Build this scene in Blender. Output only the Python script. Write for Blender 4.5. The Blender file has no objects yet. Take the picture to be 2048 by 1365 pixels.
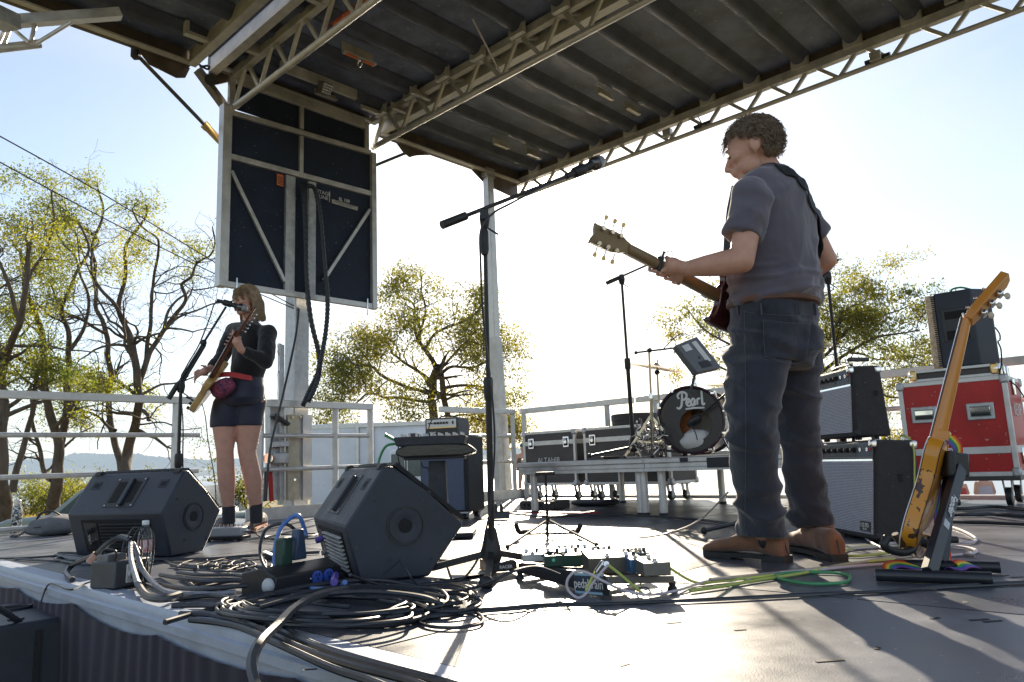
import bpy, math, random
import numpy as np
from mathutils import Vector, Matrix, Quaternion, noise
R = math.radians
random.seed(7); rng = np.random.default_rng(7)
S = bpy.context.scene
COL = S.collection

# ---------------------------------------------------------------- camera, sky, sun, exposure
FPX = 1480.0; PITCH = R(9.4); ROLL = R(2.2); CAMH = 0.42
_F = Vector((0, math.cos(PITCH), math.sin(PITCH)))
_U0 = Vector((0, -math.sin(PITCH), math.cos(PITCH))); _R0 = Vector((1, 0, 0))
_R = math.cos(ROLL)*_R0 - math.sin(ROLL)*_U0
_U = math.sin(ROLL)*_R0 + math.cos(ROLL)*_U0
CAMP = Vector((0, 0, CAMH))
cd = bpy.data.cameras.new('camera'); cam = bpy.data.objects.new('camera', cd); COL.objects.link(cam)
cd.sensor_width = 36; cd.lens = 36*FPX/2048; cd.clip_start = .02; cd.clip_end = 30000
cam.matrix_world = Matrix.Translation(CAMP) @ Matrix((_R, _U, -_F)).transposed().to_4x4()
S.camera = cam

def ray(px, py): return _F + _R*((px-1024)/FPX) - _U*((py-682.5)/FPX)
def PD(px, py, d):                       # point at distance d along the view axis
    return CAMP + ray(px, py)*d
def PN(px, py, n, d):                    # point on the plane n.p = d
    r = ray(px, py); n = Vector(n); return CAMP + r*((d-CAMP.dot(n))/r.dot(n))
def FP(px, py, z=0.0): return PN(px, py, (0, 0, 1), z)
Z = Vector((0, 0, 1))
UA = R(46.5)
UD = Vector((-math.sin(UA), math.cos(UA), 0)); VD = Vector((math.cos(UA), math.sin(UA), 0))
def W(u, v, z): return UD*u + VD*v + Z*z # stage frame -> world
def uv(P): return P.dot(UD), P.dot(VD)

SUNPX = (1092, 352)
sdir = ray(*SUNPX).normalized()
SEL = math.asin(sdir.z); SAZ = math.atan2(sdir.x, sdir.y)
w = bpy.data.worlds.new('World'); S.world = w; w.use_nodes = True
wn = w.node_tree.nodes; wl = w.node_tree.links; wn.clear()
wo = wn.new('ShaderNodeOutputWorld'); bg = wn.new('ShaderNodeBackground'); sky = wn.new('ShaderNodeTexSky')
sky.sky_type = 'NISHITA'; sky.sun_disc = False; sky.sun_elevation = SEL; sky.sun_rotation = SAZ
sky.air_density = 1.0; sky.dust_density = 0.55; sky.ozone_density = 1.2; sky.altitude = 0
bg.inputs['Strength'].default_value = 0.080
# thin high cloud: pale veil mixed over the sky, everywhere in the dome
tc = wn.new('ShaderNodeTexCoord'); mp = wn.new('ShaderNodeMapping'); mp.inputs['Scale'].default_value = (1.6, 1.6, 5.5)
nz = wn.new('ShaderNodeTexNoise'); nz.inputs['Scale'].default_value = 1.7; nz.inputs['Detail'].default_value = 7; nz.inputs['Distortion'].default_value = .5
cr = wn.new('ShaderNodeValToRGB'); cr.color_ramp.elements[0].position = .42; cr.color_ramp.elements[1].position = .72
cr.color_ramp.elements[0].color = (.16, .16, .16, 1); cr.color_ramp.elements[1].color = (.62, .62, .62, 1)
mx = wn.new('ShaderNodeMixRGB'); mx.inputs['Color2'].default_value = (4.7, 4.75, 5.0, 1)
wl.new(tc.outputs['Generated'], mp.inputs['Vector']); wl.new(mp.outputs[0], nz.inputs['Vector'])
wl.new(nz.outputs['Fac'], cr.inputs['Fac']); wl.new(cr.outputs['Color'], mx.inputs['Fac'])
wl.new(sky.outputs[0], mx.inputs['Color1'])
# aureole of the low sun
vm = wn.new('ShaderNodeVectorMath'); vm.operation = 'DOT_PRODUCT'; vm.inputs[1].default_value = tuple(sdir)
nrm = wn.new('ShaderNodeVectorMath'); nrm.operation = 'NORMALIZE'
wl.new(tc.outputs['Generated'], nrm.inputs[0]); wl.new(nrm.outputs[0], vm.inputs[0])
def powr(e, k):
    mxx = wn.new('ShaderNodeMath'); mxx.operation = 'MAXIMUM'; mxx.inputs[1].default_value = 0; wl.new(vm.outputs['Value'], mxx.inputs[0])
    a = wn.new('ShaderNodeMath'); a.operation = 'POWER'; a.inputs[1].default_value = e; wl.new(mxx.outputs[0], a.inputs[0])
    b = wn.new('ShaderNodeMath'); b.operation = 'MULTIPLY'; b.inputs[1].default_value = k; wl.new(a.outputs[0], b.inputs[0]); return b
a1 = powr(40, 1.5); a2 = powr(900, 60.0)
ad = wn.new('ShaderNodeMath'); ad.operation = 'ADD'; wl.new(a1.outputs[0], ad.inputs[0]); wl.new(a2.outputs[0], ad.inputs[1])
cmul = wn.new('ShaderNodeMixRGB'); cmul.blend_type = 'MULTIPLY'; cmul.inputs['Fac'].default_value = 1; cmul.inputs['Color1'].default_value = (1, .93, .78, 1)
wl.new(ad.outputs[0], cmul.inputs['Color2'])
cadd = wn.new('ShaderNodeMixRGB'); cadd.blend_type = 'ADD'; cadd.inputs['Fac'].default_value = 1
wl.new(mx.outputs[0], cadd.inputs['Color1']); wl.new(cmul.outputs[0], cadd.inputs['Color2'])
wl.new(cadd.outputs[0], bg.inputs['Color']); wl.new(bg.outputs[0], wo.inputs['Surface'])

sl = bpy.data.lights.new('sun', 'SUN'); so = bpy.data.objects.new('sun', sl); COL.objects.link(so)
sl.energy = 5.0; sl.angle = R(.55); sl.color = (1, .85, .64)
so.rotation_mode = 'QUATERNION'; so.rotation_quaternion = sdir.to_track_quat('Z', 'Y'); so.location = (0, 0, 12)
vs = S.view_settings; vs.view_transform = 'Standard'; vs.look = 'None'; vs.gamma = 1; vs.exposure = 1.35; vs.use_curve_mapping = False
S.cycles.use_denoising = True; S.cycles.max_bounces = 8; S.cycles.transparent_max_bounces = 16
S.cycles.sample_clamp_indirect = 6; S.cycles.caustics_reflective = False; S.cycles.caustics_refractive = False

# ---------------------------------------------------------------- materials
def mat(name, col, rough=.5, metal=0., var=0., vscale=6., bump=0., bscale=60., col2=None, spec=.5, rvar=0., coat=0., sheen=0., trans=0., detail=6, subs=None, mapping=None, emis=None):
    m = bpy.data.materials.new(name); m.use_nodes = True
    n = m.node_tree.nodes; l = m.node_tree.links; b = n['Principled BSDF']
    b.inputs['Base Color'].default_value = (*col, 1); b.inputs['Roughness'].default_value = rough; b.inputs['Metallic'].default_value = metal
    b.inputs['Specular IOR Level'].default_value = spec; b.inputs['Coat Weight'].default_value = coat; b.inputs['Sheen Weight'].default_value = sheen
    b.inputs['Transmission Weight'].default_value = trans
    if emis: b.inputs['Emission Color'].default_value = (*emis, 1); b.inputs['Emission Strength'].default_value = 1
    if var or bump or rvar or col2:
        t = n.new('ShaderNodeTexCoord'); src = t.outputs['Object']
        if mapping:
            mm = n.new('ShaderNodeMapping'); mm.inputs['Scale'].default_value = mapping; l.new(src, mm.inputs['Vector']); src = mm.outputs[0]
    if var or col2 or rvar:
        z = n.new('ShaderNodeTexNoise'); z.inputs['Scale'].default_value = vscale; z.inputs['Detail'].default_value = detail; z.inputs['Roughness'].default_value = .62
        l.new(src, z.inputs['Vector'])
    if var or col2:
        r = n.new('ShaderNodeValToRGB'); r.color_ramp.elements[0].position = .32; r.color_ramp.elements[1].position = .68
        c1 = col2 if col2 else tuple(c*(1-var) for c in col); c2 = col if col2 else tuple(min(1, c*(1+var)) for c in col)
        r.color_ramp.elements[0].color = (*c1, 1); r.color_ramp.elements[1].color = (*c2, 1)
        l.new(z.outputs['Fac'], r.inputs['Fac']); l.new(r.outputs['Color'], b.inputs['Base Color'])
    if rvar:
        q = n.new('ShaderNodeMapRange'); q.inputs['From Min'].default_value = .3; q.inputs['From Max'].default_value = .7
        q.inputs['To Min'].default_value = max(.02, rough-rvar); q.inputs['To Max'].default_value = min(1, rough+rvar)
        l.new(z.outputs['Fac'], q.inputs['Value']); l.new(q.outputs[0], b.inputs['Roughness'])
    if bump:
        z2 = n.new('ShaderNodeTexNoise'); z2.inputs['Scale'].default_value = bscale; z2.inputs['Detail'].default_value = 4
        bp = n.new('ShaderNodeBump'); bp.inputs['Strength'].default_value = bump; bp.inputs['Distance'].default_value = .01
        l.new(src, z2.inputs['Vector']); l.new(z2.outputs['Fac'], bp.inputs['Height']); l.new(bp.outputs[0], b.inputs['Normal'])
    return m
ALU = mat('aluminium', (.66, .65, .63), .42, .55, .16, 9, .06, 200, rvar=.12)
ALUD = mat('weathered_aluminium', (.64, .64, .63), .5, .35, .22, 5, .08, 120, rvar=.12)
STEEL = mat('galvanised_steel', (.55, .56, .57), .5, .6, .25, 14, .05, 90, rvar=.15)
CHROME = mat('chrome', (.8, .8, .8), .12, 1)
BLK = mat('black_paint', (.022, .022, .025), .38, 0, .2, 20, .02, 200)
BLKM = mat('matte_black', (.026, .029, .038), .6, 0, .25, 20, .05, 300)
RUB = mat('black_rubber', (.02, .02, .021), .5, 0, .3, 30)
CAB = mat('textured_cabinet_paint', (.023, .030, .048), .42, 0, .25, 9, .3, 700, spec=.6, rvar=.08)
NAVY = mat('dark_wall_panel', (.020, .030, .058), .6, 0, .3, 3, .25, 220, rvar=.1, spec=.3)
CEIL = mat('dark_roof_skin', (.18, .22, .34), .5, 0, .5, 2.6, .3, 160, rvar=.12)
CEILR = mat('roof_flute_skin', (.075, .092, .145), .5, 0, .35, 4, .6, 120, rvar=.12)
TOLEX = mat('black_tolex', (.03, .03, .033), .6, 0, .2, 40, .6, 500)
WHITE = mat('white_paint', (.78, .79, .8), .45, 0, .05, 4)
PRINT = mat('white_print', (.75, .75, .74), .6)
RED = mat('red_laminate', (.50, .014, .012), .42, 0, .14, 5, .05, 150)
ORNG = mat('orange_sticker', (.75, .2, .07), .5, 0, .1, 30)
GOLD = mat('brass', (.65, .46, .2), .3, .9, .15, 12)
CEM = mat('cable_black', (.022, .026, .036), .42, 0, .3, 15)
CGREY = mat('cable_grey', (.16, .16, .17), .45, 0, .2, 15)
CLILAC = mat('cable_lilac', (.55, .5, .55), .4)
CGRN = mat('cable_yellow_green', (.42, .5, .12), .4)
CGREEN = mat('cable_green', (.06, .3, .12), .4)
CBLUE = mat('cable_blue', (.07, .2, .62), .35)
CPURP = mat('cable_purple', (.12, .08, .42), .4)
SKIN = mat('skin', (.56, .31, .225), .5, 0, .1, 22, .12, 160)
for _m in (SKIN,):
    _b = _m.node_tree.nodes['Principled BSDF']; _b.inputs['Subsurface Weight'].default_value = .12; _b.inputs['Subsurface Radius'].default_value = (.02, .008, .005)

# ---------------------------------------------------------------- mesh building
class M:
    def __init__(s): s.v = []; s.f = []; s.mi = []; s.cur = 0
    def add(s, vs, fs):
        o = len(s.v); s.v += [tuple(p) for p in vs]; s.f += [tuple(i+o for i in f) for f in fs]; s.mi += [s.cur]*len(fs); return s
    def mi_(s, i): s.cur = i; return s
    def box(s, c, size, rot=None):
        x, y, z = [q/2 for q in size]; c = Vector(c)
        P = [Vector(p) for p in ((-x,-y,-z),(x,-y,-z),(x,y,-z),(-x,y,-z),(-x,-y,z),(x,-y,z),(x,y,z),(-x,y,z))]
        if rot is not None: P = [rot @ p for p in P]
        return s.add([c+p for p in P], [(0,3,2,1),(4,5,6,7),(0,1,5,4),(1,2,6,5),(2,3,7,6),(3,0,4,7)])
    def bar(s, a, b, w, h=None, up=Z):
        a = Vector(a); b = Vector(b); h = h or w; d = (b-a); L = d.length; d.normalize()
        x = d.cross(up)
        if x.length < 1e-4: x = d.cross(Vector((1, 0, 0)))
        x.normalize(); y = x.cross(d)
        P = [p + x*(i*w/2) + y*(j*h/2) for p in (a, b) for i, j in ((-1,-1),(1,-1),(1,1),(-1,1))]
        return s.add(P, [(0,1,2,3),(7,6,5,4),(0,4,5,1),(1,5,6,2),(2,6,7,3),(3,7,4,0)])
    def tube(s, pts, r, n=8, cap=True, flat=1.0, up=None):
        pts = [Vector(p) for p in pts]; k = len(pts); rs = list(r) if hasattr(r, '__len__') else [r]*k
        t = [(pts[min(i+1, k-1)]-pts[max(i-1, 0)]).normalized() for i in range(k)]
        a = up or (Z if abs(t[0].z) < .9 else Vector((1, 0, 0)))
        nx = (a - t[0]*a.dot(t[0])).normalized(); vs = []
        for i in range(k):
            nx = (nx - t[i]*nx.dot(t[i]))
            nx = nx.normalized() if nx.length > 1e-6 else t[i].orthogonal().normalized()
            ny = t[i].cross(nx)
            for j in range(n):
                q = 2*math.pi*j/n; vs.append(pts[i] + nx*(math.cos(q)*rs[i]*flat) + ny*(math.sin(q)*rs[i]))
        fs = [(i*n+j, i*n+(j+1) % n, (i+1)*n+(j+1) % n, (i+1)*n+j) for i in range(k-1) for j in range(n)]
        if cap: fs += [tuple(range(n))[::-1], tuple((k-1)*n+j for j in range(n))]
        return s.add(vs, fs)
    def cyl(s, a, b, r0, r1=None, n=12): return s.tube([a, b], [r0, r0 if r1 is None else r1], n)
    def lathe(s, prof, o, ax=Z, n=24, ring=False):
        ax = Vector(ax).normalized(); o = Vector(o); x = ax.orthogonal().normalized(); y = ax.cross(x); vs = []
        for r_, h in prof:
            for j in range(n):
                q = 2*math.pi*j/n; vs.append(o + ax*h + (x*math.cos(q)+y*math.sin(q))*r_)
        k = len(prof)
        fs = [(i*n+j, i*n+(j+1) % n, (i+1)*n+(j+1) % n, (i+1)*n+j) for i in range(k-1) for j in range(n)]
        if ring: fs += [((k-1)*n+j, (k-1)*n+(j+1) % n, (j+1) % n, j) for j in range(n)]
        else: fs += [tuple(range(n))[::-1], tuple((k-1)*n+j for j in range(n))]
        return s.add(vs, fs)
    def prism(s, poly, o, ex, ey, ez):
        o = Vector(o); ex = Vector(ex); ey = Vector(ey); ez = Vector(ez); n = len(poly)
        vs = [o+ex*a+ey*b for a, b in poly] + [o+ex*a+ey*b+ez for a, b in poly]
        return s.add(vs, [tuple(range(n))[::-1], tuple(range(n, 2*n))] + [(i, (i+1) % n, n+(i+1) % n, n+i) for i in range(n)])
    def loft(s, rings, cap=True):
        n = len(rings[0]); k = len(rings); vs = [p for r_ in rings for p in r_]
        fs = [(i*n+j, i*n+(j+1) % n, (i+1)*n+(j+1) % n, (i+1)*n+j) for i in range(k-1) for j in range(n)]
        if cap: fs += [tuple(range(n))[::-1], tuple((k-1)*n+j for j in range(n))]
        return s.add(vs, fs)
    def sph(s, c, r, n=12, m=8, rot=None):
        c = Vector(c); r = r if hasattr(r, '__len__') else (r, r, r); vs = []; 
        for i in range(1, m):
            a = math.pi*i/m
            for j in range(n):
                q = 2*math.pi*j/n; p = Vector((r[0]*math.sin(a)*math.cos(q), r[1]*math.sin(a)*math.sin(q), r[2]*math.cos(a)))
                vs.append(c + (rot @ p if rot is not None else p))
        top = Vector((0, 0, r[2])); vs += [c+(rot @ top if rot is not None else top), c-(rot @ top if rot is not None else top)]
        T_, B_ = len(vs)-2, len(vs)-1
        fs = [(i*n+j, (i+1)*n+j, (i+1)*n+(j+1) % n, i*n+(j+1) % n) for i in range(m-2) for j in range(n)]
        fs += [(T_, j, (j+1) % n) for j in range(n)] + [(B_, (m-2)*n+(j+1) % n, (m-2)*n+j) for j in range(n)]
        return s.add(vs, fs)
    def mesh(s, name, mats, smooth=True):
        me = bpy.data.meshes.new(name); me.from_pydata(s.v, [], s.f)
        for m in (mats if isinstance(mats, (list, tuple)) else [mats]): me.materials.append(m)
        if any(s.mi): me.polygons.foreach_set('material_index', s.mi)
        me.update()
        import bmesh
        if len(s.f) < 60000:
            bm = bmesh.new(); bm.from_mesh(me); bmesh.ops.recalc_face_normals(bm, faces=bm.faces); bm.to_mesh(me); bm.free()
        if smooth:
            me.polygons.foreach_set('use_smooth', [True]*len(me.polygons)); me.set_sharp_from_angle(angle=R(38))
        return me
    def obj(s, name, mats, parent=None, label=None, cat=None, group=None, kind=None, bev=0, smooth=True):
        return link(name, s.mesh(name, mats, smooth), parent, label, cat, group, kind, bev)

def tag(o, label=None, cat=None, group=None, kind=None):
    for k, x in (('label', label), ('category', cat), ('group', group), ('kind', kind)):
        if x: o[k] = x
    return o
def link(name, me, parent=None, label=None, cat=None, group=None, kind=None, bev=0):
    o = bpy.data.objects.new(name, me); COL.objects.link(o)
    if parent is not None: par(o, parent)
    elif me is not None and len(me.vertices) and kind is None:
        co = np.empty(len(me.vertices)*3); me.vertices.foreach_get('co', co); co = co.reshape(-1, 3)
        c = Vector(((co[:,0].min()+co[:,0].max())/2, (co[:,1].min()+co[:,1].max())/2, co[:,2].min()))
        me.transform(Matrix.Translation(-c)); o.location = c
    if bev:
        b = o.modifiers.new('bevel', 'BEVEL'); b.width = bev; b.segments = 2; b.limit_method = 'ANGLE'; b.angle_limit = R(40); b.harden_normals = False
    return tag(o, label, cat, group, kind)
def wm(o):
    m = Matrix.LocRotScale(o.location, o.rotation_euler if o.rotation_mode != 'QUATERNION' else o.rotation_quaternion, o.scale)
    return wm(o.parent) @ o.matrix_parent_inverse @ m if o.parent else m
def par(o, p): o.parent = p; o.matrix_parent_inverse = wm(p).inverted()
def thing(name, label, cat, loc=(0, 0, 0), group=None, rz=0):
    o = bpy.data.objects.new(name, None); COL.objects.link(o); o.location = loc; o.rotation_euler = (0, 0, rz)
    o.empty_display_size = .1; return tag(o, label, cat, group)
def frame(loc, yaw=0, tilt=None):            # local frame as a matrix; build locally and bake
    m = Matrix.Translation(Vector(loc)) @ Matrix.Rotation(yaw, 4, 'Z')
    return m @ tilt if tilt is not None else m
def bake(mb, mtx): mb.v = [tuple(mtx @ Vector(p)) for p in mb.v]; return mb
def dup(root, loc=None, rz=None, label=None):
    c = root.copy(); COL.objects.link(c)
    def rec(a, b):
        for ch in a.children:
            d = ch.copy(); COL.objects.link(d); d.parent = b; d.matrix_parent_inverse = ch.matrix_parent_inverse.copy(); rec(ch, d)
    rec(root, c)
    if loc is not None: c.location = loc
    if rz is not None: c.rotation_euler = (0, 0, rz)
    if label: c['label'] = label
    return c
def copyobj(o, parent, off=(0, 0, 0)):
    c = o.copy(); COL.objects.link(c); c.location = o.location + Vector(off)
    if parent is not None: c.parent = parent; c.matrix_parent_inverse = o.matrix_parent_inverse.copy()
    return c
def spline(pts, n=8, closed=False):
    P = [Vector(p) for p in pts]; out = []; k = len(P)
    for i in range(k-1):
        p0 = P[max(i-1, 0)]; p1 = P[i]; p2 = P[i+1]; p3 = P[min(i+2, k-1)]
        for j in range(n):
            t = j/n; out.append(.5*((2*p1)+(p2-p0)*t+(2*p0-5*p1+4*p2-p3)*t*t+(3*p1-p0-3*p2+p3)*t**3))
    out.append(P[-1]); return out
def text(name, body, size, loc, ex, ey, m, parent, depth=.0006, shear=0., bold=0., align='CENTER', label=None):
    cu = bpy.data.curves.new(name, 'FONT'); cu.body = body; cu.size = size; cu.extrude = depth/2; cu.align_x = align; cu.align_y = 'CENTER'
    cu.shear = shear; cu.offset = bold; cu.resolution_u = 3
    o = bpy.data.objects.new(name, cu); me = bpy.data.meshes.new_from_object(o); bpy.data.objects.remove(o); bpy.data.curves.remove(cu)
    ex = Vector(ex).normalized(); ey = Vector(ey).normalized(); ez = ex.cross(ey).normalized(); ey = ez.cross(ex)
    me.transform(Matrix.Translation(Vector(loc)) @ Matrix((ex, ey, ez)).transposed().to_4x4())
    me.materials.clear(); me.materials.append(m); return link(name, me, parent, label)

def translucent(m, amt=.35, col=None):
    n = m.node_tree.nodes; l = m.node_tree.links; b = n['Principled BSDF']; o = n['Material Output']; t = n.new('ShaderNodeBsdfTranslucent'); x = n.new('ShaderNodeMixShader'); x.inputs[0].default_value = amt
    if col: t.inputs['Color'].default_value = (*col, 1)
    elif b.inputs['Base Color'].links: l.new(b.inputs['Base Color'].links[0].from_socket, t.inputs['Color'])
    l.new(b.outputs[0], x.inputs[1]); l.new(t.outputs[0], x.inputs[2]); l.new(x.outputs[0], o.inputs['Surface']); return m

def specks(m, col, sc=70, th=.70, wd=.02):
    n = m.node_tree.nodes; l = m.node_tree.links; b = n['Principled BSDF']; t = n.new('ShaderNodeTexCoord'); z = n.new('ShaderNodeTexNoise'); z.inputs['Scale'].default_value = sc; z.inputs['Detail'].default_value = 3
    r = n.new('ShaderNodeValToRGB'); r.color_ramp.elements[0].position = th; r.color_ramp.elements[1].position = th+wd; x = n.new('ShaderNodeMixRGB'); x.inputs['Color2'].default_value = (*col, 1)
    src = b.inputs['Base Color'].links[0].from_socket; l.new(t.outputs['Object'], z.inputs['Vector']); l.new(z.outputs['Fac'], r.inputs['Fac']); l.new(r.outputs['Color'], x.inputs['Fac']); l.new(src, x.inputs['Color1']); l.new(x.outputs[0], b.inputs['Base Color'])
specks(CAB, (.14, .15, .16), 60, .73); specks(TOLEX, (.15, .15, .15), 50, .70); specks(RED, (.55, .3, .27), 38, .69); specks(NAVY, (.18, .19, .22), 30, .70); specks(CEIL, (.42, .45, .5), 24, .68, .03)
HAZED = 1.35e-4
# ---------------------------------------------------------------- setting: ground, water, far shore, haze
GZ = -1.05
def gridmesh(name, xs, ys, fn, m, **k):
    nx, ny = len(xs), len(ys); vs = [(x, y, fn(x, y)) for y in ys for x in xs]
    fs = [(j*nx+i, j*nx+i+1, (j+1)*nx+i+1, (j+1)*nx+i) for j in range(ny-1) for i in range(nx-1)]
    mb = M(); mb.v = vs; mb.f = fs; mb.mi = [0]*len(fs); return mb.obj(name, m, kind='structure', **k)
def shore(x): return 33.5 - 10.5*math.tanh((x+1)/5) + 1.2*math.sin(x*.3) + (x*-.12 if x < 0 else 0)
def gz(x, y):
    s = shore(x); d = y - s
    z = GZ + .05*noise.noise(Vector((x*.15, y*.15, 0)))
    if d > 0: z -= min(3.5, d*.28)
    return z
GRASS = mat('dry_grass_ground', (.20, .145, .05), .95, 0, 0, .9, .9, 45, col2=(.085, .085, .03), detail=9)
gx = [-400, -250, -160] + list(np.arange(-110, 111, 2.)) + [160, 250, 400]; gy = [-200, -80, -30] + list(np.arange(-10, 66, 1.5))
gridmesh('ground', gx, gy, gz, GRASS)
WATER = mat('sea_water', (.24, .28, .32), .3, 0, 0, 1, .35, 1.2, mapping=(.35, 1.3, 1))
gridmesh('water', np.linspace(-8500, 8500, 12), np.concatenate([[30], np.linspace(80, 8500, 14)]), lambda x, y: -2.35, WATER)
HILL = mat('distant_wooded_hills', (.035, .05, .04), 1., 0, .3, .004)
hm = M(); nX = 900; xs = np.linspace(-7600, 7600, nX)
def ridge(x, y0, h0):
    e = .55 + .45*noise.noise(Vector((x*.0007, y0, 3))) + .2*noise.noise(Vector((x*.003, y0, 9)))
    t = abs(noise.noise(Vector((x*.03, y0, 1))))*.16 + random.random()*.07
    fall = 1 / (1+math.exp((x-900)/900))*.55 + .45
    return max(2, h0*(e+t*.6)*fall)
for yy, h0 in ((6600, 265), (5600, 120)):
    top = [(x, yy+abs(x)*-.12, ridge(x, yy*.01, h0)) for x in xs]
    vs = []; 
    for (x, y, h) in top: vs += [(x, y-420, -3), (x, y-160, h*.62-2), (x, y, h), (x, y+600, -3)]
    fs = [(i*4+k, (i+1)*4+k, (i+1)*4+k+1, i*4+k+1) for i in range(nX-1) for k in range(3)]
    hm.add(vs, fs)
hm.obj('hills', HILL, kind='structure', smooth=False)
HAZE = bpy.data.materials.new('haze_air'); HAZE.use_nodes = True; hn = HAZE.node_tree.nodes; hn.clear()
hv = hn.new('ShaderNodeVolumePrincipled'); hv.inputs['Color'].default_value = (.60, .78, 1, 1); hv.inputs['Density'].default_value = HAZED; hv.inputs['Anisotropy'].default_value = 0
ho = hn.new('ShaderNodeOutputMaterial'); HAZE.node_tree.links.new(hv.outputs[0], ho.inputs['Volume'])
if HAZED > 0:
    hz = M(); hz.box((0, 4300, 198), (17800, 9800, 408)); o = hz.obj('haze', HAZE, kind='stuff', smooth=False)
    
# ---------------------------------------------------------------- stage floor
U0, U1, V0, V1 = -.9, 6.4, 1.0, 6.95
deck = thing('stage_floor', None, None, W(2.7, 4, 0)); deck['kind'] = 'structure'
DECKM = []
for i in range(3):
    m = mat('phenolic_deck_board', (.084+.012*i, .094+.012*i, .120+.012*i), .37, 0, .32, 1.7+.4*i, .12, 260, rvar=.12, spec=.42, detail=9)
    n = m.node_tree.nodes; l = m.node_tree.links; b = n['Principled BSDF']
    # scuffs: fine stretched noise lifts the colour along long scratches
    t = n.new('ShaderNodeTexCoord'); mm = n.new('ShaderNodeMapping'); mm.inputs['Scale'].default_value = (1.2, 60, 1); mm.inputs['Rotation'].default_value = (0, 0, .5+i)
    z = n.new('ShaderNodeTexNoise'); z.inputs['Scale'].default_value = 1.4; z.inputs['Detail'].default_value = 3; r = n.new('ShaderNodeValToRGB')
    r.color_ramp.elements[0].position = .66; r.color_ramp.elements[1].position = .74; r.color_ramp.elements[0].color = (0, 0, 0, 1); r.color_ramp.elements[1].color = (.55, .55, .55, 1)
    mixn = n.new('ShaderNodeMixRGB'); mixn.inputs['Color2'].default_value = (.23, .21, .2, 1)
    src = b.inputs['Base Color'].links[0].from_socket
    l.new(t.outputs['Object'], mm.inputs['Vector']); l.new(mm.outputs[0], z.inputs['Vector']); l.new(z.outputs['Fac'], r.inputs['Fac'])
    l.new(r.outputs['Color'], mixn.inputs['Fac']); l.new(src, mixn.inputs['Color1']); l.new(mixn.outputs[0], b.inputs['Base Color'])
    DECKM.append(m)
DW = 1.2166
iu = 0
for a in range(6):
    for b_ in range(5):
        u0 = U0+a*DW; v0 = V0+.10+b_*1.168
        mb = M(); g = .005
        mb.prism([(g, g), (DW-g, g), (DW-g, 1.168-g), (g, 1.168-g)], W(u0, v0, -.02 - random.random()*.0008), UD, VD, Z*.02)
        mb.obj('deck_panel', DECKM[(a*2+b_) % 3], deck, bev=0)
M().prism([(U0, V0+.1), (U1+.85, V0+.1), (U1+.85, 3.45), (U1, 3.45), (U1, V1), (U0, V1)], W(0, 0, -.07), UD, VD, Z*.045).obj('deck_frame', BLKM, deck)
for m in DECKM: specks(m, (.28, .27, .26), 32, .69)
TAPE = mat('worn_black_tape', (.012, .012, .014), .7); random.seed(5)
for (x, y, w_, a_) in ((1958, 1240, .05, .1), (1985, 1243, .05, .15), (1870, 1237, .03, .4), (1660, 1322, .06, .1), (1755, 1297, .02, .9), (1348, 1246, .04, .2), (1590, 1090, .03, .5), (2010, 1152, .03, .3), (2035, 1155, .04, .1), (1930, 1205, .03, 1.2), (700, 1255, .04, .6), (520, 1205, .03, .2), (620, 1340, .03, .1), (1250, 1330, .03, .7), (1480, 1260, .03, .2)):
    M().box(FP(x, y)+Z*.0006, (w_, .010, .0008), Matrix.Rotation(a_, 3, 'Z')).obj('tape_scrap', TAPE, deck)
# stepped aluminium extrusion along the audience edge
prof = [(.10, 0), (.04, 0), (.04, .005), (.008, .004), (0, -.008), (0, -.028), (-.012, -.034), (-.012, -.058), (.003, -.064), (.003, -.12), (.10, -.12)]
M().prism([(a, b) for a, b in prof], W(U0, V0, 0), VD, Z, UD*(U1-U0+.02)).obj('edge_trim', mat('scuffed_edge_aluminium', (.38, .43, .53), .5, .2, .12, 7, .12, 60, rvar=.12), deck)
for b_ in range(2): M().prism([(.0035, .0035), (.846, .0035), (.846, 1.1645), (.0035, 1.1645)], W(U1, V0+.10+b_*1.168, -.0205), UD, VD, Z*.02).obj('deck_panel', DECKM[b_], deck)
M().prism([(a, b) for a, b in prof], W(U1+.025, V0, 0), VD, Z, UD*.83).obj('edge_trim', bpy.data.materials['scuffed_edge_aluminium'], deck)
M().bar(W(U1+.87, V0, -.05), W(U1+.87, 3.45, -.05), .04, .12).obj('edge_trim', ALU, deck)
for sd, (u0, v0, u1, v1) in enumerate(((U1, 3.47, U1, V1), (U0, V1, U1, V1))):
    M().bar(W(u0, v0, -.05), W(u1, v1, -.05), .08, .16).obj('edge_trim', ALU, deck)
M().bar(W(U1-.03, 3.2, .055), W(U1-.03, V1, .055), .015, .11).obj('toe_board', ALU, deck)
# pleated skirt under the edge, hung by a scalloped velcro top
sk = M(); n = 700; rows = 8; vs = []
for j in range(rows):
    for i in range(n):
        u = U0 + (U1-U0)*i/(n-1); t = j/(rows-1)
        sag = .030*abs(math.sin(u*math.pi/.85))**.8 + .02*noise.noise(Vector((u*1.3, 0, 0)))
        z = -.066 - sag*(1-t) - t*.85
        d = .006*math.sin(u*60+3*math.sin(u*5)+2*t) * (.35+t) + .05*t*noise.noise(Vector((u*3, t*2, 5)))
        vs.append(W(u, V0-.012-.01*t+d, z))
sk.add(vs, [(j*n+i, j*n+i+1, (j+1)*n+i+1, (j+1)*n+i) for j in range(rows-1) for i in range(n-1)])
SKM = mat('black_skirt_cloth', (.016, .009, .034), .85, 0, .3, 3, .1, 300, sheen=.1, col2=(.007, .006, .012))
sk.obj('stage_skirt', SKM, label='black pleated cloth skirt hanging from the aluminium front edge of the stage', cat='stage skirt')

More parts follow.
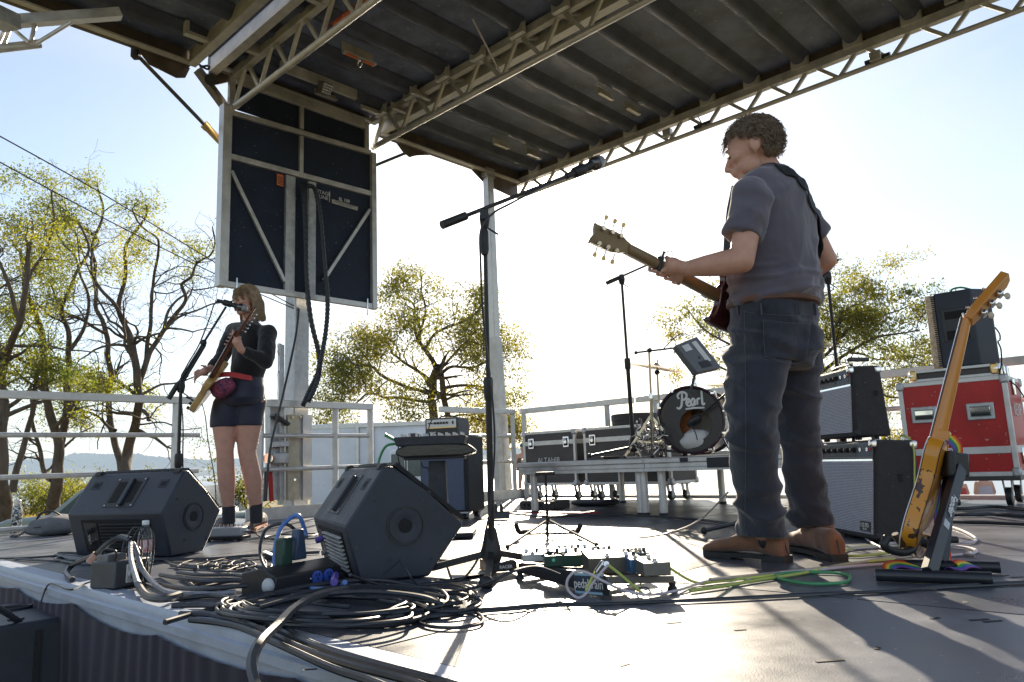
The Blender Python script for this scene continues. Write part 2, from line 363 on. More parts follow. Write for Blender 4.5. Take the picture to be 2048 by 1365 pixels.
# ---------------------------------------------------------------- roof
roof = thing('stage_roof', 'dark mobile stage roof on silver trusses, its underside ribbed, over both musicians', 'stage roof', W(2.7, 3.8, 4.3))
RZ = 4.30; RU0, RU1 = -.9, 6.42
def slab(name, u0, u1, v0, v1, z0, z1, m, p=roof, **k):
    return M().prism([(u0, v0), (u1, v0), (u1, v1), (u0, v1)], W(0, 0, z0), UD, VD, Z*(z1-z0)).obj(name, m, p, **k)
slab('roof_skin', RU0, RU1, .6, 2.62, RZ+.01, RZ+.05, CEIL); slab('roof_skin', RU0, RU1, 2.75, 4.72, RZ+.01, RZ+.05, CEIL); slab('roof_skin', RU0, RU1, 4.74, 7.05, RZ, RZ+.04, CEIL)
ribp = []                                   # flute: rounded downstand with a narrow flange
for k in range(11): q = math.pi*k/10; ribp.append((.055*math.cos(q), -.055-.03*math.sin(q)))
ribp = [(.075, 0)]+ribp+[(-.11, 0)]
proto = {}
for k, u in enumerate(np.arange(6.1, -.9, -.508)):
    for sec, (v0, v1) in enumerate(((.66, 2.6), (2.78, 4.5), (4.78, 6.98))):
        if sec not in proto:
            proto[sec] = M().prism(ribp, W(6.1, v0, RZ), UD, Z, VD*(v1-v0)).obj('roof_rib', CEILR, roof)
            M().bar(W(6.1, v0+.03, RZ-.05), W(6.1, v0+.09, RZ-.05), .15, .1).obj('rib_bracket', ALUD, proto[sec])
            M().bar(W(6.1, v1-.02, RZ-.06), W(6.1, v1+.03, RZ-.06), .17, .12).obj('rib_bracket', ALUD, proto[sec])
        else:
            c = copyobj(proto[sec], roof, UD*(u-6.1))
            for ch in proto[sec].children:
                d = ch.copy(); COL.objects.link(d); d.parent = c; d.matrix_parent_inverse = ch.matrix_parent_inverse.copy()
# end fascia at the mast end: a folded channel that follows the three sections
def fascia(v0, v1, drop, chamf=.0):
    pl = [(v0, RZ+.07), (v1, RZ+.07), (v1, RZ-drop), (v1-.1, RZ-drop-chamf), (v0+.4, RZ-drop-chamf), (v0+.3, RZ-drop), (v0, RZ-drop)] if chamf else [(v0, RZ+.07), (v1, RZ+.07), (v1, RZ-drop), (v0, RZ-drop)]
    M().prism(pl, W(RU1, 0, 0), VD, Z, UD*.05).obj('roof_fascia', mat_fas, roof)
    M().bar(W(RU1-.02, v0, RZ-drop+.01), W(RU1-.02, v1, RZ-drop+.01), .09, .018).obj('fascia_lip', ALUD, roof)
mat_fas = mat('weathered_fascia_metal', (.16, .135, .115), .45, .35, .25, 6, .05, 90, rvar=.1)
fascia(.6, 2.60, .15); fascia(2.78, 4.6, .08); fascia(4.75, 7.05, .17)
M().prism([(2.15, 4.16), (2.62, 4.16), (2.58, 4.05), (2.5, 4.02), (2.26, 4.06), (2.2, 4.12)], W(RU1+.055, 0, 0), VD, Z, UD*.012).obj('hinge_plate', mat_fas, roof)
M().prism([(5.0, 4.15), (5.55, 4.15), (5.3, 4.07), (5.2, 4.02), (5.1, 4.06)], W(RU1+.055, 0, 0), VD, Z, UD*.012).obj('hinge_plate', mat_fas, roof)
M().prism([(6.2, 4.14), (7.05, 4.14), (7.05, 3.98), (6.95, 3.95), (6.45, 4.0)], W(RU1+.055, 0, 0), VD, Z, UD*.012).obj('corner_plate', mat_fas, roof)
for px_, py_ in ((700-0, 0),): pass
# hinge beams (pairs of channels) running the length of the roof
for v_, wd in ((2.60, .045), (2.80, .05), (4.74, .04)):
    M().bar(W(RU0, v_, RZ-.07), W(RU1-.02, v_, RZ-.07), wd, .14).obj('hinge_beam', ALUD, roof)
    M().bar(W(RU0, v_, RZ-.15), W(RU1-.02, v_, RZ-.15), wd+.03, .02).obj('beam_flange', ALUD, roof)
for u in np.arange(5.85, -.5, -1.02):       # short outriggers between the beam and the truss
    M().bar(W(u, 2.86, RZ-.1), W(u, 3.0, RZ-.1), .05, .09).obj('outrigger', ALUD, roof)
    M().prism([(0, 0), (.26, 0), (.26, .03), (.03, .03), (.03, .12), (0, .12)], W(u+.1, 2.36, RZ-.13), VD, Z, UD*.06).obj('angle_bracket', ALUD, roof)
def truss(v, zt, zb, u0, u1, step, rt=.032, rb=.030, name='roof_truss', tv=None, sq=True, lab=None, dbl=0):
    t = bpy.data.objects.new(name, None); COL.objects.link(t); t.location = W(u1, v, zb); par0 = t.location.copy()
    t.parent = roof; t.matrix_parent_inverse = wm(roof).inverted()
    if lab: t['label'] = lab
    if sq: M().bar(W(u0, v, zt), W(u1, v, zt), rt*2, rt*2.4).obj('top_chord', ALUD, t)
    else: M().cyl(W(u0, v, zt), W(u1, v, zt), rt, n=12).obj('top_chord', ALUD, t)
    M().cyl(W(u0, v, zb), W(u1, v, zb), rb, n=14).obj('bottom_chord', ALU, t)
    if dbl:
        M().bar(W(u0, v+dbl, zt), W(u1, v+dbl, zt), .05, .06).obj('top_chord', ALUD, t)
        M().bar(W(u0, v+dbl*.5, zt-.07), W(u1, v+dbl*.5, zt-.07), .035, .035).obj('inner_rail', ALUD, t)
    u = u1-.02; k = 0; first = {}
    while u-step > u0:
        for kk, (a, b) in enumerate(((W(u, v, zb), W(u-step*.42, v, zt)), (W(u-step*.5, v, zt), W(u-step*.98, v, zb)))):
            if kk not in first:
                first[kk] = (M().bar(a, b, .028, .034).obj('web_brace', ALUD, t), u)
            else: copyobj(first[kk][0], t, UD*(u-first[kk][1]))
        if dbl:
            if 2 not in first: first[2] = (M().bar(W(u-step*.45, v, zt), W(u-step*.45, v+dbl, zt), .04).obj('cross_tie', ALUD, t), u); first[3] = (M().bar(W(u-step*.5, v, zt-.02), W(u-step*.9, v+dbl, zt-.02), .03).obj('cross_tie', ALUD, t), u)
            else: copyobj(first[2][0], t, UD*(u-first[2][1])); copyobj(first[3][0], t, UD*(u-first[3][1]))
        u -= step
    return t
t1 = truss(3.0, RZ-.1, 3.86, RU0, 6.38, .50)
t2 = truss(4.6, RZ-.06, 3.93, RU0, 6.38, .50, dbl=.26)
t3 = truss(7.02, RZ-.14, 3.95, RU0, 6.45, .47, rt=.035, rb=.024)
truss(.62, RZ-.14, 3.95, RU0, 6.3, .47, rt=.035, rb=.024)
M().bar(W(RU0, 7.06, RZ-.05), W(RU1, 7.06, RZ-.05), .05, .17).obj('edge_beam', mat_fas, roof)
# stabiliser bar and red-lettered crank tube along the first truss
M().cyl(W(4.72, 3.06, 3.955), W(3.9, 3.06, 3.955), .035, n=12).obj('crank_tube', ALUD, roof)
tt = M().cyl(W(4.71, 3.055, 3.955), W(4.25, 3.055, 3.955), .037, n=12).obj('warning_sticker', ORNG, roof, label='orange lettered warning sticker')
text('sticker_text', 'DANGER  DO NOT OPEN', .05, W(4.48, 3.012, 3.955), -UD, Z, mat('dark_red_print', (.35, .03, .02), .6), tt)
M().cyl(PN(945, 38, Z, 4.2), PN(1003, 152, VD, 4.62), .009, n=8).obj('safety_rod', ALU, roof)
# LED work light on its plate, lifting eye plate, small cleats
q = PN(640, 160, Z, 4.2); u_, v_ = uv(q)
lt = M().bar(W(u_, v_-.42, 4.19), W(u_, v_+.42, 4.19), .04, .10).obj('light_plate', ALUD, roof)
ll = M().box(W(u_-.04, v_+.02, 4.10), (.1, .12, .12), Matrix.Rotation(UA, 3, 'Z') @ Matrix.Rotation(R(25), 3, 'X')).obj('work_light', mat('grey_light_housing', (.2, .2, .2), .4, .4), roof, bev=.006)
for i in range(5):
    for j in range(4):
        c = W(u_-.04, v_+.02, 4.10) + Matrix.Rotation(UA, 3, 'Z') @ Matrix.Rotation(R(25), 3, 'X') @ Vector((-.04+.02*i, -.064, -.04+.025*j))
        M().sph(c, .008, 6, 4).obj('lens', CHROME, ll)
q = PN(716, 108, Z, 4.2); u_, v_ = uv(q)
ep = M().bar(W(u_, v_-.17, 4.2), W(u_, v_+.17, 4.2), .012, .11).bar(W(u_-.03, v_-.17, 4.14), W(u_-.03, v_+.17, 4.14), .06, .012).obj('lifting_plate', ALUD, roof)
M().bar(W(u_-.03, v_-.15, 4.129), W(u_-.03, v_-.03, 4.129), .04, .004).obj('warning_sticker', ORNG, ep); M().bar(W(u_-.03, v_+.03, 4.129), W(u_-.03, v_+.15, 4.129), .04, .004).obj('warning_sticker', ORNG, ep)
M().tube([W(u_-.03, v_, 4.09)+UD*(.035*math.cos(a))+Z*(.035*math.sin(a)) for a in np.linspace(0, 2*math.pi, 17)], .006, 6, cap=False).obj('lifting_ring', CHROME, ep)
for px_, py_ in ((800, 215), (1207, 185), (1262, 215), (1000, 285), (1065, 305), (650, 185), (740, 215), (838, 185)):
    q = PN(px_, py_, Z, 4.22); u_, v_ = uv(q)
    M().bar(W(u_, v_-.12, 4.2), W(u_, v_+.12, 4.2), .012, .09).bar(W(u_-.02, v_-.12, 4.16), W(u_-.02, v_+.12, 4.16), .05, .01).obj('cleat', ALUD, roof)
for px_, py_ in ((1560, 165), (1905, 5), (1340, 270), (1755, 118)):
    q = PN(px_, py_, VD, 7.05); u_, v_ = uv(q); M().box(W(u_, 7.0, q.z), (.07, .1, .09), Matrix.Rotation(UA, 3, 'Z')).obj('cleat', ALU, roof, bev=.006)
for px_, py_, dd in ((1755, 118, .22), (1405, 250, .2)):   # dark clamped latches on the far truss
    q = PN(px_, py_, VD, 7.02); M().cyl(q-UD*dd*.5, q+UD*dd*.5, .022, n=10).obj('latch', BLK, roof)
    M().cyl(q+Z*.25+UD*.1, q, .006, n=6).obj('latch_cable', CEM, roof)
# hydraulic struts
def strut(a, b, mid=.72):
    a = Vector(a); b = Vector(b); c = a.lerp(b, mid)
    M().cyl(a, c, .018, n=12).obj('strut_rod', CHROMEB, roof)
    M().cyl(c, b, .036, n=12).cyl(c-(b-a).normalized()*.03, c+(b-a).normalized()*.02, .042, n=12).obj('strut_cylinder', GOLD, roof)
    M().box(a, (.07, .07, .09)).obj('strut_clevis', BLK, roof, bev=.01)
CHROMEB = mat('dark_polished_rod', (.12, .12, .12), .2, .9)
strut(PN(272, 108, UD, 6.5), PN(462, 305, UD, 6.62)); strut(PN(835, 297, UD, 6.5), PN(700, 352, UD, 6.62), .95)
strut(PN(1207, 40, UD, -.7), PN(1300, 250, UD, -.7))
M().bar(PN(395, 140, UD, 6.5), PN(450, 215, UD, 6.5), .09, .05).obj('hinge_arm', mat_fas, roof); M().cyl(PN(418, 158, UD, 6.6), PN(420, 160, UD, 6.4), .05, n=12).obj('hinge_pin', BLK, roof)
M().prism([(0, 0), (.3, 0), (0, -.18)], W(RU1+.01, 2.78, 4.2), VD, Z, UD*.02).obj('hinge_gusset', mat_fas, roof)
wp = [PN(x, y, UD, 6.47) for x, y in ((300, 85), (330, 100), (352, 105), (372, 122), (395, 128), (412, 138), (430, 140), (422, 132), (400, 134))]
M().tube(spline(wp, 5), .011, 6).obj('hose', CEM, roof)
# stub truss at the upper left corner, banner arm
arm = bpy.data.objects.new('banner_arm', None); COL.objects.link(arm); arm.parent = roof; arm.matrix_parent_inverse = wm(roof).inverted(); arm['label'] = 'short silver truss arm past the roof corner'
a0, a1 = PD(-40, 48, 5.0), PD(138, 36, 5.35); a2 = PD(240, 28, 5.55)
M().bar(a0, a2, .075, .07).obj('top_chord', ALU, arm)
b0, b1 = PD(-40, 102, 5.0), PD(80, 88, 5.25); M().tube([b0, b1], .03, 14).obj('bottom_chord', ALU, arm)
for x0, y0, x1, y1 in ((-8, 96, 12, 55), (5, 96, 20, 58), (58, 86, 22, 55), (62, 84, 70, 50), (72, 88, 142, 45)):
    M().cyl(PD(x0, y0, 5.15), PD(x1, y1, 5.2), .014, n=8).obj('web_brace', ALU, arm)
M().bar(PD(-30, 22, 4.9), PD(26, 48, 5.1), .14, .1).obj('end_bracket', STEEL, arm)

# ---------------------------------------------------------------- wall panel hanging by the mast
wallp = thing('wall_panel', 'dark blue wall panel in a silver frame hanging from the roof behind the singer', 'wall panel', W(6.4, 3.75, 2.12))
def wbar(v0, z0, v1, z1, wd=.05, th=.045, off=0., m=ALU, nm='frame_bar'):
    return M().bar(W(6.385-off, v0, z0), W(6.385-off, v1, z1), th, wd, up=(Vector((0, 0, 1)) if abs(v1-v0) > abs(z1-z0)*.2 else VD)).obj(nm, m, wallp, bev=.003)
M().prism([(2.93, 2.16), (4.58, 2.16), (4.58, 3.84), (2.93, 3.84)], W(6.395, 0, 0), VD, Z, UD*.012).obj('panel_board', NAVY, wallp)
M().prism([(3.02, 3.86), (4.5, 3.86), (4.5, 4.2), (3.02, 4.2)], W(6.395, 0, 0), VD, Z, UD*.012).obj('panel_board', NAVY, wallp)
wbar(2.93, 2.1, 2.93, 3.86, .085, .1); wbar(4.6, 2.1, 4.6, 3.86, .06, .07)
wbar(2.97, 2.13, 4.57, 2.13, .055, .05); wbar(2.97, 3.80, 4.57, 3.86, .05, .05); wbar(2.97, 3.36, 4.57, 3.385, .055, .05)
wbar(3.72, 3.4, 3.72, 3.79, .04); wbar(3.72, 3.87, 3.72, 4.12, .04)
wbar(2.98, 3.87, 2.98, 4.2, .06); wbar(4.52, 3.87, 4.52, 4.2, .05); wbar(3.02, 4.17, 4.49, 4.17, .11, .05, m=ALUD)
wbar(2.99, 3.22, 3.55, 2.24, .035, .03, .012, nm='diagonal_brace'); wbar(4.55, 3.2, 3.98, 2.32, .035, .03, .012, nm='diagonal_brace')
wbar(3.60, 2.14, 3.60, 3.33, .10, .05, .002, STEEL, 'centre_post'); wbar(3.84, 2.14, 3.84, 3.33, .085, .05, .002, STEEL, 'centre_post')
for v_ in (3.06, 4.5): wbar(v_, 2.02, v_, 2.2, .016, .016, .03, CHROME, 'locking_pin')
st = M().bar(W(6.375, 3.49, 3.2), W(6.375, 3.49, 3.32), .004, .07, up=VD).obj('warning_sticker', ORNG, wallp, label='small orange warning sticker')
for i in range(5): M().bar(W(6.372, 3.465, 3.22+.018*i), W(6.372, 3.52, 3.22+.018*i), .002, .006).obj('print_line', BLK, st)
lb = M().bar(W(6.378, 4.08, 3.185), W(6.378, 4.40, 3.175), .004, .045).obj('name_plate', mat('pale_sticker', (.5, .5, .48), .6), wallp)
text('plate_text', 'MOBILE STAGE / SCENE MOBILE', .018, W(6.374, 4.24, 3.19), VD, Z, BLK, lb); text('plate_text', 'stageline.com  1 800 267 8243', .013, W(6.374, 4.24, 3.172), VD, Z, BLK, lb)
text('model_text', 'SL 100', .05, W(6.39, 4.24, 3.235), VD, Z, PRINT, wallp, bold=.001)
text('brand_text', 'STAGE', .055, W(6.39, 3.99, 3.255), VD, Z, PRINT, wallp); text('brand_text', 'LINE', .055, W(6.39, 3.99, 3.205), VD, Z, PRINT, wallp)
M().bar(W(6.39, 4.06, 3.17), W(6.39, 4.06, 3.29), .003, .006, up=VD).obj('print_line', PRINT, wallp)
# mast and its base machinery
mast = thing('mast', 'thick galvanised steel mast carrying the roof beside the guard rail', 'mast', W(6.62, 3.55, GZ))
mu = 6.62
M().bar(PN(590, 1010, UD, mu)+Z*-1.0, PN(600, 160, UD, mu), .2, .16, up=VD).obj('mast_tube', STEEL, mast, bev=.01)
def mbar(x0, y0, x1, y1, w_, t_=.06, du=0., m=STEEL, nm='mast_plate'): return M().bar(PN(x0, y0, UD, mu+du), PN(x1, y1, UD, mu+du), t_, w_, up=VD).obj(nm, m, mast, bev=.004)
mbar(562, 690, 562, 1010, .05, .05, -.06); mbar(612, 830, 612, 1000, .10, .06, -.1, ALU); mbar(585, 830, 585, 1000, .12, .05, -.11, mat('cream_painted_steel', (.55, .5, .38), .5, .2, .2, 10))
mbar(548, 800, 550, 1000, .14, .1, .0, STEEL, 'winch_housing'); mbar(545, 830, 575, 850, .03, .1, -.1, BLK, 'bracket'); mbar(540, 890, 572, 888, .05, .12, -.1, STEEL, 'bracket')
M().cyl(PN(536, 917, UD, 6.48), PN(537, 918, UD, 6.6), .045, n=16).obj('pulley', CHROME, mast); M().box(PN(562, 917, UD, 6.5), (.13, .1, .1)).obj('winch_motor', STEEL, mast, bev=.01)
mbar(540, 940, 543, 1003, .035, .03, -.14, RED, 'red_lever'); mbar(532, 940, 530, 1003, .03, .03, -.1, BLK, 'cable_cover')
for x, y in ((586, 835), (602, 834), (590, 960)): M().cyl(PN(x, y, UD, 6.5), PN(x, y, UD, 6.46), .012, n=8).obj('bolt', CHROME, mast)
hk = [PN(x, y, UD, 6.55) for x, y in ((563, 700), (563, 690), (556, 689), (556, 705), (560, 715), (559, 740), (555, 752), (556, 790), (560, 830))]
M().tube(spline(hk, 4), .008, 6).obj('release_rod', CHROME, mast)
# guy lines to the mast and the cable bundles falling in front of it
def cable(name, pts, r, m, label=None, cat='cable', group=None, parent=None, n=6, res=6):
    mb = M().tube(spline(pts, res), r, n)
    return mb.obj(name, m, parent, label, None if parent else cat, group)
p_ = PN(598, 618, UD, 6.5)
cable('guy_line', [PD(-60, 240, 5.5), PD(200, 385, 6.6), PD(438, 530, 7.6), p_], .006, BLK, 'upper of two thin black lines slanting down across the sky behind the panel', 'cable')
cable('guy_line', [PD(-60, 292, 5.5), PD(200, 433, 6.6), PD(438, 552, 7.6), p_-Z*.02], .006, BLK, 'lower of two thin black lines slanting down across the sky behind the panel', 'cable')
cable('tie_rope', [p_, PN(590, 680, UD, 6.45), PN(566, 790, UD, 6.3), PN(540, 900, UD, 6.3), PN(532, 1000, UD, 6.3)], .011, BLK, 'black rope tied round the mast and dropping behind the singer', 'rope')
def braid(name, pts, r, label):
    P = spline(pts, 26); mb = M(); rs = [r*(1+.13*math.sin(i*1.7)) for i in range(len(P))]; mb.tube(P, rs, 9)
    return mb.obj(name, CEM, None, label, 'cable', 'braided cable bundles hanging from the wall panel')
braid('cable_bundle', [PN(x, y, UD, 6.28) for x, y in ((604, 368), (608, 400), (611, 480), (613, 560), (622, 640), (638, 710), (636, 745), (620, 780), (606, 812))], .024, 'left one of two thick braided black cable bundles hanging down the wall panel')
braid('cable_bundle', [PN(x, y, UD, 6.22) for x, y in ((612, 372), (630, 380), (641, 440), (648, 520), (655, 600), (652, 660), (642, 720), (636, 760), (617, 804))], .023, 'right one of two thick braided black cable bundles hanging down the wall panel')
# corner post at the far corner
post = thing('corner_post', 'silver telescoping roof post leaning at the far corner of the stage', 'post', W(6.6, 6.85, 0))
pt, pm, pb = PN(976, 352, UD, 6.42), PN(990, 690, UD, 6.52), W(6.62, 6.9, .03)
pb = PN(1012, 985, UD, 6.62)
M().bar(pt, pm, .10, .10, up=VD).obj('upper_tube', ALU, post, bev=.006); M().bar(pm-(pt-pm).normalized()*-.1, pb, .125, .125, up=VD).obj('lower_tube', ALUD, post, bev=.006)
M().box(pb-Z*.02, (.22, .2, .03), Matrix.Rotation(UA, 3, 'Z')).obj('foot_plate', STEEL, post); M().box(pt+Z*.03, (.16, .1, .12), Matrix.Rotation(UA, 3, 'Z')).obj('head_bracket', STEEL, post)

# ---------------------------------------------------------------- guard rails
def rail(label, u0, v0, u1, v1, posts, group='aluminium guard rails round the stage', over=(0, 0), rows=(.76, .45), top=1.06):
    t = thing('guard_rail', label, 'guard rail', W(u0, v0, 0), group)
    A, B = W(u0, v0, 0), W(u1, v1, 0); d = (B-A); L = d.length; d.normalize()
    M().bar(A-d*.02+Z*top, B+d*over[1]+Z*top, .06, .065).obj('top_rail', ALU, t, bev=.004)
    for z in rows: M().cyl(A-d*over[0]+Z*z, B+d*over[1]+Z*z, .021, n=12).obj('rail_tube', ALU, t)
    for s_ in posts:
        p = A+d*s_; M().bar(p+Z*-.05, p+Z*(top-.032), .055, .055).obj('post', ALUD, t, bev=.004)
    return t
rail('silver guard rail left of the singer, in front of the bare trees', 7.05, .69, 7.05, 2.93, (.02, 2.15), over=(0, .13), rows=(.80, .464, .056), top=1.125)
rail('silver guard rail right of the singer, in front of the mast', 6.4, 3.32, 6.4, 4.58, (.02, .82, 1.24), over=(0, 0))
rail('short silver guard rail piece behind the bass amplifier', 6.42, 5.55, 6.42, 6.75, (.85, 1.17))
rail('silver guard rail behind the two black road cases', 6.38, 6.82, 4.72, 6.82, (.06, 1.35), over=(0, .05))
rail('silver guard rail behind the cymbal stand', 4.6, 6.82, 2.75, 6.82, (.22, 1.6))
rail('silver guard rail behind the amplifiers and the red case', 2.6, 6.85, .5, 6.85, (.1, 1.75))
# ---------------------------------------------------------------- helpers for gear
def yaw2(A, B): d = Vector(B)-Vector(A); return math.atan2(d.y, d.x)
class L:                                     # local builder: everything made through it is baked to the thing's frame
    def __init__(s, name, label, cat, loc, yaw=0, group=None, tilt=None):
        s.m = frame(loc, yaw, tilt); s.t = thing(name, label, cat, loc, group)
    def add(s, mb, name, m, parent=None, bev=0, label=None, smooth=True):
        return bake(mb, s.m).obj(name, m, parent or s.t, label, bev=bev, smooth=smooth)
    def text(s, name, body, size, loc, ex, ey, m, parent=None, **k):
        r3 = s.m.to_3x3(); return text(name, body, size, s.m @ Vector(loc), r3 @ Vector(ex), r3 @ Vector(ey), m, parent or s.t, **k)
X = Vector((1, 0, 0)); Y = Vector((0, 1, 0))
GRILL = mat('perforated_grille', (.03, .03, .033), .5, .4, .2, 50, .5, 600)
HOLE = mat('dark_recess', (.008, .008, .01), .8)  # near-black: flat recess plates carry the shade of a hollow as colour

# ---------------------------------------------------------------- floor wedges
def wedge(label, x, y, yaw, w_, pf, handle_y=.5, backlit=0):
    g = L('floor_monitor', label, 'monitor speaker', (x, y, 0), yaw, 'black floor monitor speakers')
    my, mz, ty, tz, fy, fz, by = pf
    poly = [(0, 0), (my, mz), (ty, tz), (ty+.035, tz+.004), ((ty+fy)/2+.018, (tz+fz)/2+.014), (fy, fz), (by, 0)]
    t_ = .012
    g.add(M().prism(poly, (0, 0, .004), Y, Z, X*w_), 'cabinet', CAB, bev=.009)
    # grille on the far sloping side
    a, b = Vector((0, ty+.05, tz+.01)), Vector((0, fy+.006, fz+.02)); 
    g.add(M().prism([(.03, 0), (w_-.03, 0), (w_-.03, 1), (.03, 1)], a, X, b-a, (0, .012, .012)), 'grille', GRILL)
    # frame of the back (upper rear) face
    o = Vector((0, my, mz)); e = Vector((0, ty-my, tz-mz)); H = e.length; e.normalize(); nrm_ = X.cross(e).normalized(); 
    def pt(a, h, d=0): return o + X*(a*w_) + e*(h*H) + nrm_*d
    def rect(a0, a1, h0, h1, d0, th): return M().prism([(a0*w_, h0*H), (a1*w_, h0*H), (a1*w_, h1*H), (a0*w_, h1*H)], o+nrm_*d0, X, e, nrm_*th)
    hp = g.add(rect(.34, .66, .16, .88, .001, .004), 'handle_plate', BLK, bev=.003)
    g.add(rect(.375, .49, .27, .78, .0045, .002), 'handle_recess', HOLE, hp); g.add(rect(.55, .62, .27, .78, .0045, .002), 'handle_recess', HOLE, hp)
    g.add(M().bar(pt(.52, .2, .012), pt(.52, .84, .012), .028, .02, up=nrm_), 'handle_bar', CAB, hp, bev=.005)
    for a in (.36, .5, .64):
        for h in (.2, .84): g.add(M().cyl(pt(a, h, .004), pt(a, h, .008), .005, n=8), 'screw', STEEL, hp)
    for a in (.13, .85):
        c = g.add(rect(a-.045, a+.045, .62, .82, .0005, .004), 'fly_point', BLKM, bev=.002); g.add(rect(a-.02, a+.03, .66, .76, .0045, .001), 'recess', HOLE, c)
    # back plate with fins and sockets on the lower rear face
    o2 = Vector((0, 0, .004)); e2 = Vector((0, my, mz)); H2 = e2.length; e2.normalize(); n2 = X.cross(e2).normalized()
    def rect2(a0, a1, h0, h1, d0, th): return M().prism([(a0*w_, h0*H2), (a1*w_, h0*H2), (a1*w_, h1*H2), (a0*w_, h1*H2)], o2+n2*d0, X, e2, n2*th)
    bp_ = g.add(rect2(.14, .86, .1, .86, .001, .003), 'back_plate', HOLE)
    for k in range(9): g.add(rect2(.34, .84, .16+k*.075, .185+k*.075, .004, .012), 'cooling_fin', backlit and ALUD or BLKM, bp_)  # backlit wedge: light on the fins put in as paler metal
    sp = g.add(rect2(.17, .31, .18, .8, .004, .004), 'socket_panel', BLK, bp_)
    p = o2+X*(.24*w_)+e2*(.62*H2)+n2*.01
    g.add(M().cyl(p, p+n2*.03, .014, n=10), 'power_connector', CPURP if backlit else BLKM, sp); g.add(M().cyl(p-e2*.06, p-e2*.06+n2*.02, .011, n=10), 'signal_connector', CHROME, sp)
    g.text('panel_text', 'PULSE', .022, o2+X*(.205*w_)+e2*(.5*H2)+n2*.0085, e2, -X, PRINT, sp)
    # pole socket cup on the end face
    cy, cz = (by+my)/2+.07, .2
    g.add(M().lathe([(.075, 0), (.075, .003), (.07, .003), (.07, .0)], (w_+.0005, cy, cz), X, 28, ring=True), 'cup_ring', BLK)
    g.add(M().lathe([(.064, 0), (.064, .0035), (.03, .0035), (.026, .001)], (w_+.001, cy, cz), X, 28), 'pole_cup', CAB)
    g.add(M().lathe([(.026, 0), (.026, .0045), (.001, .0045)], (w_+.001, cy, cz), X, 20), 'cup_hole', HOLE)
    for dy, dz in ((-.12, .1), (.1, -.13), (-.06, -.12), (.1, .12)): g.add(M().cyl((w_, cy+dy, cz+dz), (w_+.003, cy+dy, cz+dz), .006, n=8), 'screw', BLKM)
    for k in range(26): g.add(M().box((.04+k*(w_-.08)/25, ty+.02, tz+.005), (.011, .016, .01)), 'grille_tooth', BLKM)
    for a in (.05, w_-.05): g.add(M().cyl((a-.02, ty+.01, tz), (a+.02, ty+.01, tz), .02, n=12), 'corner_foot', RUB)
    return g
PF = (-.066, .215, .082, .425, .375, .20, .25)
wedge('black wedge monitor on the left, plastic bottle and grey power box before it', -2.468, 4.244, -.338, .665, (-.074, .232, .075, .444, .368, .215, .238))
wedge('black wedge monitor in the middle, tipped over the heap of coiled cables', -.888, 3.49, -1.146, .71, (-.057, .208, .09, .421, .412, .185, .266), backlit=1)

# ---------------------------------------------------------------- microphone stands
def mic(g, tip, d, s=1.0, body=BLK, parent=None):
    d = Vector(d).normalized(); tip = Vector(tip)
    h = M().lathe([(.0115*s, 0), (.012*s, .02*s), (.017*s, .13*s), (.019*s, .135*s)], tip, d, 16).obj('microphone', body, parent)
    M().lathe([(.019*s, .135*s), (.025*s, .142*s), (.0265*s, .158*s), (.0265*s, .166*s)], tip, d, 18).obj('mic_collar', CHROMEB, h)
    M().lathe([(.0262*s, .166*s), (.0255*s, .18*s), (.019*s, .194*s), (.008*s, .2*s)], tip, d, 18).obj('mic_grille', mat_micg, h)
    M().lathe([(.0185*s, .04*s), (.0205*s, .045*s), (.0215*s, .09*s), (.02*s, .095*s)], tip, d, 14).obj('mic_clip', RUB, h)
mat_micg = mat('steel_mesh', (.35, .36, .38), .35, .8, .3, 300, .5, 900)
def tripod(name, label, base, top, boom0, boom1, legs, r=.011, low=.16, legl=.32, thick=1., cw=True, group='tripod microphone stands', lowh=.03, m=BLK, hubr=None, foot=1.):
    hr_ = hubr or r
    base = Vector(base); top = Vector(top); t = thing(name, label, 'microphone stand', base, group)
    mid = base.lerp(top, .52)
    M().tube([base+Z*lowh, base.lerp(top, .5)], r*1.28, 12).obj('lower_tube', m, t); M().tube([base.lerp(top, .45), top], r*.85, 12).obj('upper_tube', m, t)
    M().lathe([(r*1.6, -.045), (r*1.9, -.03), (r*1.9, .03), (r*1.5, .045)], mid, (top-base).normalized(), 14).obj('height_clutch', RUB, t)
    hub = base+Z*(low)
    M().lathe([(hr_*1.3, .062*thick), (hr_*1.7, .055*thick), (hr_*2.9, -.005*thick), (hr_*3.2, -.03*thick), (hr_*2.0, -.055*thick)], hub, Z, 18).obj('leg_hub', RUB, t)
    for a in legs:
        d = Vector((math.cos(a), math.sin(a), 0)); e = base+d*legl+Z*.014
        lg = M().bar(hub+d*hr_*1.6-Z*.02, e, .016*thick, .020*thick).obj('leg', m, t)
        M().sph(e+Z*.004*foot, (.019*foot, .019*foot, .017*foot), 12, 8).obj('rubber_foot', RUB, lg)
    hd = M().lathe([(r*1.5, -.05), (r*1.7, -.04), (r*2.1, -.01), (r*1.7, .02)], top, (top-base).normalized(), 14).obj('boom_joint', RUB, t)
    if boom0 is not None:
        b0, b1 = Vector(boom0), Vector(boom1); d = (b1-b0).normalized()
        M().cyl(b0, b1, .008, n=10).obj('boom', m, t)
        if cw: M().cyl(b0-d*.005, b0+d*.11, .0165, n=14).obj('counterweight', RUB, t)
        M().box(top, (.035, .05, .05)).obj('knob_block', RUB, hd, bev=.008)
        M().cyl(top-Z*.05+_R*.012, top-Z*.075+_R*.05, .004, n=6).obj('clamp_lever', m, hd)
    return t
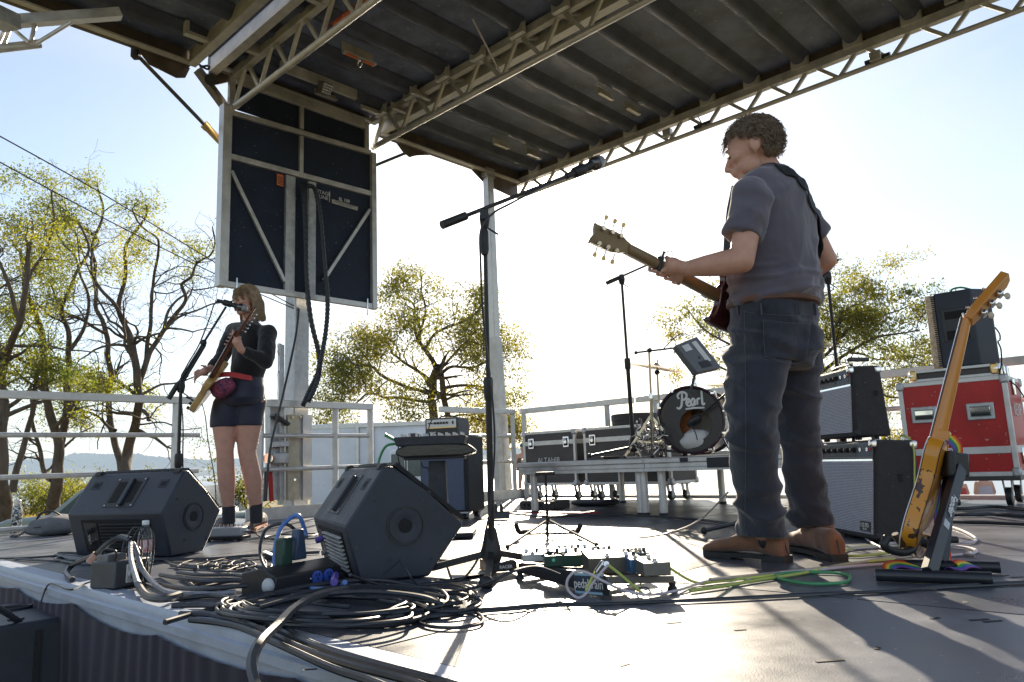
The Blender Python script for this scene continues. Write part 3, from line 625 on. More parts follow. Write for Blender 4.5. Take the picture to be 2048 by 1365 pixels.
# tall boom stand in the middle of the stage, its microphone against the sun
b = FP(985, 1150); dB = (b-CAMP).dot(_F); tp = PD(969, 432, dB)
ta = tripod('boom_stand', 'tallest black boom microphone stand, centre stage, its boom rising into the sun', b, tp, PD(886, 450, dB-.05), PD(1136, 352, dB+.3), (R(-92), R(172), R(28)), r=.0098, low=.10, legl=.31, thick=1.25, hubr=.0125, foot=1.4)
M().lathe([(.010, 0), (.0165, .02), (.0165, .09), (.012, .11)], PD(968, 455, dB), -Z, 14).obj('clutch_sleeve', RUB, ta)
e = PD(1136, 352, dB+.3); d_ = (PD(1212, 318, dB+.42)-e)
mic(None, e-d_*.05, d_, 1.15, BLK, ta)
cable('mic_cable', [e, PD(1090, 372, dB+.2), PD(1020, 408, dB), PD(985, 428, dB-.02), PD(962, 460, dB-.04), PD(961, 520, dB-.04), PD(967, 640, dB-.03), PD(985, 800, dB-.04), PD(989, 900, dB-.04), PD(981, 1010, dB-.05), PD(972, 1060, dB-.06), PD(960, 1110, dB-.05), FP(925, 1158, .012), FP(880, 1160, .01)], .0042, CEM, 'black cable clipped down the tall centre boom stand', 'cable')
# singer's stand
b = FP(372, 1052); dS = 4.75
b = PD(356, 948, dS); b.z = 0
ts = tripod('boom_stand', 'black boom microphone stand leaning to the singer, behind the left monitor', b, PD(362, 770, dS), PD(338, 797, dS-.04), PD(452, 614, dS+.12), (R(-40), R(90), R(200)), r=.0125)
M().cyl(PD(362, 770, dS), PD(410, 690, dS+.06), .011, n=10).obj('boom_sleeve', BLK, ts); M().sph(PD(407, 686, dS+.05), .022, 8, 6).obj('boom_clutch', RUB, ts)
mic(None, PD(434, 601, dS+.14), PD(484, 616, dS+.17)-PD(434, 601, dS+.14), 1.0, BLK, ts)
cable('mic_cable', [PD(436, 602, dS+.14), PD(428, 610, dS+.12), PD(418, 640, dS+.09), PD(398, 690, dS+.05), PD(372, 735, dS), PD(361, 765, dS-.03), PD(366, 850, dS-.02), PD(366, 945, dS-.02), FP(372, 1048, .01)], .0042, CEM, 'thin black cable hanging from the singer\'s microphone along its stand', 'cable')
cable('guitar_lead', [PD(400, 795, 5.2), PD(410, 830, 5.15), PD(416, 880, 5.15), PD(428, 950, 5.15), PD(432, 1000, 5.15), PD(430, 1040, 5.1), FP(432, 1078, .01), FP(445, 1082, .01)], .0035, CEM, 'black lead dropping from the singer\'s guitar to the pedals by her shoes', 'cable')
# stand on the riser
b = PD(1266, 880, 5.75); b.z = .44
tm = tripod('boom_stand', 'black boom microphone stand on the drum riser left of the bass drum', b, PD(1243, 556, 5.7), PD(1215, 566, 5.65), PD(1300, 528, 5.85), (R(-160), R(-20), R(80)), r=.0125, low=.09, legl=.38)
# stand behind the man
b = PD(1690, 905, 4.9); b.z = 0
tq = tripod('boom_stand', 'black boom microphone stand behind the guitarist, above the stacked amplifiers', b, PD(1655, 553, 4.7), PD(1640, 563, 4.65), PD(1676, 520, 4.8), (R(0), R(120), R(240)), r=.012)

# ---------------------------------------------------------------- folding guitar stand, empty, centre
b = FP(1097, 1072); t = thing('guitar_stand', 'empty folding black guitar stand with two padded arms, centre of the stage', 'guitar stand', b)
dG = (b-CAMP).dot(_F)
M().cyl(PD(1096, 1075, dG), PD(1091, 950, dG), .008, n=10).obj('column', BLK, t); M().box(PD(1090, 948, dG), (.115, .05, .022)).obj('head_pad', RUB, t, bev=.008)
for x, y, dd in ((1015, 1094, -.45), (1193, 1090, -.45), (1098, 1052, .3)):
    lg = M().cyl(PD(1096, 1040, dG), FP(x, y, .01) if dd < 0 else b+Vector((0, .3, .012)), .0075, n=8).obj('leg', BLK, t); M().sph(FP(x, y, .012) if dd < 0 else b+Vector((0, .3, .012)), .012, 8, 5).obj('foot', RUB, lg)
M().cyl(PD(1050, 1069, dG-.15), PD(1144, 1067, dG-.15), .006, n=8).obj('cross_brace', BLK, t)
for s_, x in ((-1, 1036), (1, 1157)):
    M().tube(spline([PD(1096, 1036, dG), PD(1096+(x-1096)*.45, 1056, dG-.08), PD(x-s_*12, 1064, dG-.14), PD(x-s_*2, 1064, dG-.16), PD(x+s_*4, 1050, dG-.18)], 5), [.006]*9+[.014]*12, 8).obj('yoke_arm', RUB, t)
M().cyl(PD(1094, 1022, dG), PD(1094, 1006, dG), .016, n=10).obj('collar', RUB, t)

# ---------------------------------------------------------------- flight cases
def castor(g, x, y, zt, r_=.045, parent=None, ang=.5, rm=RUB):
    c = g.add(M().box((x, y, zt-.006), (.09, .08, .012)), 'castor', STEEL)
    g.add(M().bar((x-.028, y, zt-.01), (x-.02, y+.02, r_), .006, .045, up=Y).bar((x+.028, y, zt-.01), (x+.02, y+.02, r_), .006, .045, up=Y), 'castor_fork', STEEL, c)
    g.add(M().cyl((x-.018, y+.02, r_), (x+.018, y+.02, r_), r_, n=20), 'wheel', rm, c); g.add(M().cyl((x-.02, y+.02, r_), (x+.02, y+.02, r_), r_*.5, n=14), 'wheel_hub', CHROME, c)
def flightcase(name, label, loc, yaw, w_, d_, h_, z0, m, lids=(.72,), handles=(), latches=(), group=None, ed=.03, wheels=True, wr=.045, catname='flight case'):
    g = L(name, label, catname, loc, yaw, group)
    g.add(M().box((0, d_/2, z0+h_/2), (w_-.01, d_-.01, h_-.01)), 'case_panel', m)
    for x in (-1, 1):
        for y in (0, 1): g.add(M().box((x*(w_/2-ed/2), y*(d_-ed)+ed/2, z0+h_/2), (ed, ed, h_)), 'edge_profile', ALU, bev=.003)
    for z in (z0+ed/2, z0+h_-ed/2):
        for y in (0, 1): g.add(M().box((0, y*(d_-ed)+ed/2, z), (w_-2*ed, ed-.002, ed)), 'edge_profile', ALU, bev=.003)
        for x in (-1, 1): g.add(M().box((x*(w_/2-ed/2), d_/2, z), (ed-.002, d_-2*ed, ed)), 'edge_profile', ALU, bev=.003)
    for f in lids:
        z = z0+h_*f
        g.add(M().box((0, .003, z), (w_-2*ed, .012, .05)), 'lid_profile', ALU, bev=.002); g.add(M().box((w_/2-.003, d_/2, z), (.012, d_-2*ed, .05)), 'lid_profile', ALU, bev=.002); g.add(M().box((-w_/2+.003, d_/2, z), (.012, d_-2*ed, .05)), 'lid_profile', ALU, bev=.002)
    for x in (-1, 1):
        for z in (z0, z0+h_):
            for y in (0, 1): 
                c = g.add(M().box((x*(w_/2-.016), y*d_+(.014 if y == 0 else -.014), z+(.026 if z == z0 else -.026)), (.055, .055, .065)), 'corner_cap', STEEL, bev=.014)
    for x, z in handles:
        hp = g.add(M().box((x, -.002, z), (.17, .012, .12)), 'handle_dish', STEEL, bev=.008)
        g.add(M().box((x, -.0095, z), (.125, .004, .075)), 'dish_recess', mat_dish, hp); g.add(M().box((x, -.016, z-.02), (.115, .014, .022)), 'handle_grip', RUB, hp, bev=.005)
        g.add(M().box((x, -.013, z+.014), (.12, .006, .036)), 'handle_bail', CHROME, hp, bev=.003)
    for x, z in latches:
        lp = g.add(M().box((x, -.006, z), (.085, .01, .12)), 'latch_plate', CHROME, bev=.008)
        g.add(M().box((x, -.012, z), (.055, .004, .085)), 'latch_recess', HOLE, lp); g.add(M().cyl((x, -.012, z), (x, -.02, z), .02, n=14).box((x, -.022, z), (.036, .006, .008)), 'butterfly', CHROME, lp)
        g.add(M().box((x, -.018, z+.03), (.03, .012, .03)), 'hasp', STEEL, lp, bev=.004)
    if wheels:
        for x in (-1, 1):
            for y in (.12, d_-.1): castor(g, x*(w_/2-.1), y, z0, wr)
    return g
mat_dish = mat('dish_steel', (.18, .22, .2), .4, .6)
BLKP = mat('black_laminate', (.065, .055, .055), .45, 0, .15, 6, .05, 200)
# two black cases behind the riser
vq = 6.42
def PV(px, py, v=vq): return PN(px, py, VD, v)
A, Bc = PV(1050, 985), PV(1152, 985); ya = UA - math.pi/2
YC = math.atan2(-UD.y, -UD.x)            # local +x along -u (to the right), local +y along +v
c1 = (PV(1050, 985)+PV(1155, 985))/2; c1.z = 0; w1 = (PV(1050, 985)-PV(1155, 985)).length
zt1 = PV(1100, 862).z
flightcase('road_case', 'left of two black wheeled road cases behind the drum riser, white lettering half hidden', c1, YC, w1, .5, zt1-.16, .16, BLKP, (.78,), (), ((-w1*.33, zt1-.135), (w1*.34, zt1-.135)), 'black road cases behind the riser')
g1 = frame(c1, YC); r3 = g1.to_3x3()
tcase = [o for o in COL.objects if o.name.startswith('road_case')][-1]
text('case_lettering', 'ALTAHIR', .085, g1 @ Vector((.0, -.004, .44)), r3 @ X, Z, PRINT, tcase)
c2 = (PV(1172, 985)+PV(1345, 985))/2; c2.z = 0; w2 = (PV(1172, 985)-PV(1345, 985)).length
flightcase('road_case', 'right of two black wheeled road cases, with the flat drum case on its lid', c2, YC, w2, .5, zt1-.16, .16, BLKP, (.78,), (), ((-w2*.38, zt1-.135), (w2*.2, zt1-.135)), 'black road cases behind the riser')
fc = L('drum_case', 'flat round black drum case lying on the right road case', 'drum case', c2+VD*.25+Z*(zt1+.002), YC)
fc.add(M().lathe([(.235, 0), (.245, .006), (.245, .05), (.25, .052), (.25, .11), (.24, .12), (.02, .122)], (-.02, 0, 0), Z, 40), 'case_shell', mat('black_fibre_case', (.04, .035, .035), .6, 0, .2, 12))
fc.add(M().lathe([(.2475, .056), (.2535, .057), (.2535, .064), (.2475, .065)], (-.02, 0, 0), Z, 40, ring=True), 'binding', BLK); fc.add(M().box((.1, -.225, .06), (.04, .02, .02)), 'buckle', CHROME, bev=.004)
# red case with a flat case and loudspeaker on top
RA, RB = PD(1842, 975, 5.45), PD(2016, 963, 5.1)
RA.z = RB.z = 0
yr = yaw2(RA, RB); wr_ = .70; zr1 = .97
cr_ = RA.lerp(RB, .5); 
RL = flightcase('road_case', 'big red wheeled road case on the right, under the loudspeaker', cr_, yr, wr_, .62, .70, .205, RED, (.26,), ((-.19, .66), (.17, .66)), (), None, ed=.032, wr=.062)
RL.text('case_lettering', 'KEXP', .13, (wr_/2+.002, .3, .66), (0, 1, 0), Z, PRINT); RL.text('case_lettering', 'ADEN', .06, (wr_/2+.002, .36, .36), (0, 1, 0), Z, PRINT)
for z in (.34, .84): 
    lp = RL.add(M().box((wr_/2+.004, .26, z if z < .5 else .83), (.01, .08, .12)), 'latch_plate', CHROME, bev=.006)
RL.add(M().box((0, .31, .19), (wr_, .62, .03)), 'base_board', BLKP)
f2 = L('flat_case', 'shallow black flight case with silver edges between the red case and the loudspeaker', 'flight case', RL.m @ Vector((.02, .04, .906)), yr)
f2.add(M().box((0, .27, .045), (.56, .5, .085)), 'case_panel', BLKP)
for z in (.012, .078): f2.add(M().box((0, .015, z), (.56, .03, .022)), 'edge_profile', ALU, bev=.003); f2.add(M().box((.273, .27, z), (.022, .48, .022)), 'edge_profile', ALU, bev=.003)
for x in (-.27, .27): f2.add(M().sph((x, .02, .05), (.035, .03, .035), 10, 8), 'ball_corner', CHROME); f2.add(M().box((x*.97, .01, .05), (.05, .035, .08)), 'corner_plate', GOLD, bev=.01)
for y in (.1, .25, .38): f2.add(M().box((.287, y, .05), (.01, .06, .09)), 'latch', CHROME, bev=.005)
f3 = L('loudspeaker', 'upright black loudspeaker with a silver lit grille edge, on the cases at the right', 'loudspeaker', RL.m @ Vector((.10, .06, .995)), yr+.0)
pl = [(-.145, 0), (.1, 0), (.2, .14), (.17, .36), (-.13, .36)]
f3.add(M().prism(pl, (0, 0, 0), X, Y, Z*.565), 'cabinet', CAB, bev=.012)
gp = [(-.147, -.004), (-.135, .36), (-.175, .35), (-.215, .25), (-.225, .12), (-.20, .0)]
f3.add(M().prism(gp, (0, 0, .01), X, Y, Z*.545), 'grille', translucent(mat('painted_sunlit_grille', (.62, .57, .5), .5, .1, .35, 60, .8, 500), .5), bev=.004)  # pale translucent colour stands in for sunlight coming through the perforations
for k in range(34): f3.add(M().box((-.15, -.003, .02+k*.0157), (.02, .012, .009)), 'grille_tooth', CAB)
for z, h in ((.385, .06), (.235, .07)): f3.add(M().box((-.01, -.001, z), (.15, .008, h)), 'handle_recess', HOLE, bev=.004)
f3.add(M().box((-.01, .0, .31), (.19, .006, .24)), 'handle_plate', BLK, bev=.004)
cable('speaker_cable', [f3.m @ Vector(p) for p in ((-.04, .1, .568), (-.03, .1, .595), (.02, .1, .60), (.06, .12, .59), (.1, .2, .575))], .008, CGREEN, 'green cable looped over the top of the right loudspeaker', 'cable')
cable('speaker_cable', [PD(1990, 655, 5.2), PD(1999, 668, 5.2), PD(2000, 680, 5.2), PD(1996, 684, 5.2), PD(2002, 700, 5.2), PD(2003, 730, 5.2), PD(2000, 750, 5.25), PD(2030, 770, 5.2), PD(2052, 800, 5.1)], .005, CEM, 'thin dark cable down the side of the right loudspeaker', 'cable')

# ---------------------------------------------------------------- guitar amplifiers
GRC = mat('silver_grille_cloth', (.42, .43, .47), .7, .1, .35, 90, 0)
def weave(m, s=1.0):
    n = m.node_tree.nodes; l = m.node_tree.links; b = n['Principled BSDF']; t = n.new('ShaderNodeTexCoord')
    w1_ = n.new('ShaderNodeTexWave'); w1_.bands_direction = 'Z'; w1_.inputs['Scale'].default_value = 42*s; w1_.inputs['Distortion'].default_value = .6; w1_.inputs['Detail'].default_value = 1
    w2_ = n.new('ShaderNodeTexNoise'); w2_.inputs['Scale'].default_value = 160*s; w2_.inputs['Detail'].default_value = 1
    mu = n.new('ShaderNodeMath'); mu.operation = 'MULTIPLY'; l.new(t.outputs['Object'], w1_.inputs['Vector']); l.new(t.outputs['Object'], w2_.inputs['Vector'])
    l.new(w1_.outputs['Fac'], mu.inputs[0]); l.new(w2_.outputs['Fac'], mu.inputs[1]); r = n.new('ShaderNodeMixRGB'); c = b.inputs['Base Color'].default_value
    r.inputs['Color1'].default_value = (c[0]*.55, c[1]*.55, c[2]*.6, 1); r.inputs['Color2'].default_value = (min(1, c[0]*2.1), min(1, c[1]*2.1), min(1, c[2]*2.1), 1)
    l.new(mu.outputs[0], r.inputs['Fac']); l.new(r.outputs[0], b.inputs['Base Color'])
    bp = n.new('ShaderNodeBump'); bp.inputs['Strength'].default_value = .4; bp.inputs['Distance'].default_value = .002; l.new(mu.outputs[0], bp.inputs['Height']); l.new(bp.outputs[0], b.inputs['Normal']); return m
weave(GRC); GRB = weave(mat('blue_grey_grille_cloth', (.10, .13, .19), .75, 0, .2, 90), 1.1)
def combo(name, label, loc, yaw, w_, d_, h_, controls=True, badge='', lean=0., dark=False, grp=None, zrot=None):
    g = L(name, label, 'amplifier', loc, yaw, grp, Matrix.Rotation(lean, 4, 'X'))
    # side profile tapers slightly toward the top
    g.add(M().prism([(0, 0), (d_, 0), (d_-.02, h_), (.03, h_)], (-w_/2, 0, 0), Y, Z, X*w_), 'cabinet', TOLEX, bev=.012)
    hp_ = .085 if controls else .03
    n_ = Vector((0, -1, .03/h_*1.)).normalized()
    def fr(x0, x1, z0, z1, off, th): 
        sl_ = .03/h_
        return M().add([(x0, z0*sl_-off, z0), (x1, z0*sl_-off, z0), (x1, z1*sl_-off, z1), (x0, z1*sl_-off, z1), (x0, z0*sl_-off-th, z0), (x1, z0*sl_-off-th, z0), (x1, z1*sl_-off-th, z1), (x0, z1*sl_-off-th, z1)], [(0,1,2,3),(7,6,5,4),(0,4,5,1),(1,5,6,2),(2,6,7,3),(3,7,4,0)])
    g.add(fr(-w_/2+.02, w_/2-.02, .025, h_-hp_-.01, .001, .004), 'grille_cloth', GRC)
    g.add(fr(-w_/2+.02, w_/2-.02, h_-hp_-.014, h_-hp_-.004, .003, .004), 'piping', CHROME)
    if controls:
        cp = g.add(fr(-w_/2+.02, w_/2-.02, h_-hp_, h_-.012, .001, .006), 'control_panel', mat('grey_control_panel', (.12, .125, .14), .4, .3))
        sec = g.add(fr(-w_/2+.03, w_/2-.17, h_-hp_+.008, h_-.02, .0075, .001), 'panel_field', BLK, cp); g.add(fr(w_/2-.16, w_/2-.03, h_-hp_+.008, h_-.02, .0075, .001), 'panel_field', mat('blue_panel_field', (.05, .07, .11), .4), cp)
        for k in range(8):
            x = -w_/2+.06+k*(w_-.12)/7.; z = h_-.045; y = z*.03/h_-.008
            if k < 6: g.add(M().cyl((x, y, z), (x, y-.008, z), .013, n=14).cyl((x, y-.008, z), (x, y-.02, z), .009, .008, n=12), 'knob', BLK, cp); g.add(M().box((x, y-.021, z+.003), (.002, .002, .01)), 'knob_mark', PRINT, cp)
            else: g.add(M().lathe([(.009, 0), (.009, .005), (.005, .005), (.005, .001)], (x, y, z), -Y, 12), 'jack', CHROME, cp)
        g.add(M().sph((w_/2-.035, h_*.03/h_-.012, h_-.045), .007, 8, 6), 'pilot_jewel', mat('red_jewel', (.6, .04, .03), .2), cp)
    if badge:
        bd = g.add(fr(w_/2-.13, w_/2-.035, .035, .08, .006, .003), 'badge', BLK)
        g.text('badge_text', badge, .026, (w_/2-.082, -.0075, .062), X, Z, PRINT, bd, bold=.0006)
    for x in (-1, 1):
        for z in (.02, h_-.02): g.add(M().box((x*(w_/2-.012), .02, z), (.03, .035, .035)), 'corner_cap', CHROME if z > .1 else BLKM, bev=.01)
        g.add(M().box((x*(w_/2-.012), d_-.03, h_-.02), (.03, .04, .035)), 'corner_cap', CHROME, bev=.01)
        for y in (.05, d_-.05): g.add(M().cyl((x*(w_/2-.06), y, -.014), (x*(w_/2-.06), y, .001), .016, n=10), 'foot', RUB)
    g.add(M().tube(spline([(-.1, d_/2, h_), (-.09, d_/2, h_+.022), (0, d_/2, h_+.027), (.09, d_/2, h_+.022), (.1, d_/2, h_)], 4), .009, 8, flat=.5), 'handle', RUB)
    g.add(M().prism([(.055, h_*.62), (.05, h_*.7), (.075, h_*.7), (.07, h_*.62)], (w_/2+.001, .07, -.02), Y, Z, X*.002), 'side_mark', HOLE)
    return g
qa, qb = FP(1752, 1082, .014), FP(1600, 1052, .014); dn = (qb-qa).normalized()
AW = .58; ya_ = yaw2(qb, qa); ac = qa + dn*AW/2; 
A2 = combo('guitar_amplifier', 'lower black guitar amplifier with silver grille cloth and knobs, behind the guitarist\'s boots', ac, ya_, AW, .235, .455, True, '112 FD', lean=R(-3))
A2.text('badge_text', 'BLUES', .014, (AW/2-.082, -.0075, .045), X, Z, PRINT)
p0 = A2.m @ Vector((AW/2-.08, .02, .50))
A1 = combo('guitar_amplifier', 'upper black guitar amplifier with silver grille cloth, stacked on the lower one', A2.m @ Vector((-.185, .05, .474)), ya_+R(1), .46, .19, .355, True, '')
M().box(A1.m @ Vector((.12, .12, .40)), (.12, .03, .02), Matrix.Rotation(.3, 3, 'Z')).obj('small_pedal', BLK, None, 'small dark object lying on top of the upper guitar amplifier', 'effects pedal', bev=.004)
cable('amp_cable', [A2.m @ Vector(p) for p in ((.17, .26, .47), (.2, .2, .478), (.24, .2, .475), (.297, .2, .42), (.30, .19, .25), (.305, .18, .1), (.33, .16, .0), (.4, .1, -.005))], .004, CGRN, 'thin yellow-green cable over the side of the lower guitar amplifier', 'cable')
cable('amp_cable', [A2.m @ Vector(p) for p in ((.28, .28, .40), (.34, .3, .41), (.4, .26, .38), (.43, .22, .28), (.45, .2, .1), (.47, .2, .0))], .004, CEM, 'thin black cable looping from behind the lower guitar amplifier', 'cable')
foot = thing('small_floor_stand', 'black tilted stand leg on the floor left of the guitarist\'s boots', 'stand', FP(1410, 1062)); 
M().cyl(FP(1408, 1062, .02), FP(1500, 1040, .05), .012, n=10).obj('leg', BLK, foot); M().sph(FP(1408, 1062, .02), .02, 8, 6).obj('rubber_foot', RUB, foot)

# bass rig
yb = -.33; cb = Vector((-.62, 5.72, .0))
qa = FP(939, 1040, .0)
cbx = qa + Vector((math.cos(yb+math.pi), math.sin(yb+math.pi), 0))*.21
BR = L('bass_cabinet', 'tall dark bass cabinet with blue-grey ribbed grille, beside the centre monitor', 'speaker cabinet', cbx, yb)
BR.add(M().box((0, .17, .36), (.42, .34, .60)), 'cabinet', TOLEX, bev=.012); BR.add(M().box((-.01, -.003, .345), (.37, .012, .54)), 'grille', GRB)
for x in (-1, 1):
    for y in (.05, .29): castor(BR, x*.15, y, .06, .024)
    for z in (.085, .635): BR.add(M().box((x*.195, .02, z), (.035, .04, .035)), 'corner_cap', BLKM, bev=.01)
BH = L('bass_amplifier', 'small bass amplifier head with silver knob panel on the bass cabinet', 'amplifier', BR.m @ Vector((-.02, .02, .662)), yb+.05)
BH.add(M().box((0, .13, .075), (.29, .26, .145)), 'cabinet', mat('grey_tolex', (.13, .13, .14), .6, 0, .15, 40, .5, 500), bev=.01)
BH.add(M().box((0, -.001, .075), (.27, .004, .128)), 'front_recess', BLK)
cp = BH.add(M().box((0, -.004, .102), (.255, .006, .062)), 'control_panel', mat('silver_panel', (.62, .61, .62), .35, .4)); BH.add(M().box((0, -.0045, .068), (.255, .005, .01)), 'trim_strip', GOLD)
for k in range(7): x = -.105+k*.026; BH.add(M().cyl((x, -.006, .104), (x, -.02, .104), .0095 if k > 1 else .006, n=12), 'knob', BLK, cp)
BH.add(M().box((.1, -.008, .104), (.014, .005, .026)), 'rocker_switch', BLK, cp)
bd = BH.add(M().box((-.085, -.004, .032), (.1, .004, .028)), 'badge', BLK); BH.text('badge_text', 'Ampeg', .026, (-.085, -.0065, .031), X, Z, PRINT, bd, shear=.3, bold=.0005)
BH.add(M().tube(spline([(-.07, .13, .147), (-.05, .13, .165), (.05, .13, .165), (.07, .13, .147)], 4), .006, 8), 'handle', RUB)
for x in (-.11, .11):
    for y in (.04, .22): BH.add(M().cyl((x, y, -.014), (x, y, .003), .012, n=8), 'foot', RUB)
cable('head_cable', [PD(867, 880, 5.45), PD(858, 868, 5.4), PD(858, 855, 5.4), PD(864, 840, 5.4), PD(871, 832, 5.45)], .004, CEM, 'short black cable at the left of the bass amplifier head', 'cable')
# mixer on its stand in front of the bass rig
dM = 4.55; KB = thing('mixer_stand', 'dark upright stand with a thick padded top carrying the mixer', 'stand', FP(880, 1075))
c = PD(877, 905, dM); u2 = Matrix.Rotation(-.12, 3, 'Z')
M().prism([(-.05, 0), (.05, 0), (.075, -.75), (-.075, -.75)], PD(875, 922, dM)-Y*.04, X, Z, Y*.08).obj('column', BLKM, KB, bev=.006)
M().box(PD(880, 1080, dM)*1.0 if False else Vector((PD(878, 922, dM).x, PD(878, 922, dM).y, .02)), (.42, .4, .03)).obj('base_plate', BLKM, KB, bev=.008)
pp = [(-.235, 0), (-.225, -.02), (-.19, -.035), (.17, -.035), (.235, -.02), (.245, 0), (.2, .035), (.1, .045), (-.16, .045), (-.22, .02)]
M().prism(pp, PD(873, 903, dM)-Y*.14, X, Z, Y*.28).obj('padded_top', mat('shiny_black_vinyl', (.02, .02, .02), .22, 0, .2, 8, .1, 50), KB, bev=.012)
M().box(PD(872, 916, dM), (.36, .24, .02)).obj('top_bracket', BLKM, KB, bev=.003)
KM = thing('mixer', 'dark sound mixer with small knobs lying on the padded stand', 'mixer', PD(870, 890, dM))
M().prism([(-.215, .045), (-.2, .0), (.2, .0), (.215, .04), (.215, .055), (-.215, .055)], PD(864, 892, dM)-Y*.13, X, Z, Y*.26).obj('body', BLKM, KM, bev=.006)
for i in range(9):
    for j in range(3): p = PD(864, 892, dM)+Vector((-.17+i*.045, -.1+j*.09, .062)); M().cyl(p-Z*.006, p+Z*.012, .008, n=8).obj('knob', ALUD, KM)
M().box(PD(828, 872, dM), (.06, .04, .03)).obj('fader_block', BLK, KM, bev=.004)
mic_l = thing('gooseneck_lead', 'dark plug and lead sticking out left of the mixer', 'cable', PD(800, 885, dM))
M().cyl(PD(770, 870, dM), PD(800, 886, dM), .011, .009, n=10).obj('plug', CGREEN, mic_l); M().tube(spline([PD(800, 886, dM), PD(790, 888, dM), PD(772, 893, dM), PD(760, 915, dM), PD(755, 945, dM), PD(758, 990, dM)], 6), .008, 8).obj('lead', CGREEN, mic_l)
cable('mixer_cable', [PD(798, 888, dM), PD(796, 905, dM), PD(800, 930, dM), PD(826, 960, dM), PD(828, 985, dM)], .004, CEM, 'thin black cable hanging below the left end of the mixer', 'cable')
cable('mixer_cable', [PD(842, 925, dM), PD(846, 935, dM), PD(856, 938, dM), PD(858, 960, dM), PD(855, 990, dM)], .004, CEM, 'thin black cable hanging below the middle of the mixer', 'cable')

# ---------------------------------------------------------------- drum riser and kit
RZt = .425
riser = thing('drum_riser', 'low aluminium-edged drum riser on round legs behind the guitarist', 'drum riser', W(3.2, 5.3, 0))
vf = 4.66
_a, _b = FP(1058, 1026), FP(1300, 1031); rd = (_b-_a).normalized(); rn = Vector((-rd.y, rd.x, 0)); rn = rn if rn.y > 0 else -rn
_k = rn.dot(_a)-.08; PA, PB, PC = [PN(x, 920, rn, _k) for x in (1036, 1288, 1470)]
for _p in (PA, PB, PC): _p.z = RZt; LA = (PB-PA).length; LB = 1.25
RDEP = 1.5
for nm, o, w_ in (('a', PA, LA-.005), ('b', PB, LB)):
    M().prism([(0, 0), (w_, 0), (w_, RDEP), (0, RDEP)], o-Z*.006, rd, rn, Z*.006).obj('riser_board', mat('riser_board', (.07, .065, .06), .45, 0, .3, 4, .1, 200), riser)
    M().prism([(0, 0), (-.012, -.01), (-.012, -.035), (.004, -.045), (.004, -.07), (-.008, -.078), (-.008, -.1), (.05, -.1), (.05, 0)], o-Z*.001, rn, Z, rd*w_).obj('riser_rail', ALU, riser)
    M().prism([(0, 0), (-.012, -.01), (-.012, -.035), (.004, -.045), (.004, -.07), (-.008, -.078), (-.008, -.1), (.05, -.1), (.05, 0)], o-Z*.001+rd*.0, rd, Z, rn*RDEP).obj('riser_rail', ALU, riser)
    M().bar(o+rn*RDEP-Z*.05, o+rn*RDEP+rd*w_-Z*.05, .04, .1).obj('riser_rail', ALU, riser)
    for a, b_ in ((.1, .08), (w_-.06 if nm == 'a' else .09, .08), (.1, RDEP-.1), (w_-.1, RDEP-.1), (w_-.1, .08)):
        if nm == 'b' and a == .1 and b_ == .08: continue
        p = o+rd*a+rn*b_; lg = M().cyl(Vector((p.x, p.y, .015)), Vector((p.x, p.y, RZt-.1)), .03, n=16).obj('leg', ALU, riser); M().cyl(Vector((p.x, p.y, 0)), Vector((p.x, p.y, .02)), .034, n=14).obj('foot_cap', RUB, lg)
M().prism([(.52, -.015), (.86, -.015), (.86, -.085), (.52, -.085)], PB-rn*.014, rd, Z, rn*-.004).obj('label_patch', BLKM, riser)
M().box(PB-rn*.014+rd*.34-Z*.025, (.06, .012, .03), Matrix.Rotation(yaw2(PA, PC), 3, 'Z')).obj('lock_slot', BLKM, riser)
def onr(px, py, h=0): return PN(px, py, Z, RZt+h)
# bass drum
dK = 5.55; kc = PD(1381, 835, dK); kr = .245
kn = (CAMP-kc); kn.z = 0; kn.normalize(); kn = (Matrix.Rotation(R(-14), 3, 'Z') @ kn)
kx = Z.cross(kn).normalized(); kz = RZt+kr+.02; kc.z = kz
BD = thing('bass_drum', 'dark purple bass drum with a black front head and white script name, on the riser', 'bass drum', Vector((kc.x, kc.y, RZt)))
PURP = mat('dark_plum_shell', (.045, .018, .028), .25, 0, .2, 5, coat=.4); HEADM = mat('black_drumhead', (.022, .018, .02), .35, 0, .3, 4, .05, 60)
M().lathe([(kr-.008, 0), (kr-.002, 0), (kr-.002, -.4), (kr-.008, -.4)], kc, kn, 48, ring=True).obj('shell', PURP, BD)
M().lathe([(kr-.004, -.008), (kr+.012, -.008), (kr+.014, .016), (kr+.004, .02), (kr-.008, .012)], kc, kn, 48, ring=True).obj('front_hoop', PURP, BD)
M().lathe([(kr-.01, .002), (kr+.0, .006), (kr-.006, .012)], kc, kn, 48, ring=True).obj('rim_highlight', CHROMEB, BD)  # highlight along the hoop, put in as a thin polished ring
M().lathe([(kr-.004, -.4), (kr+.012, -.4), (kr+.012, -.43), (kr-.004, -.43)], kc, kn, 48, ring=True).obj('rear_hoop', PURP, BD)
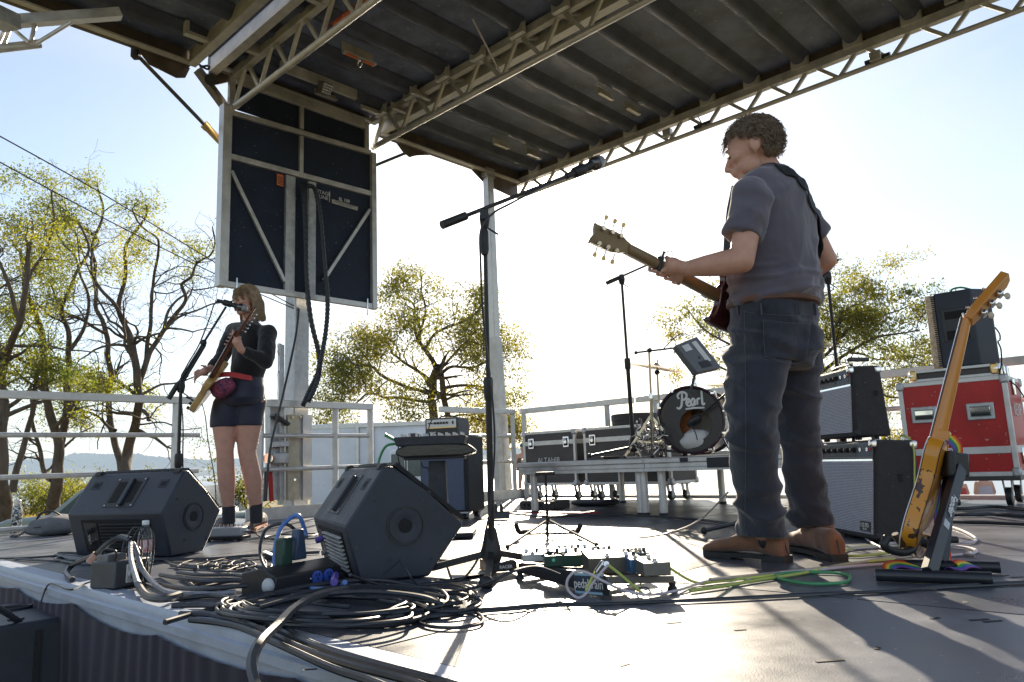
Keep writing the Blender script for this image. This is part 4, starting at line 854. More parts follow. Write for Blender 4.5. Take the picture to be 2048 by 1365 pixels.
# head with a port hole: an annulus offset to the lower right is cut as a ring of quads
pc2 = Vector((.035, -.035)); pr = .118; N = 64; vs = []; fs = []
for i in range(N):
    a = 2*math.pi*i/N; vs.append(kc + kx*((kr-.008)*math.cos(a)) + Z*((kr-.008)*math.sin(a)) + kn*.002)
    vs.append(kc + kx*(pc2.x+pr*math.cos(a)) + Z*(pc2.y+pr*math.sin(a)) + kn*.002)
fs = [(2*i, 2*((i+1) % N), 2*((i+1) % N)+1, 2*i+1) for i in range(N)]
M().add(vs, fs).obj('front_head', HEADM, BD, smooth=False)
M().lathe([(pr, .002), (pr+.004, .005), (pr+.0, .005)], kc+kx*pc2.x+Z*pc2.y, kn, 40, ring=True).obj('port_ring', BLK, BD)
M().lathe([(kr-.01, -.30), (.001, -.301)], kc, kn, 40).obj('rear_head', mat('translucent_head', (.55, .5, .42), .5), BD)
inn = M().prism([(-.2, -.15), (-.03, -.19), (-.03, .16), (-.2, .12)], kc-kn*.16, kx, Z, kn*.01).obj('inside_wood', mat('orange_birch', (.5, .17, .05), .5, 0, .25, 8), BD)
pw = M(); pw.sph(kc+kx*.03-Z*.15-kn*.08, (.15, .1, .085), 24, 16); me = pw
me.v = [tuple(Vector(p)+Vector(p).normalized()*0+Vector((0, 0, 1))*(.018*noise.noise(Vector(p)*14))+_R*(.02*noise.noise(Vector(p)*19+Vector((5, 0, 0))))) for p in me.v]
me.obj('pillow', mat('white_pillow', (.72, .7, .68), .9, 0, .05, 10), BD)
for a in np.arange(.2, 6.3, 2*math.pi/10):
    d = kx*math.cos(a)+Z*math.sin(a); M().box(kc+d*(kr+.012)-kn*.1, (.02, .02, .06), Matrix((kx, kn, Z)).transposed()).obj('lug', CHROME, BD, bev=.005)
    M().cyl(kc+d*(kr+.02)+kn*.012, kc+d*(kr+.016)-kn*.08, .004, n=6).obj('tension_rod', CHROME, BD)
    M().box(kc+d*(kr+.012)+kn*.01, (.028, .028, .02)).obj('hoop_claw', CHROME, BD, bev=.004)
# script name on the head, drawn as strokes of varying width
def stroke(pts, wd=.011):
    P = spline([kc + kx*(x*.165-.002) + Z*(y*.165+.105) + kn*.0045 for x, y in pts], 7); k = len(P)
    return M().tube(P, [wd*(.55+.45*math.sin(math.pi*(.15+.75*i/k))) for i in range(k)], 6, flat=.12, up=kn)
SP = [[(-.53,.36),(-.60,.52),(-.40,.66),(-.12,.60),(-.10,.42),(-.28,.30),(-.42,.33)], [(-.34,.60),(-.36,.35),(-.42,.05),(-.56,-.08),(-.70,-.02)],
      [(-.10,.15),(.0,.17),(.06,.27),(-.03,.33),(-.12,.2),(-.08,.05),(.06,.02),(.12,.08)], [(.36,.28),(.26,.33),(.15,.2),(.18,.04),(.3,.06),(.37,.28),(.36,.1),(.42,.04)],
      [(.5,.32),(.5,.04)], [(.5,.2),(.58,.32),(.68,.3)], [(.78,.70),(.78,.3),(.78,.1),(.84,.03),(.92,.1)], [(-.2,-.12),(.3,-.1),(.88,-.11)]]
for s_ in SP: stroke([(x*.8-.02, y) for x, y in s_], .010 if len(s_) > 3 else .008).obj('script_stroke', PRINT, BD)
# spurs
for s_ in (-1, 1): M().cyl(kc+kx*s_*.2-Z*.12-kn*.08, kc+kx*s_*.3-Z*(kr+.02)+kn*.1, .007, n=8).obj('spur', CHROME, BD)
M().bar(kc-kn*.2+Z*(kr+.0), kc-kn*.2+Z*(kr+.09), .05, .03).obj('tom_mount', CHROME, BD, bev=.004)
# mic in the port with its small stand
KMi = thing('kick_microphone', 'black microphone on a short boom reaching into the bass drum port', 'microphone', kc+kx*.06-Z*.02)
p0 = kc+kx*.0-Z*.03+kn*.01; p1 = kc+kx*.34+Z*.2+kn*.12
M().lathe([(.02, -.02), (.034, 0), (.036, .05), (.03, .085), (.015, .1)], p0, (p1-p0).normalized(), 16).obj('mic_body', BLK, KMi); M().cyl(p0+(p1-p0)*.15, p1, .008, n=8).obj('boom', BLK, KMi); M().cyl(p1, p1+kx*.12+Z*.14, .01, n=8).obj('boom_tube', BLK, KMi)
M().cyl(p1, Vector((p1.x+.02, p1.y+.05, RZt+.02)), .008, n=8).obj('post', BLK, KMi)
M().tube(spline([p0+kn*.03, p0+kn*.05-Z*.06+kx*.04, p0+kn*.04-Z*.12+kx*.05], 5), .004, 6).obj('mic_lead', CEM, KMi)
# cymbals, stands, pad
def cymstand(label, bx, by, tx, ty, d, cym=None, grp='cymbal and pad stands on the riser'):
    t_ = thing('cymbal_stand', label, 'cymbal stand', PD(bx, by, d), grp); bb = PD(bx, by, d); bb.z = RZt+.01; top = PD(tx, ty, d)
    M().cyl(bb+Z*.1, bb.lerp(top, .55), .0125, n=10).obj('lower_tube', CHROMW, t_); M().cyl(bb.lerp(top, .5), top, .009, n=10).obj('upper_tube', CHROMW, t_)
    M().lathe([(.016, -.02), (.018, 0), (.016, .03)], bb.lerp(top, .55), Z, 10).obj('collar', CHROME, t_)
    for a in (.3, 2.4, 4.5):
        e = bb+Vector((math.cos(a), math.sin(a), 0))*.26; lg = M().bar(bb+Z*.3, e, .012, .02).obj('leg', CHROMW, t_); M().sph(e, .016, 8, 5).obj('rubber_foot', RUB, lg)
        M().bar(bb+Z*.1, bb.lerp(e, .5)+Z*.12, .008, .012).obj('leg_brace', CHROMW, t_)
    return t_
CHROMW = mat('warm_chrome', (.72, .66, .52), .25, .9)
BRONZE = mat('cymbal_bronze', (.62, .44, .22), .32, .9, .15, 30, .1, 200)
sA = cymstand('chrome stand with short side boom holding the tilted electronic pad', 1304, 870, 1298, 700, 5.6)
M().cyl(PD(1270, 706, 5.6), PD(1352, 696, 5.6), .007, n=8).obj('side_boom', BLK, sA); M().sph(PD(1299, 701, 5.6), .02, 8, 6).obj('wing_joint', BLK, sA); M().sph(PD(1272, 706, 5.6), .014, 8, 6).obj('boom_end', BLK, sA)
sB = cymstand('chrome stand carrying the cymbal, left of the bass drum', 1320, 868, 1314, 735, 5.95)
M().sph(PD(1314, 745, 5.95), .022, 10, 6).obj('tilter', BLK, sB)
def cymbal(label, c, r_, n_, grp='cymbals'):
    return M().lathe([(.003, .022), (.018, .022), (.028, .012), (.05, .004), (r_*.6, -.008), (r_, -.02), (r_, -.022), (r_*.6, -.011), (.05, .001), (.003, .012)], c, n_, 40).obj('cymbal', BRONZE, None, label, 'cymbal', grp)
cymbal('bronze cymbal tilted on its stand left of the bass drum', PD(1312, 732, 5.95), .225, Vector((.22, -.12, 1)))
M().cyl(PD(1314, 742, 5.95), PD(1315, 719, 5.95), .006, n=8).obj('cymbal_rod', CHROME, sB)
cymbal('bronze cymbal half hidden behind the guitarist\'s thigh', PD(1452, 768, 6.1), .2, Vector((.1, -.1, 1)))
cymbal('thin bronze cymbal behind the guitarist\'s right hip', PD(1650, 690, 5.9), .09, Vector((-.1, -.1, 1)))
pd_ = thing('sample_pad', 'grey electronic drum pad seen from below, tilted above the bass drum', 'drum pad', PD(1395, 705, 5.5))
q00, q10, q11, q01 = PD(1352, 690, 5.45), PD(1394, 673, 5.6), PD(1443, 735, 5.55), PD(1395, 746, 5.4)
nn = (q10-q00).cross(q01-q00).normalized(); nn = nn if nn.y > 0 else -nn
def hexa(a, b, c, d, t): return M().add([a, b, c, d, a+t, b+t, c+t, d+t], [(0,1,2,3),(7,6,5,4),(0,4,5,1),(1,5,6,2),(2,6,7,3),(3,7,4,0)])
hexa(q00, q10, q11, q01, nn*.055).obj('body', mat('grey_plastic', (.13, .14, .15), .45, 0, .1, 20), pd_, bev=.006)
def onq(a, b): return q00.lerp(q10, a).lerp(q01.lerp(q11, a), b)
hexa(onq(.62, .1), onq(.82, .1), onq(.82, .75), onq(.62, .75), -nn*.002).obj('rating_label', PRINT, pd_)
hexa(onq(.15, .1), onq(.45, .1), onq(.45, .3), onq(.15, .3), -nn*.004).obj('mount_plate', ALUD, pd_); hexa(onq(.3, .7), onq(.7, .7), onq(.7, .9), onq(.3, .9), -nn*.004).obj('battery_cover', BLKM, pd_)
M().cyl(onq(.5, .55), PD(1380, 790, 5.45), .01, n=8).obj('mount_post', BLK, pd_)
cable('pad_cable', [PD(1380, 672, 5.55), PD(1365, 668, 5.55), PD(1350, 675, 5.55), PD(1335, 690, 5.6), PD(1328, 697, 5.6)], .004, CEM, 'thin black cable arching from the electronic pad to its stand', 'cable')
# hi-hat pedals and hardware jumble beside the drum: real bent straps, tubes and springs
hw = M(); random.seed(3)
for k in range(70):
    p = PD(1300+random.uniform(-32, 32), 878+random.uniform(-28, 22), 5.7+random.uniform(-.15, .2)); p.z = max(RZt+.01, p.z)
    d = Vector((random.gauss(0, 1), random.gauss(0, 1), random.gauss(0, .8))).normalized(); e = p+d*random.uniform(.04, .13); e.z = max(RZt+.01, e.z)
    hw.tube([p, p.lerp(e, .5)+Vector((0, 0, .02)), e], random.uniform(.004, .009), 6)
hwr = hw.obj('hardware_pile', mat('tarnished_chrome', (.4, .4, .42), .25, .8, .5, 20), None, 'tangle of chrome drum pedals and clamps left of the bass drum', 'drum hardware')
bg_ = M().box(PD(1255, 1000, 1) if False else PB+rn*.0+rd*-.55+rn*.35+Z*.012, (.15, .06, .024), Matrix.Rotation(.4, 3, 'Z')).obj('stage_box', BLK, None, 'small black box lying on the left section of the drum riser', 'junction box', bev=.004)
ppr = M().box(PB+rd*-.2+rn*.25+Z*.008, (.22, .15, .012), Matrix.Rotation(.6, 3, 'Z')).obj('towel', mat('pale_cloth', (.6, .58, .56), .9), None, 'pale folded cloth lying on the drum riser by the stand foot', 'cloth', bev=.003)
# ---------------------------------------------------------------- things on the floor at the left
def bottle_steel():
    b = FP(31, 1069); t_ = thing('water_bottle', 'slim metal bottle with black and white leaf pattern at the left edge of the stage', 'bottle', b)
    m = bpy.data.materials.new('leaf_pattern'); m.use_nodes = True; n = m.node_tree.nodes; l = m.node_tree.links; q = n['Principled BSDF']; q.inputs['Roughness'].default_value = .35
    t = n.new('ShaderNodeTexCoord'); v = n.new('ShaderNodeTexNoise'); v.inputs['Scale'].default_value = 26; v.inputs['Detail'].default_value = 1.5; v.inputs['Distortion'].default_value = 3
    r = n.new('ShaderNodeValToRGB'); r.color_ramp.interpolation = 'CONSTANT'; r.color_ramp.elements[0].color = (.02, .025, .03, 1); r.color_ramp.elements[1].color = (.62, .65, .66, 1); r.color_ramp.elements[1].position = .52
    l.new(t.outputs['Object'], v.inputs['Vector']); l.new(v.outputs['Fac'], r.inputs['Fac']); l.new(r.outputs[0], q.inputs['Base Color'])
    M().lathe([(.036, 0), (.039, .006), (.039, .17), (.036, .2), (.024, .232), (.023, .24)], b, Z, 28).obj('body', m, t_); M().lathe([(.024, .24), (.025, .245), (.025, .272), (.02, .278)], b, Z, 24).obj('cap', ALU, t_)
bottle_steel()
bgp = thing('backpack', 'grey backpack lying on the stage behind the left monitor', 'backpack', FP(105, 1072))
GF = mat('grey_fabric', (.15, .155, .17), .85, 0, .2, 15, .3, 300)
def blob(c, r_, rot=None, amp=.02, sc=9, seed=0, n=28, m=18, sq=.75):
    mb = M().sph((0, 0, 0), r_, n, m); out = []
    for p in mb.v:
        p = Vector(p); q = Vector((abs(p.x/r_[0])**sq*math.copysign(r_[0], p.x), abs(p.y/r_[1])**sq*math.copysign(r_[1], p.y), abs(p.z/r_[2])**sq*math.copysign(r_[2], p.z)))
        q += q.normalized()*amp*noise.noise(q*sc+Vector((seed, 0, 0))); q = rot @ q if rot is not None else q; out.append(tuple(Vector(c)+q))
    mb.v = out; return mb
bc = FP(105, 1070)
blob(bc+Z*.075+X*.02, (.2, .15, .075), Matrix.Rotation(-.3, 3, 'Z'), .02, 7, 2).obj('main_bag', GF, bgp); blob(bc+Z*.05-X*.05-Y*.08, (.13, .06, .045), Matrix.Rotation(-.3, 3, 'Z'), .012, 9, 5).obj('front_pocket', GF, bgp)
M().tube(spline([bc+Vector(p) for p in ((-.1, -.05, .13), (-.06, -.05, .175), (.02, -.03, .18), (.07, 0, .14))], 6), .016, 8, flat=.4).obj('strap', BLKM, bgp)
M().tube(spline([bc+Vector(p) for p in ((-.1, -.02, .1), (-.15, -.08, .05), (-.2, -.12, .01), (-.26, -.1, .01))], 6), .018, 8, flat=.35).obj('strap', BLKM, bgp); M().tube(spline([bc+Vector(p) for p in ((-.06, -.15, .07), (.03, -.15, .075), (.12, -.16, .07))], 6), .005, 6).obj('zip', BLK, bgp)
# clear water bottle
CLEAR = mat('clear_plastic', (.9, .93, .95), .06, trans=.0); _b = CLEAR.node_tree.nodes['Principled BSDF']; _b.inputs['Transmission Weight'].default_value = .92; _b.inputs['IOR'].default_value = 1.2
wb = FP(288, 1128); WBt = thing('plastic_bottle', 'clear plastic water bottle with red and white label in front of the left monitor', 'bottle', wb)
M().lathe([(.03, 0), (.032, .008), (.031, .04), (.033, .05), (.033, .12), (.031, .135), (.03, .15), (.016, .185), (.014, .19)], wb, Z, 24).obj('bottle', CLEAR, WBt)
M().lathe([(.0335, .055), (.034, .057), (.034, .115), (.0335, .117)], wb, Z, 24, ring=True).obj('label', mat('red_white_label', (.6, .05, .04), .5, 0, 0, 40, col2=(.75, .75, .75)), WBt); M().lathe([(.0155, .188), (.0165, .19), (.0165, .206), (.014, .21)], wb, Z, 18).obj('cap', WHITE, WBt)
# grey quad box
q1 = FP(228, 1182); q2 = FP(298, 1168); yq = yaw2(q1, q2); QB = L('power_box', 'grey metal power box with outlet sockets and handles, before the left monitor', 'power box', q1.lerp(q2, .5), yq)
GBX = mat('dark_grey_box', (.085, .09, .10), .45, .2, .15, 12)
QB.add(M().box((0, .065, .055), ((q2-q1).length, .13, .1)), 'box', GBX, bev=.006)
QB.add(M().box((.005, -.003, .055), (.075, .006, .07)), 'outlet_plate', ALUD, bev=.004)
for x in (-.012, .024): QB.add(M().cyl((x, -.006, .055), (x, -.012, .055), .014, n=14), 'outlet', WHITE)
for x in (-.055, .055): QB.add(M().tube(spline([(x, .03, .105), (x, .03, .14), (x, .07, .15), (x, .1, .14), (x, .1, .105)], 4), .005, 8), 'handle', BLK)
QB.add(M().cyl((.0, -.01, .05), (.0, -.05, .045), .02, .024, n=12), 'round_plug', BLK)
QB.add(M().box((-.03, .08, .115), (.09, .06, .03)), 'grey_adapter', CGREY, bev=.005)
# snake head / stage box with blue outlets
s0, s1 = FP(575, 1190), FP(668, 1172); ys = yaw2(s0, s1)+R(5)
SB = L('outlet_box', 'black slope-fronted power box with two blue outlets beside the centre monitor', 'power box', s0.lerp(s1, .45), ys)
SB.add(M().prism([(0, 0), (.18, 0), (.18, .075), (.07, .095), (0, .066)], (-.15, 0, .0), Y, Z, X*.31), 'box', BLK, bev=.005)
BLU = mat('blue_outlet', (.05, .12, .5), .4)
for x in (.035, .09):
    o_ = SB.add(M().lathe([(.024, 0), (.024, .006), (.002, .006)], (x, -.001, .04), -Y, 18), 'outlet', BLU)
    for dx, dz in ((-.007, .01), (.007, .01), (0, -.004)): SB.add(M().box((x+dx, -.008, .04+dz), (.003, .003, .009)), 'slot', HOLE, o_)
for x in (.005, .125): SB.add(M().sph((x, -.003, .04), .004, 8, 5), 'screw', CHROME)
SB.add(M().box((-.03, .1, .135), (.045, .05, .1)), 'green_plug', mat('green_plug', (.008, .05, .04), .4, 0, .2, 20), bev=.008); SB.add(M().prism([(-.03, 0), (.03, 0), (.014, .11), (-.012, .11)], (.035, .08, .1), X, Z, Y*.04), 'blue_plug', mat('blue_plug', (.03, .06, .12), .4), bev=.006)
SB.add(M().sph((-.165, .02, .040), (.018, .026, .026), 16, 10), 'white_plug', mat('offwhite_plastic', (.5, .52, .54), .4))
sw = SB.m
bx = thing('direct_box', 'small dark box with curled stickers on the floor left of the blue cable loop', 'junction box', FP(545, 1115))
M().prism([(0, 0), (.1, 0), (.14, .07), (0, .03)], FP(528, 1120), X, Z, Y*.09).obj('box', BLK, bx, bev=.004); M().box(FP(540, 1108, .045), (.06, .04, .004), Matrix.Rotation(.4, 3, 'Y')).obj('sticker', WHITE, bx)
# pedals at the singer's feet
pz = FP(450, 1082); SPd = L('effects_pedal', 'white effects pedal with a row of knobs beside the singer\'s shoes', 'effects pedal', pz, -.15)
SPd.add(M().box((0, .04, .055), (.22, .09, .055)), 'case', mat('pale_grey_enamel', (.55, .56, .58), .4, .2), bev=.005); SPd.add(M().box((0, .03, .018), (.26, .13, .022)), 'base_board', BLK, bev=.004)
for i in range(8): SPd.add(M().cyl((-.09+i*.026, .05, .082), (-.09+i*.026, .05, .1), .006, n=8), 'knob', CHROME)
SPd.add(M().cyl((.11, .03, .055), (.155, .03, .055), .009, n=10), 'jack_plug', CHROME)
for x in (-.1, .1): SPd.add(M().cyl((x, -.02, 0), (x, -.02, .01), .012, n=8), 'foot', RUB)
cable('pedal_lead', [SPd.m @ Vector(p) for p in ((.15, .03, .055), (.2, .02, .04), (.3, -.06, .012), (.42, -.02, .01), (.55, .1, .01), (.5, .25, .01), (.3, .2, .012), (.25, .05, .012), (.45, -.15, .01), (.7, -.1, .01))], .0045, CEM, 'black lead coiling right from the pedal at the singer\'s shoes', 'cable')

# ---------------------------------------------------------------- cables on the stage
random.seed(21)
def fl(pts, r, m, label, name='cable', cat='cable', grp=None, wob=.0, res=8, n=7):
    P = [FP(x, y, r+.002+(h[0] if h else 0)) for x, y, *h in pts]
    return cable(name, P, r, m, label, cat, grp, n=n, res=res)
G1 = 'thick black cables heaped in front of the centre monitor'
heap = [[(330,1245),(400,1225),(520,1195,.02),(620,1172,.03),(740,1160,.03),(830,1172),(900,1190),(930,1215),(870,1232),(700,1238),(540,1225),(450,1212)],
 [(400,1225),(480,1240),(600,1246),(740,1238),(860,1225),(905,1205),(860,1186,.02),(760,1175,.04),(650,1180,.05),(560,1200,.03),(480,1222)],
 [(470,1205),(560,1230),(700,1252),(820,1243),(880,1220),(850,1196,.03),(730,1184,.05),(600,1196,.04),(520,1216,.03)],
 [(290,1160),(350,1175,.01),(420,1178,.02),(500,1172,.02),(560,1180),(600,1200)],[(320,1150),(400,1162,.02),(480,1160,.02),(540,1165,.02),(575,1150)],
 [(340,1200),(420,1192),(470,1200,.02),(530,1228),(600,1275),(660,1300),(760,1330),(880,1362),(990,1395)],
 [(345,1212),(430,1212),(500,1228),(580,1272),(680,1310),(800,1343),(900,1368),(1000,1405)],
 [(360,1228),(440,1232),(520,1258),(600,1296),(700,1330),(820,1362),(900,1395)],
 [(380,1240),(470,1252),(560,1290),(660,1335),(740,1362),(820,1395)]]
hl = ['thick cable winding round the outer rim of the cable heap','thick cable crossing low in front of the cable heap','thick cable curling in the middle of the cable heap','cable running from the grey power box into the heap, front strand','cable running from the grey power box into the heap, back strand','cable along the stage edge, strand nearest the middle of the stage','cable along the stage edge, second strand from the middle','cable along the stage edge, third strand from the middle','cable along the stage edge, strand nearest the aluminium trim']
for pts, lab in zip(heap, hl): fl(pts, .0082 if 'heap' in lab else .0085, CEM, lab, 'thick_cable', 'cable', G1)
for k in range(14):                          # more turns of the coil
    cx, cy = 640+random.uniform(-20, 60), 1208+random.uniform(-8, 10); rx, ry = random.uniform(150, 230), random.uniform(22, 38); ph = random.uniform(0, 6)
    pts = [(cx+rx*math.cos(ph+a)*(1+.13*math.sin(2*a+k)+.05*math.sin(5*a)), cy+ry*math.sin(ph+a)+random.uniform(-2, 2), .006+.02*(.5+.5*math.sin(a*2+k))) for a in np.linspace(0, 5.6, 14)]
    fl(pts, .0058, CEM, 'one of the thick black cable turns stacked in the middle of the heap', 'thick_cable', 'cable', 'turns of cable stacked in the heap')
# the big cable rising out of the heap and over the stage edge
cable('thick_cable', [FP(720, 1175, .05), FP(640, 1190, .06), FP(590, 1215, .05), FP(555, 1250, .05), PD(520, 1285, 1.66), PD(504, 1325, 1.6), PD(512, 1370, 1.55), PD(540, 1420, 1.5)], .0125, CGREYB := mat('dark_grey_cable', (.06, .062, .07), .4, 0, .2, 10), 'thickest grey-black cable dropping over the aluminium stage edge', 'cable')
CLOOM = mat('grey_sleeve', (.22, .23, .27), .45, 0, .35, 30)
cable('thick_cable', [FP(275, 1168, .09), FP(262, 1120, .12), PD(262, 1085, 3.0), PD(272, 1100, 2.95), PD(285, 1140, 2.85), FP(325, 1180, .02), FP(380, 1188, .015), FP(470, 1185, .015)], .0095, CLOOM, 'grey sleeved loom arching up beside the plastic bottle', 'cable')
cable('thick_cable', [FP(145, 1160, .02), FP(133, 1145, .02), FP(150, 1128, .05), PD(190, 1110, 3.1), PD(215, 1088, 3.05), PD(240, 1075, 3.05), PD(262, 1080, 3.0)], .012, CEM, 'taped black loom rising left of the grey power box', 'cable')
M().cyl(PD(178, 1124, 3.08), PD(192, 1108, 3.08), .0135, n=10).obj('tape_band', mat('pink_tape', (.5, .3, .25), .6), None, 'pinkish tape wrapped round the loom left of the grey power box', 'tape')
# taped loom bottom
fl([(275,1165,.01),(285,1185,.01),(300,1195,.01),(330,1198,.01),(360,1190,.01)], .013, CGREYB, 'short taped loom in front of the grey power box', 'thick_cable')
# small coil right of the heap
for k, (cx, cy, rx, ry) in enumerate(((880, 1192, 75, 26), (884, 1198, 68, 22), (878, 1188, 62, 20), (890, 1205, 72, 18))):
    fl([(cx+rx*math.cos(a), cy+ry*math.sin(a), .004*k) for a in np.linspace(.4+k, 6.9+k, 18)], .0055, CEM, ['outermost','second','innermost','lowest'][k]+' thin black turn of the small coil right of the cable heap', 'cable', 'cable', 'turns of the small cable coil right of the heap', res=5)
fl([(812,1180),(815,1215),(845,1248),(900,1256),(955,1250),(966,1238),(950,1225),(905,1220),(860,1226)], .0045, CEM, 'double black loop lying in front of the small coil', 'cable')
# long cables across the bright floor
fl([(905,1228),(1000,1221),(1100,1213),(1180,1210),(1300,1205),(1400,1200),(1500,1195),(1640,1188),(1780,1183),(1900,1172),(2080,1163)], .0048, CEM, 'long black cable running from the coil right across the whole stage floor', 'cable')
fl([(905,1222),(1000,1216),(1100,1208),(1250,1206),(1400,1202),(1600,1192),(1850,1178),(2080,1166)], .0035, CGREYB, 'thinner dark cable beside the long one across the stage floor', 'cable')
fl([(700,1150,.1),(740,1165,.03),(800,1178),(870,1185),(930,1180,.02),(980,1165,.06),(1030,1142,.09),(1075,1135,.08),(1120,1150,.05)], .005, CEM, 'black cable bowing from the centre monitor over to the pedalboard', 'cable')
fl([(0,1118),(60,1116),(140,1110),(200,1105),(240,1110),(180,1120),(100,1122),(30,1118)], .006, CEM, 'black cable loop at the left end of the stage by the monitor', 'cable')
for k in range(5): fl([(250+random.uniform(-30,30),1118+random.uniform(-10,12)),(160+random.uniform(-20,30),1108+random.uniform(-6,10)),(110,1112+random.uniform(-6,8)),(170,1124+random.uniform(-4,8)),(260,1130+random.uniform(-4,10))], .006, CEM, 'black cable strand bunched at the lower left of the left monitor', 'cable', 'cable', 'cable strands bunched by the left monitor')
fl([(300,1120),(420,1118),(500,1112),(580,1108),(640,1105)], .0075, CEM, 'black cable lying straight from the left monitor toward the blue loop', 'cable')
for k, (y0, r_) in enumerate(((1122, .005), (1132, .006), (1145, .007), (1156, .007), (1166, .006))):
    fl([(330+k*12,y0),(400,y0+8+random.uniform(-5,5)),(470,y0+2+random.uniform(-6,6)),(530,y0+12),(600,y0+4),(640,y0+random.uniform(0, 12))], r_, CEM if k % 2 else CGREYB, ['farthest','fourth nearest','middle','second nearest','nearest'][k]+' black cable strand on the floor between the two monitors', 'cable', 'cable', 'cable strands between the two monitors')
for k in range(6):
    cx, cy = 445+random.uniform(-50, 60), 1128+random.uniform(-6, 14)
    fl([(cx+random.uniform(25, 60)*math.cos(a), cy+random.uniform(5, 12)*math.sin(a), .004*random.random()) for a in np.linspace(0, 7, 12)], .0038, CEM, 'small tangled black lead on the floor between the two monitors', 'cable', 'cable', 'tangled thin leads between the two monitors', res=6)
bl = [sw @ Vector((.035, .1, .2)), PD(612, 1075, 2.95), PD(600, 1035, 2.95), PD(585, 1034, 2.95), PD(560, 1060, 2.9), PD(549, 1110, 2.85), PD(556, 1150, 2.8), PD(590, 1172, 2.72), FP(640, 1180, .04), FP(675, 1178, .03), FP(690, 1165, .06)]
cable('blue_cable', bl, .0085, mat('bright_blue_cable', (.10, .22, .55), .3), 'bright blue cable arching high over the black outlet box', 'cable', res=10, n=9)
cable('green_cable', [sw @ Vector((-.03, .1, .18)), PD(596, 1072, 2.95), PD(580, 1052, 2.95), PD(555, 1049, 2.95), PD(530, 1062, 2.95), PD(520, 1100, 2.9), PD(530, 1135, 2.82), PD(560, 1165, 2.75), FP(600, 1200, .03), FP(700, 1215, .03)], .0068, CEM, 'black cable arching behind the blue one to the green plug', 'cable', res=10, n=8)
cable('purple_cable', [PD(712, 1128, 3.25), PD(700, 1132, 3.1), PD(688, 1138, 3.05), PD(675, 1142, 2.98), FP(668, 1165, .06)], .013, CPURP, 'purple plug and cable at the back of the centre monitor', 'cable')
cable('monitor_cable', [PD(800, 1120, 2.68), PD(790, 1130, 2.66), PD(770, 1148, 2.62), FP(752, 1172, .02)], .004, CEM, 'thin black lead leaving the centre monitor\'s end face to the left', 'cable')
cable('monitor_cable', [PD(800, 1120, 2.68), PD(812, 1140, 2.64), PD(830, 1165, 2.6), FP(870, 1190, .02), FP(960, 1195, .01)], .004, CEM, 'thin black lead leaving the centre monitor\'s end face to the right', 'cable')
cable('thin_wire', [PD(268, 1055, 3.1), PD(250, 1080, 3.05), PD(240, 1120, 3.0), PD(215, 1150, 2.9), FP(170, 1168, .01), FP(140, 1180, .01), W(3.7, .985, -.01), W(3.75, .97, -.09)], .0035, CEM, 'thin black wire crossing the aluminium edge at the left', 'cable')
for k in range(3):
    x = 258+12*k; cable('thin_wire', [PD(x, 1120, 3.0), PD(x-4, 1085, 3.0), PD(x+8, 1058, 3.0), PD(x+22, 1060, 3.0), PD(x+26, 1100, 2.95), FP(x+14, 1165, .03)], .0032, CEM, ['left','middle','right'][k]+' one of three thin black wires looping up by the plastic bottle', 'cable', 'thin wires looping by the bottle')
# black cables behind: under riser and by the bass rig
fl([(1020,1028),(1100,1034),(1180,1030),(1290,1032),(1400,1040),(1480,1052)], .008, CEM, 'black cable along the floor in front of the drum riser legs', 'cable')
fl([(965,1012),(958,1020),(952,1032),(962,1040),(985,1032),(1000,1028)], .005, CEM, 'black lead curling from the bass cabinet to the small adapter', 'cable')
fl([(1030,1030),(1080,1026),(1130,1028),(1200,1026)], .004, RED, 'thin red cable beneath the drum riser front', 'cable')
fl([(1500,1008),(1600,1020),(1700,1040)], .006, CEM, 'black cable behind the guitarist\'s boots', 'cable')
for k, y in enumerate((1018, 1030, 1044)): fl([(1850,y-6),(1920,y),(1990,y+3*k-4),(2080,y+6)], .011, CEM, ['farthest','middle','nearest'][k]+' thick dark cable on the floor below the red case', 'cable', 'cable', 'dark cables below the red case')
ad_ = M().box(FP(1002, 1030, .035), (.13, .07, .06), Matrix.Rotation(-.1, 3, 'Z')).obj('power_adapter', GBX, None, 'small grey adapter box on the floor beside the bass cabinet', 'power box', bev=.006)
for x in (992, 1003): M().lathe([(.014, 0), (.012, .05), (.005, .07)], FP(x, 1026, .065), Z, 10).obj('plug', BLK, None, 'left black plug standing in the small grey adapter box' if x < 1000 else 'right black plug standing in the small grey adapter box', 'plug')
rk = L('rack_unit', 'black rack unit with cables on the floor under the riser\'s left end', 'rack unit', FP(1072, 1020), YC); rk.add(M().box((0, .12, .04), (.42, .22, .075)), 'case', BLK, bev=.006)
for i in range(6): rk.add(M().cyl((-.15+i*.05, .005, .04), (-.15+i*.05, -.012, .04), .01, n=8), 'knob', CHROMEB)
sb2 = L('cable_bag', 'flat black bag of cables under the drum riser', 'bag', FP(1190, 1012), YC); sb2.add(blob((0, 0, .03), (.25, .12, .03), None, .02, 8, 4), 'bag', BLKM)
# curved lead from the man's guitar to the stand
cable('guitar_lead', [PD(1456, 985, 3.3), PD(1400, 1040, 3.6), FP(1340, 1066, .03), FP(1270, 1076, .01), FP(1210, 1068, .01), FP(1170, 1056, .012), PD(1155, 1055, 4.3), PD(1148, 1075, 4.25), FP(1150, 1094, .01)], .0045, CLILAC2 := mat('pale_grey_cable', (.3, .28, .26), .4), 'grey lead sweeping from the guitarist\'s knees to the empty stand', 'cable')
